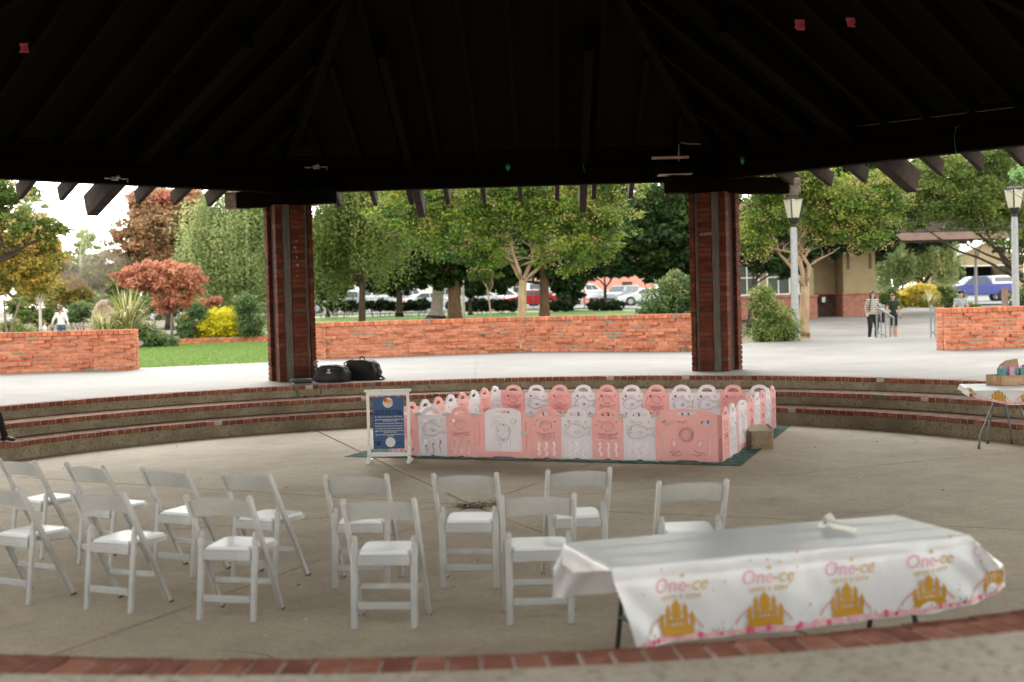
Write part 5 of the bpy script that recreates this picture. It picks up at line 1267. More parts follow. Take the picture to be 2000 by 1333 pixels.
# ---- middle: crape myrtle and the park trees behind the wall
tree('crape myrtle with pale forked trunk and apricot seed heads behind the middle wall', 41, (1018, 640), 19, (1021, 548), [(800, 410, 80, 55), (880, 440, 90, 70), (985, 400, 90, 62), (1090, 420, 95, 72), (1180, 430, 70, 70), (1020, 365, 150, 40), (940, 490, 60, 38), (1120, 495, 80, 40), (1200, 360, 70, 40), (830, 370, 80, 40)],
     G_['myrtle'], 46000, .062, 'tan', nl=9, ends=[(960, 450), (985, 430), (1040, 430), (1090, 450), (1120, 470), (930, 480), (1075, 420), (1150, 440), (900, 440)], bloom=(G_['bloom'], 10000, .032), clump=60, group='park trees behind the middle wall')
tree('weeping tree with slim dark trunk just right of the left pillar', 50, (705, 640), 15, (708, 555), [(640, 430, 60, 75), (690, 410, 55, 80), (745, 440, 45, 70), (615, 480, 40, 60), (690, 350, 90, 50)], G_['weep'], 54600, 0.083, 'dark', weep=2.3, nl=7, asp=.28, group='park trees behind the middle wall')
tree('big tree with thick straight reddish brown trunk behind the middle wall', 58, (889, 640), 27, (884, 480), [(830, 480, 110, 60), (880, 410, 120, 70), (950, 500, 90, 50), (850, 540, 60, 25), (760, 510, 60, 40)], G_['dark'], 45000, 0.155, 'brown', nl=7, group='park trees behind the middle wall')
tree('brown trunked tree standing right behind the pale crape myrtle', 60, (1064, 630), 21, (1062, 520), [(1060, 470, 90, 60), (1130, 500, 80, 50), (1000, 500, 60, 45), (1090, 400, 120, 70)], G_['dark'], 39000, 0.150, 'brown', nl=6, group='park trees behind the middle wall')
tree('pale grey trunk with spreading buttress roots behind the middle wall', 72, (852, 612), 26, (856, 555), [(850, 500, 80, 45), (800, 540, 60, 25), (910, 520, 60, 35)], G_['dark'], 15600, 0.168, 'grey', nl=5, flare=1.9, group='park trees behind the middle wall')
tree('leaning thin young trunk between the thick trunk and the crape myrtle', 55, (963, 635), 4, (952, 565), [(945, 530, 35, 25), (960, 505, 40, 25)], G_['mid'], 3500, .07, 'tan', nl=4, group='park trees behind the middle wall')
tree('slim white birch trunk beside the thick reddish trunk', 66, (906, 620), 7, (903, 545), [(905, 500, 30, 40), (900, 450, 45, 40)], G_['dark'], 5000, .10, 'pale', nl=4, group='park trees behind the middle wall')
tree('small dark forked tree by the car park in front of the salmon wall', 84, (1183, 612), 7, (1182, 560), [(1185, 510, 62, 30), (1150, 525, 40, 22), (1225, 520, 40, 22)], G_['dark'], 13500, 0.130, 'dark', nl=5, group='park trees behind the middle wall')
tree('dense dark evergreen filling the space left of the right pillar', 62, (1310, 630), 16, (1310, 540), [(1290, 440, 95, 85), (1340, 400, 80, 90), (1250, 500, 70, 40), (1330, 510, 60, 40), (1400, 430, 80, 90)], G_['dark'], 47600, 0.150, 'dark', nl=6, bloom=(G_['bloomp'], 500, .07), group='park trees behind the middle wall')
tree('broad dark evergreen at the back of the lawn, its crown behind the weeping tree', 80, (780, 610), 14, (780, 560), [(650, 500, 70, 60), (720, 530, 70, 40), (780, 500, 90, 60), (640, 555, 50, 26), (800, 400, 120, 90)], G_['dark'], 47600, 0.208, 'dark', nl=6, group='park trees behind the middle wall')
tree('dark evergreen at the back of the lawn behind the crape myrtle', 84, (1110, 612), 18, (1108, 560), [(1000, 490, 90, 70), (1105, 500, 90, 60), (960, 545, 50, 30), (1110, 560, 34, 32), (1060, 400, 160, 80), (1200, 480, 90, 60)], G_['dark'], 54000, 0.208, 'dark', nl=6, group='park trees behind the middle wall')
# ---- right of the right pillar
tree('crape myrtle with many pale stems behind the street lamp on the right', 39.5, (1569, 668), 22, (1573, 560), [(1500, 400, 50, 60), (1560, 360, 80, 50), (1640, 400, 80, 65), (1690, 440, 60, 55), (1610, 450, 50, 35), (1720, 380, 60, 50), (1470, 470, 40, 45), (1500, 330, 60, 40)], G_['myrtle'], 34000, .06, 'tan', nl=11,
     ends=[(1500, 440), (1530, 400), (1560, 410), (1590, 400), (1610, 420), (1640, 430), (1660, 480), (1545, 380), (1600, 370), (1690, 455), (1480, 480)], bloom=(G_['bloom'], 7500, .032), clump=60, z0=.6, group='trees on the right')
tree('wide leafy tree at the right edge arching in from the far lamp', 46, (2085, 640), 22, (2020, 560), [(1800, 390, 80, 50), (1870, 370, 90, 60), (1900, 420, 80, 36), (1960, 400, 70, 60), (1780, 420, 60, 30), (1995, 470, 50, 40), (2060, 400, 90, 90), (1840, 330, 90, 40), (1950, 310, 100, 50)], G_['mid'], 42000, .065, 'dark', nl=8, ends=[(1930, 510), (1880, 470), (1900, 440), (1960, 470), (1820, 440)], bloom=(G_['bloom'], 3000, .032), group='trees on the right')
tree('light green branch of a nearer tree at the far right edge', 33, (2110, 690), 14, (2090, 420), [(2010, 350, 28, 34), (2070, 330, 60, 60)], leaf_mat('leaf_bright', [(0, (.10, .20, .06)), (.5, (.20, .34, .12)), (1, (.34, .48, .22))]), 5000, .06, 'grey', nl=5, ends=[(2005, 345), (2020, 365)], group='trees on the right')
tree('drooping pepper tree in front of the beige garage', 82, (1795, 605), 16, (1795, 560), [(1740, 510, 60, 20), (1790, 500, 70, 28), (1830, 505, 40, 24), (1780, 465, 100, 45)], G_['greyweep'], 34000, 0.127, 'dark', weep=2.2, nl=6, asp=.3, group='trees on the right')
tree('dark dense tree over the building roof on the right', 70, (1500, 630), 16, (1500, 560), [(1490, 430, 70, 80), (1560, 420, 80, 70), (1700, 440, 110, 70), (1830, 390, 120, 100), (1960, 380, 110, 110), (1650, 360, 120, 70)], G_['dark'], 51000, 0.187, 'dark', nl=6, z0=1.1, group='trees on the right')
# ---- left of the left pillar
tree('grey green weeping tree at the left of the left pillar', 57, (470, 640), 16, (470, 570), [(430, 450, 70, 70), (480, 430, 60, 90), (395, 480, 40, 50), (500, 500, 50, 80), (470, 540, 60, 60), (450, 390, 60, 40), (500, 370, 60, 45)], G_['greyweep'], 65000, 0.094, 'grey', weep=2.6, nl=6, asp=.28, group='garden trees on the left')
tree('tall russet autumn tree behind the red shrub', 66, (330, 620), 16, (330, 560), [(320, 440, 85, 75), (370, 420, 60, 60), (270, 480, 60, 50), (340, 510, 80, 50), (390, 480, 40, 60), (300, 400, 50, 35)], G_['russet'], 44200, 0.120, 'dark', nl=8, bloom=(leaf_mat('bloom_crimson', [(0, (.45, .03, .06)), (1, (.6, .09, .12))]), 260, .10), group='garden trees on the left')
tree('low red leaved spreading tree over the striped flax', 51, (335, 662), 7, (336, 612), [(300, 545, 66, 32), (355, 550, 48, 36), (262, 540, 40, 20), (335, 590, 40, 22), (310, 525, 50, 18)], G_['red'], 22000, .07, 'grey', nl=7, group='garden trees on the left')
tree('olive and orange maple with thin grey stems at the left edge', 40, (12, 680), 10, (14, 590), [(20, 470, 60, 45), (60, 520, 55, 45), (10, 540, 60, 40), (90, 480, 30, 30), (80, 560, 30, 26), (-40, 480, 60, 70)], G_['olive'], 24000, .065, 'grey', nl=8, stems=3, group='garden trees on the left')
tree('green leafy tree reaching in from the left edge above the maple', 37, (-60, 690), 14, (-50, 520), [(-10, 420, 60, 40), (60, 440, 60, 26), (20, 380, 50, 28), (100, 450, 30, 18), (-60, 400, 80, 80)], G_['mid'], 12000, .065, 'dark', nl=6, ends=[(50, 430), (90, 450)], bloom=(G_['bloom'], 1500, .05), group='garden trees on the left')
tree('slim pale trunk beside the walking woman in the garden', 47, (80, 668), 7, (78, 590), [(75, 570, 26, 18), (85, 550, 30, 22)], G_['olive'], 3000, .06, 'pale', nl=4, group='garden trees on the left')
tree('bare twiggy mauve shrub tree behind the round dark bush', 58, (200, 640), 5, (195, 590), [(175, 530, 55, 35), (215, 520, 45, 38), (150, 550, 35, 25)], G_['twig'], 9000, .055, 'grey', nl=12, asp=.14, group='garden trees on the left')
tree('distant pale green tree under the open sky', 95, (150, 610), 9, (150, 560), [(140, 530, 60, 45), (90, 490, 40, 45), (200, 520, 50, 35), (160, 480, 30, 30), (60, 430, 40, 60)], G_['pale'], 15000, .16, 'pale', nl=6, group='garden trees on the left')
tree('distant weeping birch with sparse hanging twigs in the pale sky', 75, (158, 620), 7, (158, 500), [(150, 420, 70, 45), (210, 440, 40, 30), (110, 440, 30, 40)], G_['greyweep'], 2600, .10, 'pale', weep=3.0, nl=5, asp=.22, group='garden trees on the left')
for k, (px, D, w_, h_, c_, lab) in enumerate(((30, 105, 130, 60, 'pale', 'far pale thicket at the left end of the garden'), (250, 110, 110, 70, 'mid', 'far green thicket behind the russet tree'), (420, 100, 120, 80, 'mid', 'far green thicket behind the weeping tree'), (560, 112, 120, 110, 'dark', 'far dark thicket behind the left pillar'))):
    tree(lab, D, (px, 612), 10, (px, 580), [(px - w_ * .4, 560, w_ * .45, h_ * .5), (px + w_ * .35, 565, w_ * .45, h_ * .45), (px, 550 - h_ * .3, w_ * .6, h_ * .5)], G_[c_], 9000, .20, 'dark', nl=4, name='thicket', cat='tree', group='far trees')
for k, (px, D, lab) in enumerate(((700, 140, 'tall far tree beyond the car park on the left'), (1010, 150, 'tall far tree beyond the car park in the middle'), (1290, 145, 'tall far tree beyond the car park on the right'), (1750, 150, 'tall far tree beyond the street on the right'))):
    tree(lab, D, (px, 605), 12, (px, 560), [(px - 90, 470, 110, 90), (px + 90, 480, 110, 80), (px, 400, 150, 80), (px, 535, 170, 22)], G_['dark'], 14000, .26, 'dark', nl=4, group='far trees')
tree('yellow green garden tree between maple and mauve twigs', 63, (120, 640), 8, (120, 585), [(110, 555, 45, 30), (60, 560, 40, 35), (150, 575, 35, 22), (100, 510, 40, 28)], G_['olive'], 12000, .09, 'grey', nl=7, group='garden trees on the left')
tree('airy light green garden tree left of the russet tree', 74, (225, 630), 8, (225, 580), [(230, 560, 40, 30), (190, 545, 40, 30), (250, 530, 30, 30)], G_['pale'], 9000, .11, 'grey', nl=7, group='garden trees on the left')
tree('green tree closing the gap between russet and weeping trees', 78, (425, 625), 9, (425, 575), [(420, 540, 50, 50), (400, 480, 50, 60), (450, 590, 50, 25), (360, 580, 40, 22)], G_['mid'], 12000, .12, 'dark', nl=6, group='garden trees on the left')
tree('leafy tree shading the windows of the beige building', 49, (1462, 640), 9, (1470, 560), [(1480, 490, 45, 40), (1530, 510, 45, 32), (1500, 440, 60, 40), (1590, 480, 50, 30), (1640, 480, 50, 24), (1620, 440, 70, 34), (1700, 450, 60, 36)], G_['dark'], 24000, .11, 'dark', nl=7, z0=.7, group='trees on the right')
for k, (x, y, rx, ry, D, lab) in enumerate(((640, 560, 42, 40, 84, 'dark bushy evergreen hiding the left end of the car park'), (780, 552, 44, 34, 86, 'dark bushy evergreen between white van and buttress roots'), (918, 550, 46, 32, 80, 'dark bushy evergreen between the thick trunk and the thin leaning one'), (1108, 558, 30, 44, 86, 'narrow dark evergreen right of the brown trunk'), (1310, 540, 60, 40, 70, 'dark evergreen behind the mixed bush by the right pillar'))):
    tree(lab, D, (x, 612), 8, (x, 585), [(x, y, rx, ry), (x - rx * .5, y - ry * .5, rx * .8, ry * .7), (x + rx * .5, y - ry * .6, rx * .8, ry * .7)], G_['dark'], 9000, .15, 'dark', nl=5, group='park trees behind the middle wall')
# ---- shrubs: many stems, loose leaves
def shrub(label, D, ells_px, leaf, n, size, name='shrub', asp=.5, z0=None, group=None, stemcol='brown', clump=40, nst=9):
    s = D / FPX; x0 = ells_px[0][0]; b = at(x0, 640, D); gz_ = terr(b.x, D) if z0 is None else z0; root = Vector((b.x, D, gz_ - .02)); t = thing(name, label, 'shrub', root, 0, group)
    ells = []
    for e in ells_px:
        c = at(e[0], e[1], D) - root; r = Vector((e[2] * s, max(e[2], e[3]) * s * .8, e[3] * s)); ells.append((np.array(c), np.array(r)))
    mb = MB()
    for k in range(nst):
        c, r = ells[k % len(ells)]; d = unit(1)[0]; limb(mb, (c[0] * .7 + d[0] * .15, d[1] * .2, 0), Vector(c) + Vector((d[0] * r[0] * .6, d[1] * r[1] * .6, abs(d[2]) * r[2] * .6)), .02, .006, .1, 4)
    mb.build('stems', BARK[stemcol], t)
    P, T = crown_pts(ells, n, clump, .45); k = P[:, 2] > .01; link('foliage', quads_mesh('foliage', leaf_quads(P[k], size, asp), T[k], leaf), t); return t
shrub('large mixed green bush left of the right pillar behind the wall', 44, [(1310, 590, 50, 42), (1345, 575, 40, 45), (1275, 605, 34, 26), (1320, 560, 36, 30)], G_['bush'], 16000, .05, clump=45)
shrub('tall heavenly bamboo bush at the foot of the right lamp post', 36.5, [(1510, 625, 40, 38), (1490, 590, 24, 36), (1540, 645, 24, 26), (1500, 650, 46, 22)], G_['nandina'], 15000, .055, asp=.3, z0=.62)
shrub('bright yellow bush at the back of the left lawn', 50.5, [(430, 632, 46, 30), (460, 645, 30, 22), (398, 648, 26, 18)], G_['yellow'], 16000, .06)
shrub('dark round evergreen bush by the garden path', 60, [(160, 608, 24, 22), (145, 622, 14, 12)], G_['bush'], 5000, .07)
shrub('grey green bush beneath the weeping tree against the left pillar', 50, [(490, 640, 26, 28), (480, 600, 22, 26)], G_['bush'], 7000, .06)
shrub('dark green bush left of the yellow one', 50, [(365, 640, 18, 30), (385, 610, 18, 16)], G_['bush'], 5000, .06)
shrub('low green ground bush at the right end of the left wall', 46, [(300, 665, 32, 18), (285, 650, 20, 16), (330, 672, 20, 10)], G_['bush'], 7000, .05)
shrub('small pale herb bush behind the left wall', 44, [(50, 652, 34, 14), (20, 640, 24, 14)], G_['nandina'], 5000, .05)
shrub('orange tinted bush below the weeping tree', 53, [(400, 598, 16, 14), (420, 590, 12, 10)], G_['red'], 2200, .06)
for k, (x, wd, lab) in enumerate(((668, 36, 'dark hedge bush under the white van, left end of the fence'), (740, 40, 'dark hedge bush left of the buttress roots'), (815, 40, 'dark hedge bush behind the buttress roots'), (935, 30, 'dark hedge bush below the white cars left of the crape myrtle'), (985, 28, 'dark hedge bush touching the crape myrtle trunk'), (1095, 24, 'dark hedge bush right of the brown trunk'), (1180, 42, 'low clipped dark hedge under the small forked tree'))):
    shrub(lab, 82, [(x, 596, wd * .7, 12), (x + wd * .5, 598, wd * .5, 10), (x - wd * .5, 598, wd * .5, 10)], G_['hedge'], 3600, .10, name='hedge_bush', group='hedge bushes along the fence')
shrub('golden bush behind the railings on the right', 74, [(1800, 578, 36, 24), (1768, 583, 28, 20), (1828, 586, 20, 20)], G_['gold'], 12000, .09)
shrub('olive bush beside the silver car on the right', 70, [(1735, 582, 20, 20), (1745, 595, 16, 14)], G_['nandina'], 4000, .09)
shrub('yellow green bush in front of the blue pickup', 68, [(1860, 585, 24, 18), (1890, 600, 22, 10), (1845, 565, 16, 12)], G_['nandina'], 3600, .08)
shrub('green bush at the foot of the far right lamp', 40, [(1996, 590, 16, 30), (2010, 570, 18, 30)], G_['bush'], 4000, .06)
shrub('yellow green shrub left of the walking woman', 62, [(70, 620, 40, 18), (40, 600, 30, 22), (100, 605, 24, 20)], G_['nandina'], 6000, .08)
shrub('rusty low shrub between path and mauve twigs', 68, [(95, 590, 26, 22), (70, 575, 26, 18)], G_['red'], 3000, .08)
shrub('tall mixed green shrub at the end of the garden path', 80, [(140, 585, 40, 24), (180, 590, 40, 20), (110, 570, 30, 22), (215, 590, 30, 20)], G_['pale'], 7000, .12)
shrub('wide green shrub border behind the red leaved tree', 72, [(300, 600, 60, 22), (370, 595, 50, 26), (250, 600, 40, 22)], G_['mid'], 8000, .11)
# ---- striped flax and other strap-leaved plants
def flax(label, D, px, py, rx, hgt, n, cols, name='flax_plant'):
    b = at(px, py, D); root = Vector((b.x, D, terr(b.x, D))); t = thing(name, label, 'plant', root); s = D / FPX; V, T = [], []
    for k in range(n):
        a = random.uniform(0, 6.28); L_ = hgt * s * random.uniform(.6, 1.15); sp_ = random.uniform(.15, 1.0) * rx * s; wd = random.uniform(.035, .065); tint = random.random()
        p = Vector((math.cos(a) * .12, math.sin(a) * .12, 0)); sd_ = Vector((-math.sin(a), math.cos(a), 0)) * wd; pr = None
        for i in range(6):
            u = i / 5; z = L_ * (math.sin(u * 1.9) if random.random() < 2 else u); bend = u ** 1.6
            q = p + Vector((math.cos(a), math.sin(a), 0)) * sp_ * bend * 1.05 + Vector((0, 0, L_ * (u - .38 * u ** 3 * (sp_ / (rx * s + 1e-6)) * 1.6)))
            w_ = (1 - u * .85)
            cur = (q - sd_ * w_, q + sd_ * w_)
            if pr: V.append([pr[0], pr[1], cur[1], cur[0]]); T.append(tint)
            pr = cur
    link('leaves', quads_mesh('leaves', np.array([[tuple(c) for c in q] for q in V]), np.array(T), cols), t); return t
M_flax = leaf_mat('flax_striped', [(0, (.10, .15, .03)), (.35, (.24, .27, .06)), (.6, (.50, .44, .16)), (.8, (.62, .54, .34)), (1, (.70, .62, .45))], .3)
flax('cream and green striped flax with arching blades behind the left wall', 46, 250, 672, 74, 128, 330, M_flax); flax('pale flax clump with drooping blades nearest the stone arch', 45, 205, 672, 56, 100, 190, M_flax)
flax('pale straw coloured grass clump in front of the golden bush', 72, 1815, 608, 30, 40, 90, M_flax, 'grass_clump')

# ---- unseen evergreens added behind the photographer to shade the near side of the pavilion
for k, (x, y, lab) in enumerate(((-11, -7, 'leftmost'), (-3.7, -8, 'second from the left'), (3.7, -8, 'second from the right'), (11, -7, 'rightmost'))):
    root = Vector((x, y, terr(x, y) - .02)); t = thing('added_shade_tree', 'broad dark evergreen added unseen behind the photographer for shade, %s of the row' % lab, 'tree', root, 0, 'shade trees added behind the photographer')
    mb = MB(); mb.tube([(0, 0, 0), (.05, 0, 1.5), (0, .05, 4), (0, 0, 6.5)], [.28, .22, .16, .06], 10)
    for q in range(8): d = unit(1)[0]; limb(mb, (0, 0, .8 + q * .6), (d[0] * 3, d[1] * 2, 1.4 + q * .7), .09, .02, .1, 5)
    mb.build('trunk', BARK['dark'], t)
    P, T = crown_pts([(np.array((0, 0, 2.2)), np.array((4.4, 2.2, 2.2))), (np.array((0, 0, 4.8)), np.array((4.0, 2.2, 2.8)))], 9000, 70, .4)
    kk = P[:, 2] > .05; link('crown', quads_mesh('crown', leaf_quads(P[kk], .26, .55), T[kk], G_['dark']), t)
# ================================================================== BUILDINGS, LAMPS, FENCE, CARS
M_stucco = mat('beige_stucco', (.27, .21, .115), .9, (.33, .26, .15), 1.5, 5, .3, 40); M_stone = mat('red_stone', (.24, .10, .07), .9, (.34, .16, .11), 5, 6, .5, 20)
M_frame = mat('white_window_frame', (.62, .62, .56), .6); M_glass = mat('window_glass', (.05, .065, .05), .35, spec=.25); M_eave = mat('eave_wood', (.055, .032, .022), .85, (.09, .055, .04), 3); M_fascia = mat('fascia_pinkish', (.20, .13, .105), .85, (.27, .18, .15), 2)
def windowp(par, x0, x1, z0, z1, y, cols=2, rows=2):
    """frame proud of the wall at local y, panes behind it"""
    f = MB(); w_ = .07
    f.box(((x0 + x1) / 2, y, z0), (x1 - x0, .06, w_)).box(((x0 + x1) / 2, y, z1), (x1 - x0, .06, w_)).box((x0, y, (z0 + z1) / 2), (w_, .06, z1 - z0 - w_)).box((x1, y, (z0 + z1) / 2), (w_, .06, z1 - z0 - w_))
    for k in range(1, cols): f.box((lerp(x0, x1, k / cols), y + .004, (z0 + z1) / 2), (.05, .05, z1 - z0 - w_))
    for k in range(1, rows): f.box(((x0 + x1) / 2, y + .006, lerp(z0, z1, k / rows)), (x1 - x0 - w_, .05, .05))
    wn = f.build('window', M_frame, par)
    for i in range(cols):
        for j in range(rows): MB().box(((lerp(x0, x1, (i + .5) / cols)), y + .03, lerp(z0, z1, (j + .5) / rows)), ((x1 - x0) / cols - .06, .01, (z1 - z0) / rows - .06)).build('pane', M_glass, wn)
# community building: origin at the foot of its near corner, x along the front to the right, y away
b0 = at(1588, 648, 57); gz0 = terr(b0.x, 57); bl = thing('community_building', 'beige stucco building with red stone base and dark eaves behind the right pillar', 'building', (b0.x, 57, gz0), R(4)); s57 = 57 / FPX
def part(nm, m, c, d, bev=.0): return MB().box(c, d, bev=bev).build(nm, m, bl)
# left wing with windows, recess with a drinking fountain, right pier
part('wall', M_stucco, (-2.0, 1.6, 2.0), (4.2, 3.0, 4.0)); part('stone_base', M_stone, (-1.95, .02, .50), (4.3, .26, 1.0), .02); part('base_cap', M_stone, (-1.95, 0, 1.04), (4.36, .34, .09), .01)
windowp(bl, -2.1, -1.05, 1.16, 2.75, .07, 2, 2); windowp(bl, -.62, -.18, 1.16, 2.75, .07, 1, 2); windowp(bl, -3.6, -2.5, 1.16, 2.75, .07, 2, 2)
part('recess_wall', M_stucco, (.85, 2.2, 2.0), (2.2, .3, 4.0)); part('recess_base', mat('dark_stone', (.05, .03, .022), .9, (.09, .055, .04), 5), (.85, 1.95, .55), (2.0, .2, 1.1)); part('recess_cap', M_stone, (.85, 1.9, 1.13), (2.0, .34, .07))
part('drinking_fountain', M_galv, (1.05, 1.7, .85), (.22, .28, .30), .04)
# pier
part('pier', M_stucco, (2.55, 1.6, 2.1), (1.55, 1.5, 4.0)); part('pier_base', M_stone, (2.55, 1.55, .52), (1.75, 1.75, 1.04), .03); part('pier_cap', M_stone, (2.55, 1.55, 1.08), (1.83, 1.83, .09), .02)
for x in (2.02, 3.08): part('trellis', mat('trellis_brown', (.12, .08, .05), .9), (x, .83, 2.95), (.10, .05, 1.4))
# roof over all of it, long eave reaching to the right, low-pitched
part('soffit', M_eave, (2.9, 2.2, 3.72), (14.6, 7, .16)); part('eave_beam', M_eave, (-1.0, -1.15, 3.52), (6, .22, .34), .02)
part('fascia', M_fascia, (5.6, -1.30, 3.62), (9.2, .10, .34), .01); part('fascia', M_frame, (-1.8, -1.30, 4.05), (5.2, .08, .12), .01)
MB().prism([(-4.4, 3.82), (10.2, 3.82), (6.0, 5.2), (-1.0, 5.2)], 7.0, T=Matrix.Translation((0, 5.7, 0)) @ Matrix.Rotation(math.pi / 2, 4, 'X')).build('roof', mat('roof_shingle', (.06, .045, .04), .95, (.10, .08, .07), 6), bl)
# hand rails of the step to the walk
M_rail = mat('rail_grey', (.22, .235, .235), .45, metal=.4)
def rail(label, p, d, n, L_):
    d = Vector(d).normalized(); t = thing('hand_rail', label, 'railing', (p[0], p[1], .0), 0)
    drop = .36; tops = []
    for i in range(n):
        u = i / (n - 1); q = d * L_ * u; zt = Z3 + .93 - drop * u; zb = (Z3 if i == 0 else terr(p[0] + q.x, p[1] + q.y)); tops.append((q.x, q.y, zt))
        MB().tube([(q.x, q.y, zb - .02), (q.x, q.y, zt)], .026 if i in (0, n - 1) else .018, 8).build('post', M_rail, t)
    MB().bar(tops[0], tops[-1], .05, .05, bev=.01).build('top_rail', M_rail, t)
    lo = [(a, b, c - .72) for a, b, c in tops]; MB().bar(lo[0], lo[-1], .035, .035).build('bottom_rail', M_rail, t); return t
pr = gp(1714, 661, Z3); rail('left grey metal hand rail in front of the woman in stripes', (pr.x, pr.y + .06), (.55, .83, 0), 5, 1.75)
pr = gp(1820, 661, Z3); rail('right grey metal hand rail next to the right brick wall', (pr.x, pr.y + .06), (.55, .83, 0), 5, 1.75)
# --- street lamps
M_lpost = mat('speckled_concrete_post', (.26, .26, .255), .85, (.33, .33, .32), 8, 4, .2, 50, speck=(.14, .14, .135), spscale=60); M_iron2 = mat('lantern_black', (.018, .017, .016), .5); M_lens = mat('lantern_panel', (.62, .58, .46), .5, transl=.4)
def lamp(label, px, D, ytop, ybot, wpx, z0):
    b = at(px, 600, D); s = D / FPX; t = thing('street_lamp', label, 'street lamp', (b.x, D, z0), R(20), group='street lamps on the right'); zt = at(px, ytop, D).z - z0; r = wpx * s / 2
    MB().lathe([(r * 1.35, 0), (r * 1.35, .12), (r * 1.12, .16), (r * .95, zt * .99), (r * .7, zt), (0, zt)], 16).build('post', M_lpost, t, True)
    MB().lathe([(.07, zt), (.08, zt + .1), (.15, zt + .2), (.17, zt + .26), (0, zt + .26)], 8).build('neck', M_iron2, t)
    n = 4; z1, z2 = zt + .28, zt + .86; r1, r2 = .19, .31
    for k in range(n):
        a0, a1 = R(45 + 90 * k), R(135 + 90 * k); P4 = [(r1 * math.cos(a0), r1 * math.sin(a0), z1), (r1 * math.cos(a1), r1 * math.sin(a1), z1), (r2 * math.cos(a1), r2 * math.sin(a1), z2), (r2 * math.cos(a0), r2 * math.sin(a0), z2)]
        MB().add(P4, [(0, 1, 2, 3)]).build('lantern_panel', M_lens, t); MB().tube([P4[0], P4[3]], .022, 6).build('lantern_bar', M_iron2, t)
    MB().lathe([(.0, z1 - .03), (.21, z1 - .03), (.21, z1 + .01), (0, z1 + .01)], 4, T=Matrix.Rotation(0, 4, 'Z')).build('lantern_floor', M_iron2, t); MB().lathe([(.0, z2), (.36, z2), (.36, z2 + .04), (.14, z2 + .11), (.10, z2 + .15), (0, z2 + .16)], 4).build('lantern_cap', M_iron2, t)
lamp('lantern street lamp with speckled post beside the heavenly bamboo bush', 1553, 38.4, 444, 660, 13.5, .64); lamp('lantern street lamp with speckled post at the far right edge', 1984, 39, 424, 600, 12.5, .45)
# plain pole and brown stub post on the right
b = at(1907, 598, 72); t = thing('sign_pole', 'thin grey pole in front of the blue pickup', 'pole', (b.x, 72, terr(b.x, 72))); MB().lathe([(.10, 0), (.09, .1), (.085, 3.3), (0, 3.32)], 10).build('pole', M_lpost, t); MB().lathe([(.14, 0), (.14, .04), (0, .05)], 10).build('base', M_lpost, t)
b = at(1963, 600, 40); t = thing('bollard', 'short brown post behind the right brick wall', 'post', (b.x, 40, terr(b.x, 40))); MB().box((0, 0, .8), (.17, .17, 1.6), bev=.02).build('post', mat('brown_post', (.20, .13, .10), .9, (.27, .18, .14), 6), t); MB().box((0, 0, 1.615), (.2, .2, .03), bev=.01).build('cap', mat('brown_post', (.2, .13, .1)), t)
# stone arch in the garden
b = at(190, 640, 52); t = thing('stone_arch', 'pale curved stone arch half hidden by the striped flax', 'arch', (b.x + .05, 52, terr(b.x, 52))); t.scale = (.62, .62, .92);
mb = MB(); mb.tube([(-.35, 0, 0), (-.35, 0, 1.0), (-.25, 0, 1.45), (0, 0, 1.75), (.3, 0, 1.9), (.7, 0, 1.9)], .14, 8, sq=1.2); mb.build('arch_rim', mat('pale_stone', (.34, .27, .20), .9, (.42, .34, .27), 4), t); MB().prism([(-.3, 0), (.9, 0), (.9, 1.85), (.3, 1.85), (0, 1.7), (-.2, 1.4)], .12, T=Matrix.Translation((0, .12, 0)) @ Matrix.Rotation(math.pi / 2, 4, 'X')).build('infill', mat('brown_stone', (.26, .16, .11), .9, (.34, .22, .16), 3), t)
# brick edging at the back of the left lawn
e0, e1 = at(345, 672, 49), at(520, 667, 50); ed = thing('brick_edging', 'low brick edging between the left lawn and the yellow bush', 'edging', (e0.x, 49, terr(e0.x, 49)), math.atan2(e1.y - 49, e1.x - e0.x)); L_ = math.hypot(e1.x - e0.x, 1)
eb = MB().box((0, 0, 0), (.28, .2, .1), bev=.01).mesh('edging_brick', M_wallbrick)
for i in range(int(L_ / .3) + 1):
    for j in range(2): link('brick', eb, ed, (.15 + i * .3 + (.1 if j else 0), 0.02 * j, .06 + j * .105))
# --- chain link fence along the lawn
fe = thing('chain_link_fence', 'low grey chain link fence along the back of the lawn', 'fence', (0, 88, terr(0, 88)))
M_fence = mat('fence_galv', (.30, .31, .31), .5, metal=.3)
xs = [-14 + 2.6 * k for k in range(11)]
for x in xs: MB().tube([(x, 0, -.1), (x, 0, 1.22)], .03, 8).build('post', M_fence, fe)
MB().tube([(xs[0], 0, 1.2), (xs[-1], 0, 1.2)], .024, 6).build('top_rail', M_fence, fe); MB().tube([(xs[0], 0, .06), (xs[-1], 0, .06)], .012, 6).build('bottom_wire', M_fence, fe)
mb = MB(); 
for i in range(int((xs[-1] - xs[0]) / .22)):
    x = xs[0] + i * .22
    for dx in (1.15, -1.15):
        xa_, xb_ = x, x + dx
        if xb_ < xs[0] or xb_ > xs[-1]: continue
        w_ = .003; mb.add([(xa_ - w_, 0, .06), (xa_ + w_, 0, .06), (xb_ + w_, 0, 1.2), (xb_ - w_, 0, 1.2)], [(0, 1, 2, 3)])
o = mb.build('wire_mesh', M_fence, fe); o['kind'] = 'stuff'
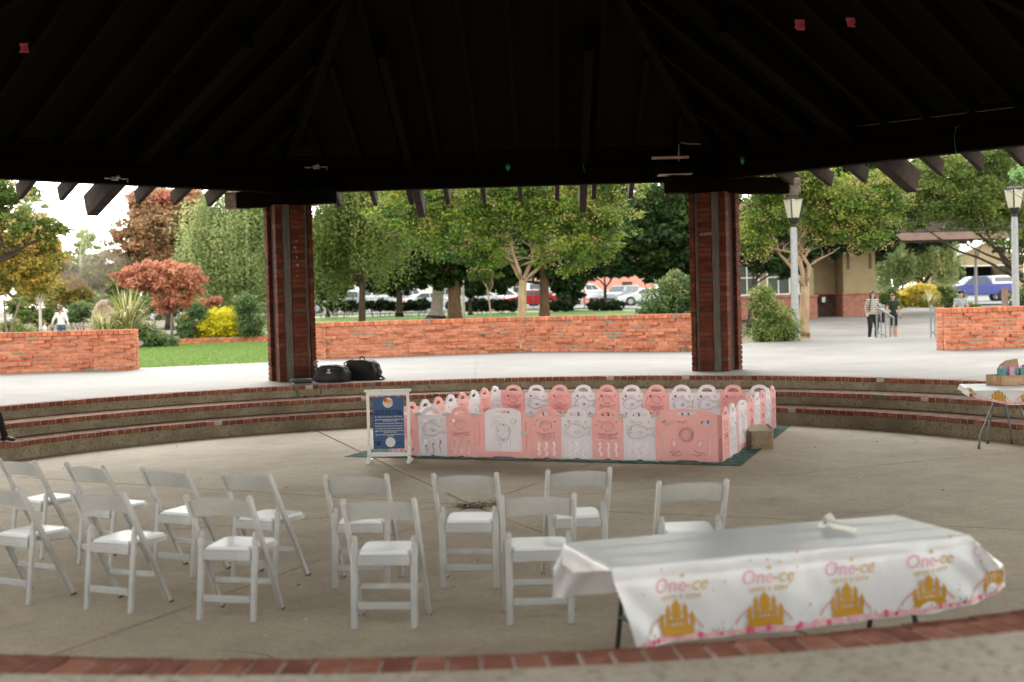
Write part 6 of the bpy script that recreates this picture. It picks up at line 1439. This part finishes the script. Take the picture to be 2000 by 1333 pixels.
# --- far walls and garage
b = at(1190, 590, 122); t = thing('far_building', 'salmon pink building wall beyond the parked pickup', 'building', (b.x - 1.2, 124, terr(b.x, 124))); MB().box((0, 2, 2.0), (12, 4, 4.0)).build('wall', mat('salmon_stucco', (.62, .26, .20), .9, (.66, .30, .23), 1), t); MB().box((0, 2, 4.1), (12.4, 4.4, .2)).build('roof', M_frame, t); windowp(t, -4.4, -3.2, 1.2, 2.4, -.02); MB().box((3.2, -.03, 1.05), (1.0, .08, 2.1)).build('door', M_eave, t)
b = at(740, 590, 128); t = thing('far_building', 'long pale building behind the parked white cars', 'building', (b.x, 131, terr(b.x, 131))); MB().box((0, 3, 2.1), (34, 6, 4.2)).build('wall', mat('pale_stucco', (.60, .56, .50), .9, (.66, .62, .56), 1), t); MB().box((0, 3, 4.35), (35, 7, .3)).build('roof', mat('roof_shingle', (.06, .045, .04)), t)
for x in range(-14, 15, 4): windowp(t, x, x + 1.5, 1.2, 2.5, -.03)
g0 = at(1925, 592, 108); t = thing('garage', 'beige gabled garage with dark open door behind the blue pickup', 'garage', (g0.x, 108, terr(g0.x, 108))); s108 = 108 / FPX
gw, ge_, gpk = 3.1, 3.25, 4.6
MB().box((-gw - .25 + .35, 3, ge_ / 2), (.7, 6, ge_)).build('wall', M_stucco, t); MB().box((gw + .0, 3, ge_ / 2), (.7, 6, ge_)).build('wall', M_stucco, t)
MB().prism([(-gw - .3, 2.6), (gw + .35, 2.6), (gw + .35, ge_), (0, gpk), (-gw - .3, ge_)], .25, T=Matrix.Translation((0, .25, 0)) @ Matrix.Rotation(math.pi / 2, 4, 'X')).build('gable', M_stucco, t)
MB().box((0, 5.9, 1.4), (2 * gw, .1, 2.8)).build('back_wall', mat('garage_dark', (.02, .018, .016), .9), t)
for s in (-1, 1): MB().bar((s * (gw + .8), 3, ge_ - .30), (0, 3, gpk + .12), 6.9, .14, up=Vector((0, 0, 1))).build('roof_slope', M_frame, t)
MB().box((-gw + .42, -.03, 1.3), (.1, .1, 2.6)).box((gw - .42, -.03, 1.3), (.1, .1, 2.6)).box((0, -.03, 2.62), (2 * gw - .74, .1, .1)).build('door_frame', M_frame, t)
# --- cars
M_tyre = mat('tyre', (.015, .015, .015), .8); M_rim = mat('wheel_rim', (.45, .45, .46), .35, metal=.6); M_cglass = mat('car_glass', (.035, .045, .05), .08, spec=.7); M_red = mat('tail_light', (.45, .02, .02), .3); M_head = mat('head_light', (.65, .66, .66), .2); M_trim = mat('car_trim', (.02, .02, .02), .6)
def paint(n, c): return mat('paint_' + n, c, .28, spec=.5)
PROF = {  # side outlines, x forward: (lower body), (cabin), length scale
 'sedan': ([(-2.25, .28), (2.25, .28), (2.3, .55), (2.22, .78), (1.15, .93), (-1.55, .98), (-2.28, .92), (-2.32, .55)], [(-1.75, .95), (1.25, .90), (.45, 1.40), (-.95, 1.42)]),
 'suv': ([(-2.25, .32), (2.25, .32), (2.3, .65), (2.2, .98), (1.2, 1.10), (-2.2, 1.12), (-2.3, .9), (-2.3, .5)], [(-2.22, 1.08), (1.25, 1.06), (.5, 1.68), (-1.95, 1.72)]),
 'van': ([(-2.5, .32), (2.5, .32), (2.55, .7), (2.4, 1.05), (1.75, 1.2), (-2.5, 1.2), (-2.55, .9), (-2.55, .5)], [(-2.5, 1.16), (1.8, 1.16), (1.0, 1.95), (-2.4, 1.98)]),
 'pickup': ([(-2.7, .48), (2.55, .48), (2.62, .8), (2.5, 1.12), (1.3, 1.20), (-2.68, 1.20), (-2.72, 1.0), (-2.72, .7)], [(-.75, 1.16), (1.35, 1.16), (.6, 1.76), (-.55, 1.79)]),
}
def car(label, kind, px, D, heading, pm, canopy=None, group='parked cars'):
    b = at(px, 592, D); t = thing('parked_car' if kind != 'pickup' else 'pickup_truck', label, {'sedan': 'car', 'suv': 'car', 'van': 'van', 'pickup': 'pickup'}[kind], (b.x, D, terr(b.x, D) + .035), heading, group)
    lo, cb = PROF[kind]; W_ = .90 if kind != 'van' else .98
    def slab(poly, w0, w1, zsplit, m, nm, mi=None, nrow=5):
        """loft the outline across the width with rounded flanks; narrows towards its top by w1"""
        zs = [z for x, z in poly]; z0, z1 = min(zs), max(zs); mb = MB(); n = len(poly); ts = (-1, -.93, -.75, .75, .93, 1)
        cxm = sum(x for x, z in poly) / n; czm = (z0 + z1) / 2
        for k, s in enumerate(ts):
            sh = {1: .93, .93: .985}.get(abs(s), 1.0)
            for x, z in poly:
                u = (z - z0) / (z1 - z0 + 1e-6); hw = lerp(w0, w1, u); mb.v.append((cxm + (x - cxm) * sh, s * hw, czm + (z - czm) * (sh if abs(s) > .9 else 1)))
        for k in range(len(ts) - 1):
            for i in range(n): a = k * n + i; c = k * n + (i + 1) % n; mb.f.append((a, a + n, c + n, c)); mb.m.append(0)
        mb.f += [tuple(range(n)), tuple(reversed(range((len(ts) - 1) * n, len(ts) * n)))]; mb.m += [0, 0]
        return smooth_shade(mb.build(nm, m, t), 32)
    slab(lo, W_ * .97, W_, 0, pm, 'body'); slab(cb, W_ * .96, W_ * .76, 0, pm, 'cabin')
    (x0, z0), (x1, z1), (x2, z2), (x3, z3) = cb
    for s in (-1, 1):       # side glass, split by a pillar
        for f0, f1 in ((.10, .50), (.53, .88)):
            P4 = []
            for f, u in ((f0, .14), (f1, .14), (f1, .86), (f0, .86)):
                xb, xt = lerp(x0, x1, f), lerp(x3, x2, f); z = lerp((z0 + z1) / 2, (z2 + z3) / 2, u); P4.append((lerp(xb, xt, u), s * (lerp(W_ * .96, W_ * .76, u) + .010), z))
            MB().add(P4, [(0, 1, 2, 3)] if s < 0 else [(3, 2, 1, 0)]).build('window', M_cglass, t)
    for (xa_, za_), (xb_, zb_), nm, sg_ in (((x1, z1), (x2, z2), 'windscreen', 1), ((x0, z0), (x3, z3), 'rear_window', -1)):
        P4 = []
        for u, sy in ((.12, -1), (.12, 1), (.88, 1), (.88, -1)): P4.append((lerp(xa_, xb_, u) + sg_ * .025, sy * lerp(W_ * .86, W_ * .66, u), lerp(za_, zb_, u) + .012))
        MB().add(P4, [(0, 1, 2, 3)] if sg_ > 0 else [(3, 2, 1, 0)]).build(nm, M_cglass, t)
    rw = .34 if kind in ('sedan',) else .38; xw = 1.38 if kind == 'sedan' else (1.65 if kind in ('pickup', 'van') else 1.42)
    for x in (-xw, xw):
        for s in (-1, 1):
            T = Matrix.Translation((x, s * (W_ - .10), rw)) @ Matrix.Rotation(math.pi / 2, 4, 'X')
            MB().lathe([(0, -.13), (rw + .07, -.13), (rw + .07, .118), (0, .118)], 20, T=T).build('wheel_arch', M_trim, t)
            ty = MB().lathe([(rw * .6, -.12), (rw * .96, -.12), (rw, -.08), (rw, .10), (rw * .96, .135), (rw * .6, .135)], 20, T=T).build('tyre', M_tyre, t)
            MB().lathe([(0, -.139), (rw * .2, -.139), (rw * .64, -.132), (rw * .64, .139), (rw * .2, .145), (0, .145)], 14, T=T).build('rim', M_rim, ty)
    xf, xr = lo[2][0], lo[-1][0]; zl = lo[3][1] - .12
    for s in (-1, 1): MB().box((xf - .06, s * (W_ - .24), zl), (.12, .34, .15), bev=.03).build('head_light', M_head, t); MB().box((xr + .05, s * (W_ - .13), zl + .08), (.12, .20, .22), bev=.03).build('tail_light', M_red, t)
    MB().box((xf - .01, 0, lo[0][1] + .16), (.10, W_ * 1.3, .16), bev=.02).build('grille', M_trim, t); MB().box((xr + .02, 0, lo[0][1] + .12), (.10, W_ * 1.5, .14), bev=.02).build('bumper', M_trim, t)
    for s in (-1, 1): MB().box((x1 - .35, s * (W_ + .09), z1 + .08), (.12, .16, .12), bev=.03).build('mirror', pm, t)
    if canopy:
        slab([(-2.66, 1.2), (-.80, 1.2), (-.80, 1.80), (-2.45, 1.80)], W_ * .96, W_ * .80, 0, canopy, 'bed_canopy')
        for s in (-1, 1): MB().box((-1.68, s * (W_ * .9 + .008), 1.5), (1.35, .02, .34), bev=.01).build('canopy_window', M_cglass, t)
    return t
Wt, Sv, Rd, Bl, Gy, Dk = paint('white', (.72, .72, .72)), paint('silver', (.42, .44, .46)), paint('red', (.50, .02, .03)), paint('blue', (.035, .05, .26)), paint('grey', (.30, .31, .32)), paint('dark', (.05, .055, .06))
car('white van parked behind the slim dark trunk', 'van', 725, 101, R(168), Wt); car('white pickup parked right of the white van', 'pickup', 800, 104, R(8), Wt); car('white sedan behind the buttress roots', 'sedan', 845, 98, R(5), Wt)
car('silver car half hidden at the left end of the car park', 'suv', 655, 97, R(185), Sv)
car('white car left of the crape myrtle trunk', 'sedan', 935, 100, R(170), Wt); car('pale sedan directly behind the crape myrtle trunk', 'sedan', 985, 104, R(10), Wt); car('red car between the two middle trunks', 'sedan', 1040, 97, R(175), Rd); car('white van behind the brown trunk', 'van', 1080, 106, R(5), Wt)
car('white pickup in front of the salmon wall', 'pickup', 1143, 112, R(35), Wt); car('grey car seen from its front beside the salmon wall', 'suv', 1215, 112, R(-125), Gy); car('white sedan with its bonnet left of the big bush', 'sedan', 1262, 103, R(180), Wt)
car('blue pickup with white bed canopy in front of the garage', 'pickup', 1908, 88, R(180), Bl, Wt); car('silver car with red tail light behind the olive bush', 'sedan', 1722, 92, R(70), Sv); car('dark car at the corner of the beige pier', 'suv', 1690, 96, R(80), Dk)
# ================================================================== PEOPLE
M_skin = mat('skin_light', (.50, .29, .20), .6); M_skin2 = mat('skin_tan', (.40, .22, .15), .6); M_hairD = mat('hair_black', (.012, .009, .008), .5); M_hairB = mat('hair_brown', (.16, .085, .045), .6); M_blk = mat('cloth_black', (.012, .012, .013), .85); M_shoe = mat('shoe_black', (.015, .014, .014), .5); M_shoew = mat('shoe_white', (.6, .6, .58), .6)
def wave_mat(name, c1, c2, scale, ax='Z', thr=.5):
    m = bpy.data.materials.new(name); m.use_nodes = True; N = m.node_tree.nodes; L = m.node_tree.links; b = N['Principled BSDF']; b.inputs['Roughness'].default_value = .85
    tc = N.new('ShaderNodeTexCoord'); w_ = N.new('ShaderNodeTexWave'); w_.bands_direction = ax; w_.inputs['Scale'].default_value = scale; w_.inputs['Distortion'].default_value = 1.2; L.new(tc.outputs['Object'], w_.inputs['Vector']); rp = N.new('ShaderNodeValToRGB'); rp.color_ramp.elements[0].position = thr - .08; rp.color_ramp.elements[1].position = thr + .08; rp.color_ramp.elements[0].color = (*c1, 1); rp.color_ramp.elements[1].color = (*c2, 1); L.new(w_.outputs['Fac'], rp.inputs[0]); L.new(rp.outputs[0], b.inputs['Base Color']); return m
M_stripe = wave_mat('striped_knit', (.03, .03, .034), (.46, .42, .35), 5.2, 'Z', .38)
M_floral = mat('floral_blouse', (.66, .58, .58), .85, (.78, .74, .72), 22, 3); M_denim = mat('denim', (.06, .11, .17), .85, (.09, .15, .22), 30); M_greyt = mat('grey_tee', (.22, .225, .235), .9, (.29, .295, .30), 14); M_gtee = mat('green_black_tee', (.012, .022, .016), .85); M_pinkd = mat('pink_outfit', (.62, .28, .25), .85, (.70, .36, .32), 8); M_trs = mat('dark_trousers', (.014, .014, .016), .85)
BASE = dict(hipL=(-.09, 0, .90), hipR=(.09, 0, .90), kneeL=(-.10, .02, .49), kneeR=(.10, .02, .49), ankL=(-.10, -.01, .085), ankR=(.10, -.01, .085), toeL=(-.115, .15, .035), toeR=(.115, .15, .035), pel=(0, 0, .97), waist=(0, .005, 1.10), chest=(0, .01, 1.28), neck=(0, 0, 1.44), head=(0, .025, 1.585),
            shL=(-.165, 0, 1.385), shR=(.165, 0, 1.385), elL=(-.225, -.02, 1.12), elR=(.225, -.02, 1.12), wrL=(-.235, .05, .90), wrR=(.235, .05, .90))
def person(label, loc, rz, H_, over, slots, cls, hair=None, fat=1.0, leg=1.0, face=True, extra=None, skirt=None):
    """one continuous skin fused from tapered limbs; cls(point) picks the clothing slot of each face"""
    J = {k: Vector(v) for k, v in {**BASE, **over}.items()}; s = H_ / 1.70
    mb = MB()
    def cap(a, b, r0, r1, sq=1.0): mb.tube([a, a.lerp(b, .33), a.lerp(b, .66), b], [r0, lerp(r0, r1, .3), lerp(r0, r1, .7), r1], 12, sq=sq); mb.ball(a, r0, 12, 8); mb.ball(b, r1, 12, 8)
    f = fat
    cap(J['pel'], J['waist'], .118 * f, .105 * f); mb.ball(J['pel'], (.155 * f, .115 * f, .12), 14, 10); mb.ball(J['waist'], (.128 * f, .098 * f, .12), 14, 10); mb.ball(J['chest'], (.158 * f, .108 * f, .17), 14, 10); cap(J['waist'], J['chest'], .10 * f, .105 * f)
    cap(J['chest'] + Vector((0, 0, .08)), J['neck'], .075, .050); cap(J['neck'], J['head'] - Vector((0, .01, .06)), .048, .048)
    h = J['head']; mb.ball(h + Vector((0, -.008, .02)), (.074, .092, .094), 16, 12); mb.ball(h + Vector((0, .018, -.04)), (.056, .066, .066), 14, 10); mb.ball(h + Vector((0, .095, -.012)), (.014, .020, .022), 8, 6); mb.ball(h + Vector((0, .072, -.085)), (.028, .022, .018), 8, 6)
    for q in (-1, 1): mb.ball(h + Vector((q * .077, -.01, -.005)), (.012, .022, .032), 8, 6)
    for q, S in ((-1, 'L'), (1, 'R')):
        cap(J['chest'] + Vector((q * .08, 0, .09)), J['sh' + S], .068, .060 * f); cap(J['sh' + S], J['el' + S], .056 * f, .042 * f); cap(J['el' + S], J['wr' + S], .041 * f, .027)
        d = (J['wr' + S] - J['el' + S]).normalized(); p = J['wr' + S]; x = frame(d)[0]
        palm = p + d * .055; mb.ball(p + d * .045, (.026, .030, .042), 10, 8)
        for k in range(4): o = x * (k - 1.5) * .016; fl = (.075, .088, .082, .064)[k]; mb.tube([palm + o * .9, palm + o + d * fl * .6 + Vector((0, .010, 0)), palm + o + d * fl + Vector((0, .022, -.004))], [.0105, .0098, .0085], 6)
        mb.tube([p + d * .02 + Vector((-q * .01, .015, 0)), p + d * .05 + Vector((-q * .02, .038, 0)), p + d * .085 + Vector((-q * .022, .045, 0))], [.012, .0105, .0085], 6)
        cap(J['hip' + S], J['knee' + S], .088 * f * leg, .060 * f * leg); cap(J['knee' + S], J['ank' + S], .058 * f * leg, .040 * leg)
        a, t_ = J['ank' + S], J['toe' + S]; mb.ball(a + Vector((0, -.03, -.045)), (.036, .045, .038), 10, 8); mb.tube([a + Vector((0, -.03, -.045)), a.lerp(t_, .55) + Vector((0, 0, -.012)), t_], [.038, .040, .030], 10, sq=.8); mb.ball(t_, (.034, .036, .027), 10, 8)
    if skirt:
        for z0, z1, r0, r1 in skirt: mb.lathe([(r0, z0), (lerp(r0, r1, .5), (z0 + z1) / 2), (r1, z1)], 16, T=Matrix.Translation((J['pel'].x, J['pel'].y, 0)), sy=.8)
    me = remeshed(mb, .013, 'body')
    for m in slots: me.materials.append(m)
    n = len(me.polygons); ctr = np.zeros(n * 3); me.polygons.foreach_get('center', ctr); ctr = ctr.reshape(-1, 3)
    me.polygons.foreach_set('material_index', np.array([cls(p, J) for p in ctr], dtype=np.int32)); me.polygons.foreach_set('use_smooth', [True] * n)
    t = thing('person', label, 'person', loc, rz); t.scale = (s, s, s); link('body', me, t)
    if hair:
        hm, balls = hair; hb = MB()
        for c, r in balls: hb.ball(h + Vector(c), r, 14, 10)
        hme = remeshed(hb, .014, 'hair'); hme.materials.append(hm)
        for v in hme.vertices: v.co += v.normal * (mnoise.noise(v.co * 30) * .008)
        link('hair', hme, t)
    if face:
        for q in (-1, 1): MB().ball(h + Vector((q * .030, .078, .012)), (.011, .007, .007), 8, 6).build('eye', M_hairD, t, True)
        MB().ball(h + Vector((0, .083, -.052)), (.020, .006, .005), 8, 6).build('mouth', mat('lips', (.38, .13, .11), .6), t, True)
    if extra: extra(t, J)
    return t
def c_std(top_z, sleeve, low, shoe=.075, shirt_lo=.94, hands=True):
    """slots: 0 skin, 1 top, 2 lower clothing, 3 shoes"""
    def f(p, J):
        if p[2] > J['neck'].z + .005 and abs(p[0] - J['head'].x) < .11: return 0
        if p[2] < shoe: return 3
        for S in 'LR':
            a, b, c = J['sh' + S], J['el' + S], J['wr' + S]; q = Vector(p)
            d1 = (c - b); u = max(0, min(1, (q - b).dot(d1) / d1.length_squared)); dist = (q - (b + d1 * u)).length
            d0 = (b - a); v = max(0, min(1, (q - a).dot(d0) / d0.length_squared)); dist0 = (q - (a + d0 * v)).length
            if dist < .075 and (dist <= dist0 or u > .02) and abs(q.x - J['pel'].x) > .15: return 1 if u < sleeve - 1 else 0
            if dist0 < .085 and abs(q.x - J['pel'].x) > .14 and q.z < a.z + .02 and v > .02: return 1 if v < sleeve else 0
        if p[2] > shirt_lo: return 1
        if p[2] > low: return 2
        return 0
    return f
hair_long = [((0, -.02, .045), (.088, .100, .085)), ((0, -.06, -.04), (.088, .06, .10)), ((-.075, -.01, -.08), (.028, .045, .13)), ((.075, -.01, -.08), (.028, .045, .13)), ((0, -.06, -.16), (.085, .045, .10))]
hair_short = [((0, -.015, .05), (.084, .098, .078)), ((0, -.05, -.0), (.080, .06, .08)), ((0, .065, .07), (.058, .03, .025))]
hair_curly = [((0, -.01, .065), (.092, .10, .08)), ((-.05, .03, .09), (.05, .05, .05)), ((.05, .03, .09), (.05, .05, .05)), ((0, -.06, .02), (.085, .06, .085)), ((0, .06, .085), (.06, .04, .04))]
def tote(t, J):
    w_ = J['wrL']; MB().box((w_.x - .05, w_.y - .02, .80), (.10, .30, .34), bev=.03).build('tote_bag', M_blk, t); MB().tube([(w_.x - .05, -.1, .95), (-.23, -.02, 1.25), (-.17, 0, 1.46), (-.20, .05, 1.2), (w_.x - .05, .12, .95)], .012, 6).build('bag_strap', M_blk, t)
    MB().tube([(.10, .10, 1.42), (.14, .115, 1.2), (.16, .10, 1.0)], .016, 6, sq=.4).build('shoulder_strap', M_blk, t)
    h = J['head']
    for q in (-1, 1): MB().ball(h + Vector((q * .034, .086, .012)), (.026, .010, .020), 10, 6).build('sunglass_lens', M_hairD, t, True)
Dw = 39.6; b = at(1704, 600, Dw); person('woman in cream and black striped jacket and black trousers walking up to the railing', (b.x, Dw, terr(b.x, Dw) + .02), R(188), 1.62, dict(kneeL=(-.10, .10, .50), ankL=(-.10, .02, .10), toeL=(-.115, .18, .045), ankR=(.09, -.10, .085), toeR=(.10, .06, .035), wrL=(-.27, .04, .90), elR=(.24, -.04, 1.12)),
       [M_skin, M_stripe, M_trs, M_shoe], c_std(1.44, 1.9, .07, .06, .93), (M_hairD, hair_long), 1.04, 1.25, True, tote)
Dw = 40.4; b = at(1744, 600, Dw); person('boy in dark green tee and black shorts with one hand on the railing', (b.x, Dw, terr(b.x, Dw) + .02), R(180), 1.52, dict(kneeR=(.10, .08, .50), ankR=(.10, .0, .10), toeR=(.115, .16, .05), elR=(.24, .06, 1.14), wrR=(.20, .28, 1.06)), [M_skin2, M_gtee, M_blk, M_shoe], c_std(1.44, .55, .52, .075, .86), (M_hairD, hair_short), .95, .95)
Dw = 38.6; b = at(1876, 600, Dw); person('young person in grey tee with curly dark hair behind the right wall', (b.x, Dw, terr(b.x, Dw) + .02), R(178), 1.57, dict(head=(0, .055, 1.57), elL=(-.23, .04, 1.12), elR=(.23, .04, 1.12), wrL=(-.08, .22, 1.02), wrR=(.08, .22, 1.02)), [M_skin2, M_greyt, M_denim, M_shoew], c_std(1.44, .6, .10, .075, .92), (M_hairD, hair_curly), 1.08)
def pony(t, J):
    h = J['head']; MB().tube([h + Vector((0, -.10, .03)), h + Vector((0, -.15, -.02)), h + Vector((0, -.14, -.14)), h + Vector((.01, -.13, -.26))], [.026, .034, .028, .010], 8).build('ponytail', M_hairB, t, True)
Dw = 45; b = at(119, 620, Dw); person('woman with ponytail in white floral blouse and denim shorts walking away in the garden', (b.x, Dw, terr(b.x, Dw) + .03), R(-4), 1.64, dict(elL=(-.29, -.04, 1.15), wrL=(-.36, .0, .95), elR=(.27, -.06, 1.13), wrR=(.33, -.04, .92), kneeR=(.10, .10, .50), ankR=(.10, .03, .10), toeR=(.11, .17, .05)), [M_skin, M_floral, M_denim, M_shoew], c_std(1.44, 1.75, .70, .075, .98), (M_hairB, hair_short[:2]), 1.05, 1.0, False, pony)
Dw = 44.2; b = at(87, 640, Dw); person('small child with brown curls, just the head above the left wall', (b.x, Dw, terr(b.x, Dw) + .03), R(-70), 1.10, dict(), [M_skin, M_floral, M_denim, M_shoew], c_std(1.44, .6, .5, .075, .92), (M_hairB, hair_curly), 1.1, 1.1)
Dw = 91.2; b = at(1142, 600, Dw); person('distant person in a pink outfit and red headscarf by the car park fence', (b.x, Dw, terr(b.x, Dw) + .03), R(95), 1.62, dict(elR=(.2, .14, 1.15), wrR=(.12, .34, 1.10), elL=(-.2, .14, 1.15), wrL=(-.12, .34, 1.10), head=(0, .06, 1.57)), [M_skin2, M_pinkd, M_pinkd, M_shoew], c_std(1.44, 1.6, .42, .075, .92), (mat('red_scarf', (.42, .03, .05), .8), hair_short[:2]), 1.05, 1.0, True, None, [(.45, .98, .20, .15)])
# someone sitting on the steps, only a dark leg and shoe reach into the picture
fp = gp(10, 866, Z1); cdir = (Vector((CX, CY, 0)) - fp); cdir.z = 0; ang = math.atan2(cdir.y, cdir.x); hz = Z2 + .10 - Z1
person('person in black sitting on the steps at the left edge, one dark shoe in view', (fp.x - math.cos(ang) * .13, fp.y - math.sin(ang) * .13, Z1 + .002), ang - math.pi / 2, 1.70,
       dict(hipL=(-.09, -.62, hz), hipR=(.09, -.62, hz), pel=(0, -.66, hz + .07), waist=(0, -.66, hz + .2), chest=(0, -.62, hz + .38), neck=(0, -.58, hz + .54), head=(0, -.54, hz + .69), kneeL=(-.13, -.22, .52), kneeR=(.12, -.22, .54), ankL=(-.12, -.02, .085), ankR=(.11, -.03, .085), toeL=(-.13, .13, .035), toeR=(.12, .12, .035),
            shL=(-.165, -.6, hz + .49), shR=(.165, -.6, hz + .49), elL=(-.23, -.45, hz + .24), elR=(.23, -.45, hz + .24), wrL=(-.13, -.26, .64), wrR=(.13, -.26, .66)), [M_skin, M_blk, M_trs, M_shoe],
       lambda p, J: (0 if p[2] > J['neck'].z else (3 if p[2] < .09 else (0 if (Vector(p) - J['wrL']).length < .11 or (Vector(p) - J['wrR']).length < .11 else (1 if p[1] < -.35 and p[2] > J['waist'].z - .1 else 2)))), (M_hairD, hair_short), 1.0, 1.1, True)
